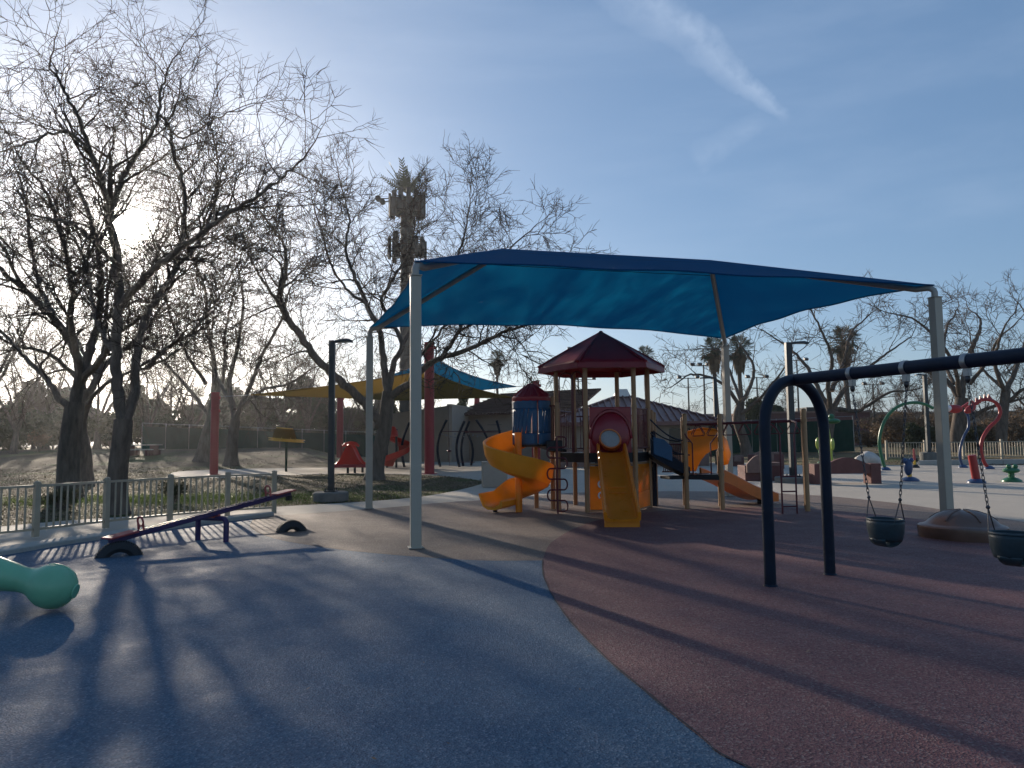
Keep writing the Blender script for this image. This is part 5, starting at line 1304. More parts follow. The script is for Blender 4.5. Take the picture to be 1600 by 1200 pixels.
# dark green service yard wall right of it
# ================================================================== tan community building
gb0 = thing('community_building', 'tan stucco building with brown tiled roof behind the arc climber', 'building', (-7, 56, 0))
c1 = V(704, 634, 54); c1z = c1.z
m = MB(); X0, X1, Y0_, Y1_ = V(604, 690, 57).x, c1.x, 54.0, 60.0
H1 = c1z
def vwall(p, q, z0, z1, z2=None, m_='stucco', nm='wall', par=gb0, th=0.25):
    p = Vector(p); q = Vector(q); d = (q - p).normalized(); nn_ = Vector((d.y, -d.x, 0)); Ln = (q - p).length
    m = MB(); m.prism([(0, z0), (Ln, z0), (Ln, z1 if z2 is None else z2), (0, z1)], p, d, (0, 0, 1), nn_ * th); return part(nm, m, m_, par)
vwall((X0, 57, 0), (X1 - 0.13, 54, 0), 0, H1 - 0.5, H1, 'stucco')
vwall((X1, 53.9, 0), (X1 + 2.2, 58.5, 0), 0, H1, H1 - 0.25, 'stucco_pale')  # sunlit wall face: its brightness is put into the paler stucco colour
m = MB(); m.bar(Vector((X1 - 0.1, 53.8, H1 + 0.06)), Vector((X1 + 2.25, 58.5, H1 - 0.18)), 0.4, 0.12); part('coping', m, 'stucco_pale', gb0)  # sunlit cap, likewise coloured paler to carry the light
# long wing with tile roof
wx0, wx1 = V(712, 650, 57).x, V(905, 650, 52).x
p0 = Vector((wx0, 57, 0)); p1 = Vector((wx1, 51, 0)); d = (p1 - p0).normalized(); nn_ = Vector((d.y, -d.x, 0))
ezz = V(740, 647, 56).z
vwall(p0, p1, 0, ezz + 0.05, None, 'stucco')
e0_ = p0 + nn_ * 0.7 + Vector((0, 0, ezz)); e1_ = p1 + nn_ * 0.7 + Vector((0, 0, ezz)); r0_ = p0 - nn_ * 3.4 + d * 2.2 + Vector((0, 0, ezz + 1.75)); r1_ = p1 - nn_ * 3.4 + Vector((0, 0, ezz + 1.75))
m = MB(); m.add([e0_, e1_, r1_, r0_] + [q - Vector((0, 0, 0.14)) for q in (e0_, e1_, r1_, r0_)], [(0, 1, 2, 3), (7, 6, 5, 4), (0, 4, 5, 1), (1, 5, 6, 2), (2, 6, 7, 3), (3, 7, 4, 0)]); rf = part('roof', m, 'roof_tile', gb0, smooth=False)
for k in range(12):
    t0_ = (k + 0.5) / 12; a_ = e0_.lerp(r0_, t0_); b_ = e1_.lerp(r1_, t0_); m = MB(); m.bar(a_ + Vector((0, 0, 0.03)), b_ + Vector((0, 0, 0.03)), 0.3, 0.05); part('tile_course', m, 'roof_tile', rf, smooth=False)
n = 34
for k in range(n):
    o = e0_.lerp(e1_, (k + 0.5) / n); m = MB(); m.tube([o - nn_ * 0.0 + Vector((0, 0, 0.02)), o + nn_ * 0.12 + Vector((0, 0, -0.03))], 0.085, 6); part('eave_tile', m, 'roof_tile', rf)
m = MB(); q = V(748, 665, 55); 
# solar panel rack on the roof and the wall lamp arm
for k in range(4):
    o = V(872 + k * 6, 622 - k * 1.2, 60); m = MB(); m.box(o, (0.33, 1.2, 0.06), Matrix.Rotation(0.25, 3, 'X')); part('solar_panel', m, 'glass_dark', gb0)
m = MB(); m.tube([V(876, 640, 60), V(876, 622, 60)], 0.05, 6); m.tube([V(888, 640, 60), V(888, 620, 60)], 0.05, 6); part('panel_rack', m, 'lamp_metal', gb0)
# far low commercial buildings right
fb = thing('far_building', 'long low grey commercial building beyond the right windscreen', 'building', (48, 105, 0.5))
m = MB(); m.box((50, 106, 2.6), (58, 12, 4.2)); part('wall', m, 'stucco', fb); m = MB(); m.box((50, 106, 4.78), (58.6, 12.6, 0.22)); part('parapet', m, 'stucco_pale', fb); m = MB(); m.box((44, 104, 5.3), (5, 4, 0.9)); part('roof_unit', m, 'antenna', fb)
for k in range(9): m = MB(); m.box((27 + 5.4 * k, 99.95, 2.2), (2.6, 0.12, 1.5)); part('window', m, 'glass_dark', fb)
fb2 = thing('far_building', 'far brick red low building seen through the swing arch', 'building', (36, 84, 0.5))
m = MB(); m.box((34, 86, 2.4), (14, 6, 3.8)); part('wall', m, 'maroon_concrete', fb2); m = MB(); m.box((34, 86, 4.4), (14.4, 6.4, 0.2)); part('parapet', m, 'stone_pink', fb2)
for k in range(4): m = MB(); m.box((29 + 3.2 * k, 82.95, 2.4), (1.4, 0.12, 1.3)); part('window', m, 'glass_dark', fb2)

# ================================================================== cell tower dressed as a palm
cb = Vector((V(636, 690, 66).x, 66, 0.0)); ctw = thing('cell_tower', 'cell phone tower disguised as a palm with antenna panels and stiff fronds', 'cell tower', cb)
zt = V(636, 310, 66).z
m = MB(); pts = []; rs = []
rr = random.Random(5)
for i in range(60): z = zt * i / 59; pts.append(cb + Vector((0, 0, z))); rs.append((0.72 - 0.14 * i / 59) * (1 + (0.10 if i % 2 else -0.04)))
m.tube(pts, rs, 14); part('trunk', m, 'antenna', ctw)
for lvl, (za, hh, rad, na) in enumerate(((V(636, 322, 66).z, 2.5, 1.6, 14), (V(636, 388, 66).z, 2.1, 1.7, 11))):
    for k in range(na):
        if lvl == 1 and k in (2, 3): continue
        an = 2 * math.pi * k / na + 0.2 * lvl; e = Vector((math.cos(an), math.sin(an), 0)); jit = rr.uniform(-0.3, 0.4)
        m = MB(); m.box(cb + e * rad + Vector((0, 0, za + jit)), (0.22, 0.42, hh * rr.uniform(0.75, 1.0)), Matrix.Rotation(an, 3, 'Z')); ap = part('antenna_panel', m, 'antenna', ctw, 0.02)
        m = MB()
        for dz in (-0.7, 0.7): m.tube([cb + Vector((0, 0, za + dz)), cb + e * (rad - 0.1) + Vector((0, 0, za + dz))], 0.05, 6)
        m.box(cb + e * (rad - 0.45) + Vector((0, 0, za - 0.2)), (0.25, 0.35, 0.8), Matrix.Rotation(an, 3, 'Z')); part('mount_arm', m, 'antenna', ap)
for dx, dz in ((-2.7, 0.5), (-2.3, 0.2)):
    m = MB(); q = cb + Vector((dx, 0, V(636, 318, 66).z + dz)); m.tube([q + Vector((0, -0.2, 0)), q + Vector((0, 0.2, 0))], 0.26, 14); m.tube([q, q + Vector((1.6, 0, 0))], 0.05, 6); part('dish', m, 'antenna', ctw)
fm = MB()
for j in range(11): pass
def stiff_frond(n=11, Ln=2.6, w=0.42):
    m = MB()
    for k in range(n):
        x = Ln * (0.12 + 0.88 * k / (n - 1)); hw = w * (0.55 + 0.45 * math.sin(math.pi * min(1, 0.2 + k / (n - 1))));
        for s in (-1, 1): m.add([(x, 0, 0), (x + 0.14, 0, 0.01), (x + 0.38, s * hw, 0.05), (x + 0.26, s * hw, 0.03)], [(0, 1, 2, 3)])
    m.tube([Vector((0, 0, 0)), Vector((Ln, 0, 0.0))], [0.06, 0.02], 5)
    return m.mesh('frond', None, False, fix=False)
sf = stiff_frond()
for k in range(46):
    an = rr.uniform(0, 2 * math.pi); el = R(rr.choice((72, 60, 50, 40, 25, 5, -20, -40)) + rr.uniform(-8, 8)); s = rr.uniform(0.75, 1.15)
    zz = zt + (0.5 if el > R(30) else -rr.uniform(0.3, 6.0))
    if el < R(15): s *= 0.65
    o = link('frond', sf, 'palm_leaf', ctw, Vector((0, 0, zz))); o.rotation_euler = Euler((rr.uniform(-0.7, 0.7), -el, an)); o.scale = (s, s, s)
# ================================================================== bare trees
nrg = np.random.default_rng(11)
def np_arr(mb): return np.array(mb.v, dtype=np.float64).reshape(-1, 3), np.array(mb.f, dtype=np.int64).reshape(-1, 4)
def wander(p, d, Ln, n, rg, jit, lift, zig=0.0):
    pts = [Vector(p)]; d = d.normalized(); st_ = Ln / n; a, b = basis(d); zs = rg.choice((-1, 1))
    for i in range(n):
        d = (d + Vector((rg.gauss(0, jit), rg.gauss(0, jit), rg.gauss(0, jit) + lift))).normalized()
        zz = a * (zig * zs); zs = -zs
        pts.append(pts[-1] + (d + zz).normalized() * st_)
    return pts
SPR = {}
def sprays(rad, key, droop=0.0, n_t=10):
    """small zig-zag twig clusters growing along +X, one unit long"""
    out = []
    for v in range(n_t):
        rg = random.Random(100 + v + key * 50); m = MB()
        pts = wander((0, 0, 0), Vector((1, 0, 0)), 1.0, 6, rg, 0.15, -droop, 0.13)
        m.tube(pts, [rad * 1.3, rad * 1.2, rad * 1.1, rad, rad * 0.85, rad * 0.65, rad * 0.35], 3, cap=False)
        for k in range(6):
            i = rg.randrange(1, 6); t = (pts[i] - pts[i - 1]).normalized(); a, b = basis(t); an = rg.uniform(0, 6.28)
            dd = t * rg.uniform(0.4, 0.9) + (a * math.cos(an) + b * math.sin(an)) * rg.uniform(0.6, 0.9)
            m.tube(wander(pts[i], dd, rg.uniform(0.25, 0.65), 3, rg, 0.18, -droop, 0.12), [rad, rad * 0.85, rad * 0.7, rad * 0.4], 3, cap=False)
        out.append(np_arr(m))
    return out
GAP = sd.copy()
def near_sun(p):
    # a ragged opening in the crowns of the three nearest trees
    v = (p - Vector((0, 0, EYE))).normalized()
    return v.dot(GAP) > math.cos(R(0.85 + 0.3 * math.sin(p.z * 5) + 0.4 * math.sin(p.x * 7)))
class Tree:
    thin = False
    def __init__(s, seed, twig_r, key, lift=0.02, droop=0.03, dens=1.0, spray_len=(0.45, 0.95), nspr=3):
        s.rg = random.Random(seed); s.m = MB(); s.sp = []; s.limbs = []; s.lift = lift; s.dens = dens; s.tr = twig_r; s.sl = spray_len; s.ns = nspr
        if key not in SPR: SPR[key] = sprays(twig_r, key, droop)
        s.tpl = SPR[key]
    def spray(s, p, d):
        if s.thin and near_sun(Vector(p) + d.normalized() * 0.3): return
        s.sp.append((Vector(p), d.normalized(), s.rg.uniform(*s.sl), s.rg.uniform(0, 6.28), s.rg.randrange(len(s.tpl))))
    def kid_dir(s, t, lo, hi):
        a, b = basis(t); an = s.rg.uniform(0, 6.28); k = s.rg.uniform(lo, hi)
        return (t * math.cos(k) + (a * math.cos(an) + b * math.sin(an)) * math.sin(k) + Vector((0, 0, s.lift * 4))).normalized()
    def branch(s, p, d, Ln, r, lvl):
        rg = s.rg
        if s.thin and (near_sun(Vector(p)) or near_sun(Vector(p) + d.normalized() * Ln * 0.7)): return
        n = max(4, int(Ln / 0.24)); n = min(n, 9)
        pts = wander(p, d, Ln, n, rg, 0.13, s.lift, 0.16)
        r1 = max(s.tr, r * 0.35)
        s.m.tube(pts, [r + (r1 - r) * i / n for i in range(n + 1)], 5 if lvl == 2 else 4, cap=False)
        if lvl == 2:
            k = max(2, int(Ln * 2.7 * s.dens + rg.random()))
            for j in range(k):
                f = 0.2 + 0.8 * (j + rg.random()) / k; i = min(n - 1, int(f * n)); q = pts[i].lerp(pts[i + 1], f * n - i); t = (pts[i + 1] - pts[i]).normalized()
                s.branch(q, s.kid_dir(t, 0.5, 1.15), Ln * rg.uniform(0.32, 0.62) + 0.2, max(s.tr * 1.15, r * 0.4), 3)
        else:
            for j in range(s.ns):
                f = 0.25 + 0.75 * rg.random(); i = min(n - 1, int(f * n)); t = (pts[i + 1] - pts[i]).normalized()
                s.spray(pts[i].lerp(pts[i + 1], f * n - i), s.kid_dir(t, 0.4, 1.1))
        s.spray(pts[-1], (pts[-1] - pts[-2]))
    def limb(s, pts, r0, r1, start=0.3, step=0.42, L0=1.6, k=6, jit=0.02, is_limb=True, spread=1.0):
        P = catmull(pts, k); n = len(P)
        P = [P[0]] + [p + Vector((s.rg.gauss(0, jit), s.rg.gauss(0, jit), s.rg.gauss(0, jit))) for p in P[1:]]
        rs = [r0 + (r1 - r0) * (i / (n - 1)) ** 0.8 for i in range(n)]
        if is_limb: s.limbs.append((P, rs))
        ln = 0; tot = sum((P[i + 1] - P[i]).length for i in range(n - 1)); nxt = tot * start
        for i in range(n - 1):
            sg = (P[i + 1] - P[i]).length
            while nxt < ln + sg:
                f = (nxt - ln) / max(sg, 1e-6); q = P[i].lerp(P[i + 1], f); t = (P[i + 1] - P[i]).normalized(); fr = nxt / tot
                Lb = L0 * s.rg.uniform(0.6, 1.25) * (1.0 - 0.35 * fr)
                s.branch(q, s.kid_dir(t, 0.55, 1.25), Lb, max(s.tr * 2, min(rs[i] * 0.55, 0.02 + 0.012 * Lb)), 2)
                nxt += step * s.rg.uniform(0.6, 1.4) / s.dens
            ln += sg
        s.branch(P[-1], (P[-1] - P[-2]), L0 * 0.9, r1, 2)
        return P
    def crown_arrays(s):
        vs, fs, o = [], [], 0
        if s.m.f: v, f = np_arr(s.m); vs.append(v); fs.append(f); o = len(v)
        for p, d, ln, roll, ti in s.sp:
            v, f = s.tpl[ti]; a, b = basis(d); c_, s_ = math.cos(roll), math.sin(roll)
            A = np.array([d * ln, (a * c_ + b * s_) * ln, (b * c_ - a * s_) * ln]); v2 = v @ A
            # keep the twigs' thickness: templates are drawn for unit length
            vs.append(v2 + np.array(p)); fs.append(f + o); o += len(v)
        return np.concatenate(vs), np.concatenate(fs)
def build_tree(name, label, base, tr, trunk, group, bark='bark', twig='twig', flare=True):
    """trunk: list of (points, radii)"""
    t = thing(name, label, 'tree', base, group)
    m = MB()
    for P, rs in trunk: m.tube(P, rs, 14)
    tk = part('trunk', m, bark, t, fix=False)
    for P, rs in tr.limbs:
        m = MB(); m.tube(P, rs, 9); part('limb', m, bark, t, fix=False)
    v, f = tr.crown_arrays()
    me = mesh_np('crown', v - np.array(wloc(t)), f)
    o = link('crown', me, twig, t, kind='stuff')
    return t
def trunk_path(pxs, Y0, r0, r1, base_z=0.0, k=6):
    P = catmull([V(x, y, Y0 + dy) for x, y, dy in pxs], k); n = len(P)
    rs = [(r0 + (r1 - r0) * i / (n - 1)) * (1 + 0.45 * math.exp(-i / 1.6)) for i in range(n)]
    P[0].z = base_z - 0.05
    return P, rs
TG = 'bare winter trees on the lawn'
def px_tree(name, label, Y0, trunks, limbs, seed, twig_r, key, base=None, dens=1.0, step=0.42, L0=1.6, nspr=3, twig='twig', spray_len=(0.45, 0.95), lift=0.02, bz=0.0, group=TG):
    tr = Tree(seed, twig_r, key, lift=lift, dens=dens, nspr=nspr, spray_len=spray_len); tr.thin = Y0 < 29
    tk = [trunk_path(p, Y0, a, b, bz) for p, a, b in trunks]
    for L_ in limbs:
        pts, a, b = L_[:3]; st_ = L_[3] if len(L_) > 3 else 0.3
        tr.limb([V(x, y, Y0 + dy) for x, y, dy in pts], a, b, st_, step, L0)
    bp = tk[0][0][0].copy(); bp.z = bz
    return build_tree(name, label, bp, tr, tk, group, 'bark', twig)

# --- the big near tree whose fork the sun stands behind
px_tree('bare_tree', 'near bare tree with a furrowed trunk, the low sun behind its fork', 16.5,
    [([(184, 812, 0), (184, 740, 0), (190, 690, 0), (193, 655, 0)], 0.215, 0.20)],
    [([(191, 660, 0), (183, 600, 0.1), (180, 540, 0.1), (186, 470, 0), (183, 410, -0.1), (173, 350, -0.2), (171, 322, -0.2)], 0.135, 0.085, 0.45),
     ([(171, 325, -0.2), (160, 288, -0.5), (140, 235, -0.9), (118, 175, -1.2), (100, 140, -1.3), (75, 105, -1.5)], 0.08, 0.02, 0.12),
     ([(172, 325, -0.2), (198, 270, 0.1), (230, 220, 0.4), (249, 180, 0.6), (252, 140, 0.7), (264, 105, 0.9)], 0.075, 0.018, 0.12),
     ([(140, 235, -0.9), (100, 205, -1.6), (50, 220, -2.2), (0, 240, -2.6)], 0.04, 0.016, 0.1),
     ([(195, 662, 0), (212, 610, 0.3), (213, 560, 0.4), (226, 500, 0.6), (250, 460, 0.7), (272, 420, 0.9), (287, 350, 1.1), (286, 290, 1.3), (270, 230, 1.5), (262, 190, 1.6)], 0.125, 0.03, 0.4),
     ([(188, 480, 0), (220, 440, -0.5), (262, 405, -1.0), (320, 360, -1.4), (380, 320, -1.8), (425, 290, -2.0), (462, 258, -2.1)], 0.10, 0.02, 0.2),
     ([(320, 360, -1.4), (350, 330, -0.9), (395, 325, -0.3), (440, 320, 0.2)], 0.05, 0.018, 0.15),
     ([(272, 420, 0.9), (310, 380, 1.6), (335, 320, 2.2), (340, 265, 2.6), (338, 225, 2.8)], 0.065, 0.018, 0.15),
     ([(230, 575, 0.3), (246, 558, 0.0), (262, 542, -0.2)], 0.06, 0.05, 0.7),
     ([(262, 542, -0.2), (300, 520, -0.8), (340, 470, -1.2), (365, 420, -1.5)], 0.03, 0.014, 0.1),
     ([(183, 560, 0.1), (150, 500, 0.8), (140, 440, 1.4), (120, 380, 1.9), (90, 330, 2.3)], 0.075, 0.02, 0.2),
     ([(190, 420, -0.1), (170, 400, -1.0), (140, 370, -2.0), (110, 350, -3.0), (60, 340, -3.6)], 0.06, 0.018, 0.2),
     ([(250, 180, 0.6), (285, 215, 0.9), (330, 190, 1.1), (370, 170, 1.3)], 0.032, 0.014, 0.1)],
    21, 0.0060, 1, dens=1.25, step=0.34, L0=1.35, nspr=2, spray_len=(0.5, 1.15))
# --- second near tree, left
px_tree('bare_tree', 'broad bare tree with many low limbs, left of the sun behind the fence', 21.5,
    [([(108, 778, 0), (107, 720, 0), (112, 670, 0), (118, 628, 0)], 0.31, 0.26)],
    [([(112, 640, 0), (92, 620, 0.2), (70, 590, 0.5), (40, 560, 0.9), (5, 520, 1.4)], 0.12, 0.05, 0.35),
     ([(118, 630, 0), (133, 570, 0.3), (150, 520, 0.5), (158, 450, 0.5), (150, 380, 0.6), (130, 310, 0.8), (110, 270, 1.0)], 0.17, 0.035, 0.35),
     ([(117, 632, 0), (122, 560, -0.3), (85, 500, -0.8), (40, 455, -1.2), (0, 420, -1.6), (-40, 395, -1.8)], 0.16, 0.04, 0.3),
     ([(128, 590, -0.1), (112, 520, -0.8), (112, 450, -1.4), (100, 380, -1.9), (80, 320, -2.3), (60, 280, -2.5)], 0.12, 0.03, 0.3),
     ([(122, 600, 0), (158, 560, -0.6), (185, 520, -1.2), (215, 500, -1.8), (245, 470, -2.2)], 0.11, 0.03, 0.3),
     ([(85, 500, -0.8), (60, 440, 0.2), (45, 370, 0.8), (40, 310, 1.2), (20, 250, 1.6)], 0.08, 0.02, 0.2),
     ([(112, 450, -1.4), (140, 400, -2.4), (165, 340, -3.0)], 0.06, 0.02, 0.2),
     ([(40, 455, -1.2), (10, 400, -2.2), (-25, 330, -2.8)], 0.06, 0.02, 0.15),
     ([(150, 380, 0.6), (185, 330, 1.4), (210, 290, 2.2)], 0.055, 0.02, 0.15)],
    22, 0.0066, 2, dens=0.85, nspr=2, step=0.46, L0=1.8, spray_len=(0.6, 1.35))
px_tree('bare_tree', 'leaning bare tree close behind the broad one on the left lawn', 27.5,
    [([(130, 752, 0), (131, 710, 0), (124, 660, 0), (140, 610, 0)], 0.30, 0.22)],
    [([(140, 612, 0), (160, 570, 0.5), (165, 500, 1.0), (170, 440, 1.3), (185, 390, 1.6)], 0.14, 0.03, 0.3),
     ([(138, 615, 0), (110, 580, -0.5), (70, 550, -1), (25, 540, -1.5), (-20, 520, -2)], 0.12, 0.03, 0.3),
     ([(128, 640, 0), (165, 600, -1), (205, 580, -1.8), (240, 560, -2.4)], 0.09, 0.03, 0.3),
     ([(150, 585, 0.3), (200, 540, 1.4), (245, 490, 2.4), (275, 430, 3.2)], 0.11, 0.03, 0.25),
     ([(165, 500, 1.0), (215, 450, -0.6), (250, 390, -1.6), (280, 340, -2.2)], 0.08, 0.025, 0.2),
     ([(205, 580, -1.8), (260, 560, -2.6), (310, 520, -3.2)], 0.06, 0.025, 0.2),
     ([(150, 590, 0.3), (120, 530, 1.2), (90, 470, 2.0), (60, 430, 2.6)], 0.09, 0.03, 0.3)],
    23, 0.0076, 3, dens=1.05, step=0.5, L0=2.0, spray_len=(0.65, 1.4), nspr=2)
# --- the middle tree with sweeping limbs
px_tree('bare_tree', 'leaning bare tree with long sweeping limbs behind the front canopy post', 30.0,
    [([(585, 748, 0), (590, 715, 0), (600, 675, 0), (604, 640, 0), (607, 612, 0)], 0.34, 0.25)],
    [([(596, 668, 0), (578, 640, -0.2), (548, 610, -0.5), (520, 585, -0.8), (492, 557, -1.1), (470, 525, -1.4), (448, 495, -1.7), (436, 466, -1.8)], 0.21, 0.12, 0.55),
     ([(436, 466, -1.8), (444, 440, -2.0), (448, 400, -2.2), (438, 370, -2.4), (418, 345, -2.6)], 0.10, 0.03, 0.15),
     ([(445, 490, -1.7), (425, 460, -2.4), (405, 430, -3.0), (390, 400, -3.4)], 0.08, 0.03, 0.15),
     ([(606, 618, 0), (599, 560, 0.3), (592, 515, 0.5), (573, 475, 0.8), (556, 435, 1.1), (540, 390, 1.4), (546, 345, 1.6), (535, 300, 1.9)], 0.17, 0.03, 0.3),
     ([(607, 615, 0), (615, 570, 0.5), (628, 540, 0.8), (612, 500, 1.2), (596, 470, 1.5), (618, 430, 2.0), (640, 390, 2.3), (650, 345, 2.6)], 0.15, 0.03, 0.3),
     ([(606, 622, 0), (640, 598, -0.4), (672, 568, -0.8), (708, 554, -1.0), (745, 540, -1.2), (785, 520, -1.4), (815, 510, -1.5)], 0.17, 0.05, 0.35),
     ([(745, 540, -1.2), (775, 525, -1.9), (805, 530, -2.5), (825, 550, -2.8)], 0.05, 0.02, 0.2),
     ([(690, 560, -0.9), (715, 520, 0.2), (740, 470, 1.0), (770, 420, 1.8), (800, 385, 2.4), (830, 360, 2.8)], 0.10, 0.025, 0.2),
     ([(628, 540, 0.8), (660, 490, 2.0), (700, 430, 3.0), (725, 370, 3.6), (735, 310, 4.0)], 0.10, 0.025, 0.25),
     ([(573, 475, 0.8), (545, 455, 2), (520, 420, 3.0), (505, 370, 3.6), (490, 320, 4)], 0.08, 0.025, 0.2),
     ([(715, 520, 0.2), (760, 490, -0.6), (800, 455, -1.2), (840, 430, -1.6)], 0.06, 0.02, 0.2),
     ([(640, 598, -0.4), (655, 560, -2.0), (690, 515, -3.2), (720, 460, -4.0)], 0.08, 0.025, 0.25)],
    24, 0.0088, 4, dens=1.05, step=0.52, L0=1.9, spray_len=(0.65, 1.4), lift=0.005)
# --- pair on the left lawn behind the short red pole
b_ = Gt(361, 727)
px_tree('bare_tree', 'slender forked bare tree just right of the short red pole', b_.y,
    [([(361, 728, 0), (363, 690, 0), (368, 655, 0)], 0.40, 0.30)],
    [([(368, 658, 0), (358, 600, 0.5), (372, 540, 0.8), (380, 470, 1.2), (372, 420, 1.5)], 0.22, 0.05, 0.2),
     ([(369, 655, 0), (392, 600, -0.5), (412, 550, -1), (440, 500, -1.6), (450, 460, -2)], 0.19, 0.05, 0.2),
     ([(372, 640, 0), (410, 610, -1.5), (450, 600, -2.5), (490, 575, -3.5)], 0.13, 0.04, 0.2),
     ([(366, 640, 0), (340, 590, 1.5), (330, 540, 2.5), (335, 480, 3.2)], 0.15, 0.04, 0.2)],
    25, 0.009, 5, dens=0.62, step=0.85, L0=2.6, spray_len=(0.9, 1.8), bz=b_.z, nspr=2)
b_ = Gt(317, 721)
px_tree('bare_tree', 'wide bare tree with a pale trunk just left of the short red pole', b_.y,
    [([(317, 722, 0), (322, 690, 0), (331, 655, 0), (334, 625, 0)], 0.52, 0.34)],
    [([(331, 655, 0), (305, 620, 1.0), (270, 580, 1.8), (245, 550, 2.4), (230, 500, 3)], 0.2, 0.05, 0.25),
     ([(334, 628, 0), (335, 570, -1), (325, 510, -1.8), (320, 450, -2.4), (300, 400, -3)], 0.24, 0.05, 0.2),
     ([(334, 628, 0), (350, 580, 0.6), (352, 520, 1.2), (365, 460, 1.8)], 0.2, 0.05, 0.2),
     ([(322, 600, 0), (290, 550, -1.5), (265, 490, -2.8), (255, 430, -3.6)], 0.15, 0.04, 0.2)],
    26, 0.009, 5, dens=0.62, step=0.85, L0=2.8, spray_len=(0.9, 1.8), bz=b_.z, nspr=2)
# --- right side trees
RG_ = 'pruned bare trees beyond the splash pad'
def rtree(lab, base, trunks, limbs, seed, dens=0.5, L0=2.2, lift=0.02):
    b_ = Gt(*base)
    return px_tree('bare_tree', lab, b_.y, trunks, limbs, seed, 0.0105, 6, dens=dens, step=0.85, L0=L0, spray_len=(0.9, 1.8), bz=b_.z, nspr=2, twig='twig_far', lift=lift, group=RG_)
rtree('massive pruned bare tree right behind the splash pad fence', (1496, 706),
    [([(1496, 707, 0), (1496, 680, 0), (1500, 650, 0), (1503, 622, 0)], 0.52, 0.46)],
    [([(1502, 630, 0), (1480, 596, 0.5), (1445, 580, 1), (1405, 583, 1.5), (1365, 590, 2)], 0.24, 0.05, 0.3),
     ([(1502, 626, 0), (1508, 580, 0.3), (1520, 540, 0.5), (1530, 520, 0.8), (1532, 500, 1.2), (1522, 488, 1.5)], 0.26, 0.05, 0.3),
     ([(1506, 660, 0), (1540, 640, -0.8), (1575, 628, -1.4), (1640, 612, -2)], 0.2, 0.06, 0.3),
     ([(1500, 620, 0), (1490, 570, -1.5), (1465, 530, -2.5), (1430, 500, -3.5), (1395, 490, -4)], 0.18, 0.04, 0.2),
     ([(1490, 600, 0.4), (1475, 560, 2), (1480, 510, 3), (1490, 495, 4), (1496, 482, 4.5)], 0.15, 0.04, 0.2),
     ([(1515, 600, 0), (1545, 560, -1.5), (1560, 530, -2.5), (1588, 505, -3.5)], 0.16, 0.04, 0.2)], 31)
rtree('wide bare tree seen through the swing arch and above the beam', (1292, 712),
    [([(1292, 713, 0), (1292, 690, 0), (1296, 662, 0), (1298, 640, 0)], 0.40, 0.33)],
    [([(1298, 643, 0), (1280, 610, 0.5), (1262, 575, 1.0), (1235, 545, 1.5), (1205, 525, 2)], 0.22, 0.05, 0.2),
     ([(1298, 643, 0), (1318, 610, 0), (1345, 585, 0.3), (1375, 560, 0.6), (1410, 535, 1)], 0.22, 0.05, 0.2),
     ([(1298, 640, 0), (1294, 600, -1), (1300, 560, -1.6), (1285, 520, -2.2), (1270, 490, -2.8)], 0.2, 0.05, 0.2),
     ([(1310, 640, 0), (1345, 640, -1), (1385, 615, -2), (1420, 610, -3)], 0.18, 0.05, 0.2),
     ([(1300, 610, 0), (1320, 560, 2), (1330, 520, 3), (1355, 495, 4)], 0.18, 0.05, 0.2)], 32)
rtree('crooked bare tree close right of the back canopy post', (1162, 712),
    [([(1168, 713, 0), (1163, 690, 0), (1152, 655, 0), (1158, 628, 0)], 0.40, 0.28)],
    [([(1158, 630, 0), (1172, 605, 0.5), (1178, 575, 1), (1165, 550, 1.5), (1150, 530, 2)], 0.18, 0.05, 0.25),
     ([(1156, 634, 0), (1135, 605, -0.5), (1110, 590, -1), (1080, 585, -2), (1055, 600, -3)], 0.16, 0.04, 0.2),
     ([(1153, 650, 0), (1185, 625, -1), (1215, 590, -2), (1235, 560, -2.8)], 0.16, 0.04, 0.2),
     ([(1158, 628, 0), (1140, 580, 2), (1128, 550, 3), (1100, 545, 4)], 0.14, 0.04, 0.2)], 33)
rtree('tall bare tree cut by the right edge beyond the picket fence', (1568, 708),
    [([(1566, 709, 0), (1565, 680, 0), (1568, 640, 0), (1572, 610, 0)], 0.38, 0.3)],
    [([(1572, 612, 0), (1590, 570, 0.5), (1600, 540, 1), (1608, 510, 1.5), (1604, 490, 2)], 0.2, 0.05, 0.2),
     ([(1571, 615, 0), (1555, 570, -1), (1562, 530, -2), (1572, 505, -2.6)], 0.18, 0.05, 0.2),
     ([(1570, 630, 0), (1610, 600, -1), (1650, 570, -2)], 0.16, 0.05, 0.2),
     ([(1572, 610, 0), (1548, 590, 1.5), (1525, 560, 2.6), (1515, 520, 3.6)], 0.15, 0.04, 0.2)], 34)

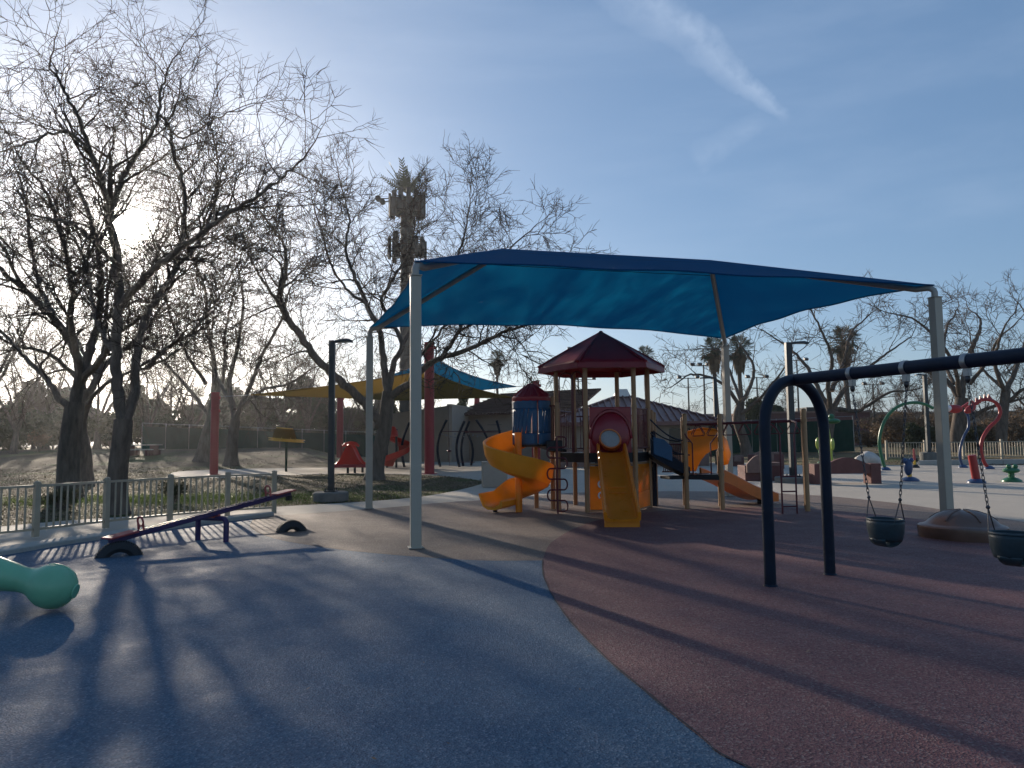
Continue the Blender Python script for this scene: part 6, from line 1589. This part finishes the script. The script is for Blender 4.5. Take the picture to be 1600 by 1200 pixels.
# --- generic background trees: a few kinds, copied
def gen_bare(seed, H, key=7, rad=0.0115, n_l=5, dens=0.5):
    rg = random.Random(seed); tr = Tree(seed, rad, key, lift=0.03, dens=dens, nspr=2, spray_len=(1.1, 2.3))
    tk_top = Vector((rg.uniform(-0.2, 0.2), rg.uniform(-0.2, 0.2), H * 0.24))
    for k in range(n_l):
        an = 2 * math.pi * k / n_l + rg.uniform(-0.4, 0.4); e = Vector((math.cos(an), math.sin(an), 0)); sp_ = rg.uniform(0.16, 0.42) * H
        pts = [tk_top - Vector((0, 0, 0.3)), tk_top + e * sp_ * 0.3 + Vector((0, 0, H * 0.16)), tk_top + e * sp_ * 0.65 + Vector((0, 0, H * 0.36)), tk_top + e * sp_ + Vector((rg.uniform(-.5, .5), 0, H * rg.uniform(0.48, 0.66)))]
        tr.limb(pts, 0.019 * H, 0.05, 0.2, 1.05, H * 0.22)
    P = [Vector((0, 0, -0.1)), Vector((0, 0, 0.5)), tk_top * 0.6, tk_top]
    m = MB(); m.tube(P, [0.045 * H, 0.032 * H, 0.028 * H, 0.024 * H], 12); tm = m.mesh('trunk', None, True, False)
    m = MB()
    for P, rs in tr.limbs: m.tube(P, rs, 7)
    lm = m.mesh('limb', None, True, False)
    v, f = tr.crown_arrays(); cm = mesh_np('crown', v, f)
    return tm, lm, cm
GB = [gen_bare(s, h) for s, h in ((41, 10.5), (42, 9.0), (43, 11.5))]
def put_gen(kind, px, Y, label, sc, rz, group):
    x = V(px, 690, Y).x; base = Vector((x, Y, tz(x, Y)))
    t = thing('bare_tree', label, 'tree', base, group); t.rotation_euler = (0, 0, rz); t.scale = (sc, sc, sc)
    tm, lm, cm = GB[kind]
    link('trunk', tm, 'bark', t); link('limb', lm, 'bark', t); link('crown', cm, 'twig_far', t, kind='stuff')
LA = ['bare tree at the far left edge of the photo beyond the broad tree', 'dense bare tree far left, next in from the left edge', 'far bare tree seen just left of the broad tree trunk', 'far bare tree showing between the broad tree and the near furrowed trunk', 'far bare tree right of the near furrowed trunk, above the green windscreen start', 'thin far bare tree left of the pale trunk by the short red pole', 'small far bare tree directly behind the pale trunk by the short red pole', 'far bare tree between the slender forked tree and the hat post', 'far bare tree right above the yellow hat', 'tall far bare tree between the hat post and the lawn lamp post', 'far bare tree right of the lawn lamp post over the saddle slide', 'far bare tree behind the leaning middle tree trunk', 'small far bare tree showing beside the tallest red pole']
LB = ['small far bare tree above the right end of the maroon roof', 'far bare tree directly behind the lamp post between the benches', 'far bare tree behind the tall single palm trunk', 'far bare tree above the green hooked water pipe', 'low far bare tree behind the dark clipped shrub', 'far bare tree close left of the massive pruned tree', 'far bare tree between the massive pruned tree and the right edge tree', 'big bare tree whose branches enter at the right edge of the photo']
LE = ['evergreen cut by the left edge of the photo in the far belt', 'dark evergreen second from the left edge in the far belt', 'olive evergreen behind the pale wispy shrub', 'dark evergreen left of the broad tree trunk in the far belt', 'dark evergreen between the broad tree and the near furrowed trunk', 'olive evergreen just right of the near furrowed trunk', 'low dark evergreen above the concrete picnic table end of the windscreen', 'dark evergreen behind the pale trunk left of the short red pole', 'dark evergreen behind the slender forked tree', 'olive evergreen left of the yellow hat', 'dark evergreen straight behind the yellow hat', 'tallest dark evergreen left of the lawn lamp post', 'dark evergreen just left of the red pole behind the saddle slide', 'olive evergreen under the yellow sail over the saddle slide', 'dark evergreen behind the leaning middle tree']
LS = ['brown shrub right of the windscreen corner pole', 'brown shrub under the green hooked pipe', 'brown shrub just right of the dark clipped shrub', 'low brown shrub between the blue bent pipe and the red serpent pipe', 'brown shrub at the right behind the red serpent pipe', 'lowest brown shrub beside the windscreen corner pole', 'tall brown shrub at the right edge behind the picket fence']
LH = ['dark hedge shrub at the left edge of the far lawn', 'dark hedge shrub left of the pale wispy shrub', 'olive hedge shrub behind the pale wispy shrub', 'dark hedge shrub between the two near trunks', 'olive hedge shrub right behind the near furrowed trunk', 'dark hedge shrub at the left end of the green windscreen', 'hedge shrub just outside the left edge of the far lawn']
bgA = 'bare trees far across the left lawn'
for i, (px, Y, sc) in enumerate(((-45, 44, 1.0), (22, 58, 0.9), (70, 74, 0.95), (152, 70, 1.0), (235, 66, 0.92), (268, 82, 0.9), (300, 74, 0.8), (405, 78, 0.95), (438, 70, 0.85), (482, 86, 1.0), (540, 80, 0.9), (580, 90, 1.0), (655, 88, 0.75))):
    put_gen(i % 3, px, Y, LA[i], sc, i * 1.3, bgA)
bgB = 'bare trees far beyond the right fences'
for i, (px, Y, sc) in enumerate(((1070, 92, 0.55), (1225, 92, 0.6), (1350, 96, 0.75), (1400, 88, 0.7), (1440, 80, 0.62), (1475, 94, 0.8), (1545, 92, 0.8), (1630, 66, 0.75))):
    put_gen((i + 1) % 3, px, Y, LB[i], sc, i * 1.7 + 0.4, bgB)

# ================================================================== evergreen masses, shrubs, palms
def leaf_cloud(blobs, n, size, seed):
    rg = np.random.default_rng(seed); w = np.array([b[3] * b[4] * b[5] for b in blobs]); w = w / w.sum()
    ids = rg.choice(len(blobs), n, p=w); B = np.array(blobs)[ids]
    d = rg.normal(size=(n, 3)); d /= np.linalg.norm(d, axis=1)[:, None]; r = rg.uniform(0.45, 1.05, n) ** 0.6
    c = B[:, :3] + d * r[:, None] * B[:, 3:6]
    nrm = d + rg.normal(scale=0.7, size=(n, 3)); nrm /= np.linalg.norm(nrm, axis=1)[:, None]
    t = np.cross(nrm, rg.normal(size=(n, 3))); t /= np.linalg.norm(t, axis=1)[:, None]; b = np.cross(nrm, t)
    s = size * rg.uniform(0.5, 1.3, n)[:, None]
    v = np.stack([c - t * s, c - b * s * 0.45, c + t * s, c + b * s * 0.45], 1).reshape(-1, 3)
    return v, np.arange(4 * n).reshape(-1, 4)
def gen_ever(seed, H, W, n, size):
    rg = random.Random(seed); bl = []
    for k in range(16):
        z = H * rg.uniform(0.22, 0.9); f = 1 - (z / H) ** 2 * 0.7; an = rg.uniform(0, 6.28); r = W * 0.5 * f * rg.uniform(0.1, 0.8)
        bl.append((r * math.cos(an), r * math.sin(an), z, W * 0.22 * rg.uniform(0.7, 1.2), W * 0.22 * rg.uniform(0.7, 1.2), H * 0.13 * rg.uniform(0.7, 1.3)))
    v, f = leaf_cloud(bl, n, size, seed); cm = mesh_np('crown', v, f)
    m = MB(); m.tube([Vector((0, 0, -0.1)), Vector((0.1, 0, H * 0.3)), Vector((0, 0.1, H * 0.6)), Vector((0, 0, H * 0.85))], [H * 0.03, H * 0.024, H * 0.015, 0.03], 8)
    for k in range(9):
        b = bl[k]; m.tube([Vector((0, 0, H * 0.25 + 0.02 * k * H)), Vector((b[0] * .6, b[1] * .6, b[2] * .85)), Vector((b[0], b[1], b[2]))], [H * .012, H * .008, .02], 5)
    return m.mesh('trunk', None, True, False), cm
EV = [gen_ever(51, 7.5, 6.5, 11000, 0.24), gen_ever(52, 6.0, 7.0, 11000, 0.24), gen_ever(53, 9.0, 6.0, 12000, 0.25)]
def put_ever(kind, px, Y, label, sc, rz, mt, group, cat='tree', name='evergreen_tree'):
    x = V(px, 690, Y).x; t = thing(name, label, cat, Vector((x, Y, tz(x, Y))), group); t.rotation_euler = (0, 0, rz); t.scale = sc if isinstance(sc, tuple) else (sc, sc, sc)
    tm, cm = EV[kind]; link('trunk', tm, 'bark', t); c = bpy.data.objects.new('crown', cm.copy() if len(cm.materials) and cm.materials[0] != MAT[mt] else cm)
    if len(c.data.materials) == 0: c.data.materials.append(MAT[mt])
    else: c.data.materials[0] = MAT[mt]
    COL.objects.link(c); c.parent = t; c['kind'] = 'stuff'
eg = 'evergreen trees in the hazy belt across the left lawn'
for i, (px, Y, sc, mt) in enumerate(((-30, 70, 0.95, 'leaf_dark'), (15, 78, 0.85, 'leaf_dark'), (52, 76, 0.8, 'leaf_olive'), (95, 84, 0.95, 'leaf_dark'), (140, 86, 0.8, 'leaf_dark'), (205, 90, 0.9, 'leaf_olive'), (250, 84, 0.75, 'leaf_dark'), (300, 92, 0.9, 'leaf_dark'), (352, 96, 1.0, 'leaf_dark'), (392, 84, 0.8, 'leaf_olive'), (428, 92, 1.0, 'leaf_dark'), (470, 98, 1.05, 'leaf_dark'), (505, 90, 0.9, 'leaf_dark'), (552, 96, 1.0, 'leaf_olive'), (600, 98, 0.95, 'leaf_dark'))):
    put_ever(i % 3, px, Y, LE[i], sc, i * 1.1, mt, eg)
put_ever(2, 722, 66, 'bushy dark evergreen rising behind the tan building gable', (0.42, 0.42, 0.66), 0.4, 'leaf_dark', None)
put_ever(1, 765, 70, 'lower evergreen behind the brown tiled roof', (0.4, 0.4, 0.78), 1.4, 'leaf_dark', None)
put_ever(0, 1185, 80, 'dark pointed evergreen left of the lamp post beyond the windscreen', (0.45, 0.45, 0.72), 0.3, 'leaf_dark', None)
put_ever(1, 1212, 84, 'rounded evergreen right under the far hills by the lamp post', (0.5, 0.5, 0.8), 0.9, 'leaf_dark', None)
# hedge far left under the trees and shrubs on the right
sg = 'shrubs along the fence beyond the splash pad'
def shrub(px, py, W, H, mt, label, n=3500, size=0.12, group=None, Y=None, name='shrub'):
    b = Gt(px, py) if Y is None else Vector((V(px, 690, Y).x, Y, tz(V(px, 690, Y).x, Y)))
    rg = random.Random(int(px * 7)); bl = [(rg.uniform(-.35, .35) * W, rg.uniform(-.3, .3) * W, H * rg.uniform(0.25, 0.75), W * rg.uniform(.16, .3), W * rg.uniform(.16, .3), H * rg.uniform(.18, .3)) for k in range(9)]
    v, f = leaf_cloud(bl, n, size, int(abs(px)) + 3); t = thing(name, label, 'shrub', b, group)
    link('foliage', mesh_np('foliage', v, f), mt, t, kind='stuff')
    m = MB()
    for q in bl[:7]: m.tube([Vector((q[0] * .15, q[1] * .15, -0.05)), Vector((q[0] * .6, q[1] * .6, q[2] * .6)), Vector(q[:3])], [0.05, 0.03, 0.012], 5)
    link('stem', m.mesh('stem', None, True, False), 'bark', t)
shrub(1445, 703, 2.4, 2.3, 'leaf_dark', 'dark clipped green shrub behind the slim lamp post', 5000, 0.12)
shrub(1517, 704, 3.0, 1.9, 'leaf_olive', 'yellow green shrub at the foot of the massive pruned tree', 3500, 0.12)
for i, (px, W, H, Y) in enumerate(((1392, 5, 3.3, 66), (1420, 5, 3.6, 68), (1470, 5, 3.2, 66), (1535, 4.5, 2.6, 64), (1585, 5, 3.4, 66), (1360, 4.5, 2.2, 70), (1625, 6, 3.8, 66))):
    shrub(px, 700, W, H, 'leaf_dry', LS[i], 3800, 0.13, 'brown shrubs behind the picket fence', Y)
for i, (px, W, H, Y, mt) in enumerate(((-20, 8, 4.4, 68, 'leaf_dark'), (30, 8, 4.0, 70, 'leaf_dark'), (82, 7, 3.6, 70, 'leaf_olive'), (128, 8, 4.4, 72, 'leaf_dark'), (175, 7, 3.6, 72, 'leaf_olive'), (222, 7, 4.4, 74, 'leaf_dark'), (-60, 9, 4.6, 66, 'leaf_dark'))):
    shrub(px, 700, W, H, mt, LH[i], 7000, 0.18, 'hedge shrubs at the far left lawn edge', Y)
shrub(62, 706, 2.2, 1.9, 'leaf_dry', 'pale wispy shrub standing out in front of the dark left hedge', 900, 0.09)
for px, py, lab in ((270, 786, 'small pale green shrub behind the third fence post'), (95, 796, 'low shrub behind the fence between the two near trunks'),):
    shrub(px, py, 0.9, 0.62, 'leaf_olive', lab, 1500, 0.035)
# palms
def gen_palm(seed, H, fan=True, skirt=True):
    rg = random.Random(seed); m = MB()
    for k in range(64):
        an = rg.uniform(0, 6.28); el = R(rg.uniform(-45, 78)); e = Vector((math.cos(an) * math.cos(el), math.sin(an) * math.cos(el), math.sin(el))); st0 = Vector((0, 0, H)); ln = rg.uniform(0.7, 1.0); tip = st0 + e * ln
        m.tube([st0, tip], [0.03, 0.02], 3, cap=False); a, b = basis(e)
        for q in range(9):
            th = -1.15 + 2.3 * q / 8; dd = (e * math.cos(th) + a * math.sin(th)).normalized(); L_ = 0.75 * (1 - 0.25 * abs(th) / 1.15); w_ = b * 0.0 + a * 0.05
            p2 = tip + dd * L_ * 0.6; p3 = tip + dd * L_ - Vector((0, 0, 0.16)); m.add([tip, p2 - w_, p3, p2 + w_], [(0, 1, 2, 3)])
    cm = m.mesh('crown', None, False, False)
    m = MB()
    if skirt:
        for k in range(150):
            an = rg.uniform(0, 6.28); z = H - rg.uniform(0.0, 1.3); r0 = 0.2; r1 = rg.uniform(0.4, 0.75) * (1 - (H - z) / 3.2); e = Vector((math.cos(an), math.sin(an), 0)); a = Vector((-e.y, e.x, 0)) * 0.12
            m.add([e * r0 + Vector((0, 0, z)), e * r1 + a + Vector((0, 0, z - 0.35)), e * r1 * 0.9 + Vector((0, 0, z - 0.95)), e * r1 - a + Vector((0, 0, z - 0.35))], [(0, 1, 2, 3)])
    sm = m.mesh('dry_skirt', None, False, False) if skirt else None
    m = MB(); m.tube([Vector((0, 0, -0.1)), Vector((0.1, 0, H * 0.35)), Vector((-0.05, 0, H * 0.7)), Vector((0, 0, H + 0.1))], [0.36, 0.22, 0.19, 0.2], 9)
    return cm, sm, m.mesh('trunk', None, True, False)
PALM = gen_palm(61, 10.0)
def palm(px, py_crown, Y, label, sc):
    top = V(px, py_crown, Y); x = top.x; z0 = tz(x, Y); t = thing('palm_tree', label, 'palm tree', Vector((x, Y, z0)), 'fan palms beyond the park')
    H = top.z - z0; k = sc
    for nm, me, mt in (('crown', PALM[0], 'palm_leaf'), ('dry_skirt', PALM[1], 'palm_dry')):
        o = link(nm, me, mt, t, Vector((0, 0, H - 10.0 * k)), kind='stuff'); o.scale = (k, k, k)
    o = link('trunk', PALM[2], 'bark', t); o.scale = (k * 0.9, k * 0.9, H / 10.0)
palm(777, 562, 82, 'slim palm alone in the gap between the sails and the red roof', 0.85)
palm(1008, 556, 95, 'palm crown peeking out right of the red hexagonal roof', 1.05)
palm(1116, 548, 72, 'shaggy left palm of the pair behind the back canopy post', 1.15)
palm(1155, 547, 76, 'right palm of the pair, with a rounder green crown', 1.25)
palm(1319, 535, 84, 'tall single palm with a thick dry skirt above the swing arch', 1.5)

# ================================================================== fallen leaves and grass on the lawn
from math import floor
CP = np.array(conc)
def inside(P, poly):
    x, y = P[:, 0], P[:, 1]; n = len(poly); c = np.zeros(len(P), bool); j = n - 1
    for i in range(n):
        xi, yi = poly[i]; xj, yj = poly[j]
        if yi != yj:
            k = ((yi > y) != (yj > y)) & (x < (xj - xi) * (y - yi) / (yj - yi) + xi); c ^= k
        j = i
    return c
def scatter(n, y0, y1, u0, u1, seed, pw=1.6):
    rg = np.random.default_rng(seed); y = y0 + (y1 - y0) * rg.uniform(0, 1, n) ** pw; u = rg.uniform(u0, u1, n); P = np.stack([u * y, y], 1)
    return P[~inside(P, CP)], rg
P1, rg = scatter(110000, 12.5, 62, -0.82, 0.75, 5)
dr = np.sin(P1[:, 0] * 1.3 + np.sin(P1[:, 1] * 0.9) * 2) + np.sin(P1[:, 1] * 1.1 + P1[:, 0] * 0.5) + np.sin(P1[:, 0] * 4.1 - P1[:, 1] * 3.3) * 0.7; P1 = P1[dr + rg.normal(0, 0.8, len(P1)) > -0.2]
n = len(P1); z = np.array([tz(a, b) for a, b in P1])
an = rg.uniform(0, 6.28, n); s = rg.uniform(0.012, 0.03, n) * (1 + (P1[:, 1] - 12) * 0.012); tilt = rg.normal(0, 0.35, n)
ca, sa = np.cos(an) * s, np.sin(an) * s
c0_ = np.stack([P1[:, 0], P1[:, 1], z + 0.012 + rg.uniform(0, 0.03, n)], 1)
tv = np.stack([ca, sa, s * tilt], 1); bv = np.stack([-sa, ca, s * rg.normal(0, 0.45, n)], 1) * 0.6
v = np.stack([c0_ - tv, c0_ - bv, c0_ + tv, c0_ + bv], 1).reshape(-1, 3)
o = link('fallen_leaves', mesh_np('fallen_leaves', v, np.arange(4 * n).reshape(-1, 4)), 'crumb', kind='stuff')
P2, rg = scatter(60000, 12.5, 46, -0.82, 0.1, 6, 1.4)
n = len(P2); z = np.array([tz(a, b) for a, b in P2]); an = rg.uniform(0, 6.28, n); h = rg.uniform(0.02, 0.05, n); w = 0.003 + P2[:, 1] * 0.0002
c0_ = np.stack([P2[:, 0], P2[:, 1], z - 0.012], 1); d = np.stack([np.cos(an), np.sin(an), np.zeros(n)], 1); le = np.stack([rg.normal(0, 0.02, n), rg.normal(0, 0.02, n), h], 1)
v = np.stack([c0_ - d * w[:, None], c0_ + d * w[:, None], c0_ + le + d * w[:, None] * 0.3, c0_ + le - d * w[:, None] * 0.3], 1).reshape(-1, 3)
MAT['blade'] = mk('winter_grass_blade', (0.095, 0.078, 0.036), 0.8, 0, 0.3, 0.35, 0, 0, 0.2, col2=(0.07, 0.095, 0.026), trans=0.3)
link('grass', mesh_np('grass', v, np.arange(4 * n).reshape(-1, 4)), 'blade', kind='stuff')
rg = np.random.default_rng(17); n = 16000
P3 = np.stack([-9.5 + rg.normal(0, 3.6, n), 20.6 + rg.normal(0, 1.15, n)], 1); P3 = P3[~inside(P3, CP)]; n = len(P3)
an = rg.uniform(0, 6.28, n); h = rg.uniform(0.03, 0.07, n); d = np.stack([np.cos(an), np.sin(an), np.zeros(n)], 1) * 0.007
c0_ = np.stack([P3[:, 0], P3[:, 1], np.full(n, -0.012)], 1); le = np.stack([rg.normal(0, 0.02, n), rg.normal(0, 0.02, n), h], 1)
v = np.stack([c0_ - d, c0_ + d, c0_ + le + d * 0.3, c0_ + le - d * 0.3], 1).reshape(-1, 3)
MAT['green_blade'] = mk('green_grass_blade', (0.065, 0.10, 0.028), 0.7, 0, 0.3, 0.6, 0, 0, 0.25, trans=0.35, tcol=(0.12, 0.18, 0.04))
link('green_grass', mesh_np('green_grass', v, np.arange(4 * n).reshape(-1, 4)), 'green_blade', kind='stuff')
# a few stray leaves blown on to the rubber
rg = np.random.default_rng(9); n = 90
y = rg.uniform(3.2, 14, n); x = rg.uniform(-0.55, 0.6, n) * y; an = rg.uniform(0, 6.28, n); s = rg.uniform(0.008, 0.02, n)
c0_ = np.stack([x, y, np.full(n, 0.026)], 1); tv = np.stack([np.cos(an) * s, np.sin(an) * s, s * 0.3], 1); bv = np.stack([-np.sin(an) * s, np.cos(an) * s, -s * 0.2], 1) * 0.5
v = np.stack([c0_ - tv, c0_ - bv, c0_ + tv, c0_ + bv], 1).reshape(-1, 3)
link('stray_leaves', mesh_np('stray_leaves', v, np.arange(4 * n).reshape(-1, 4)), 'crumb', kind='stuff')
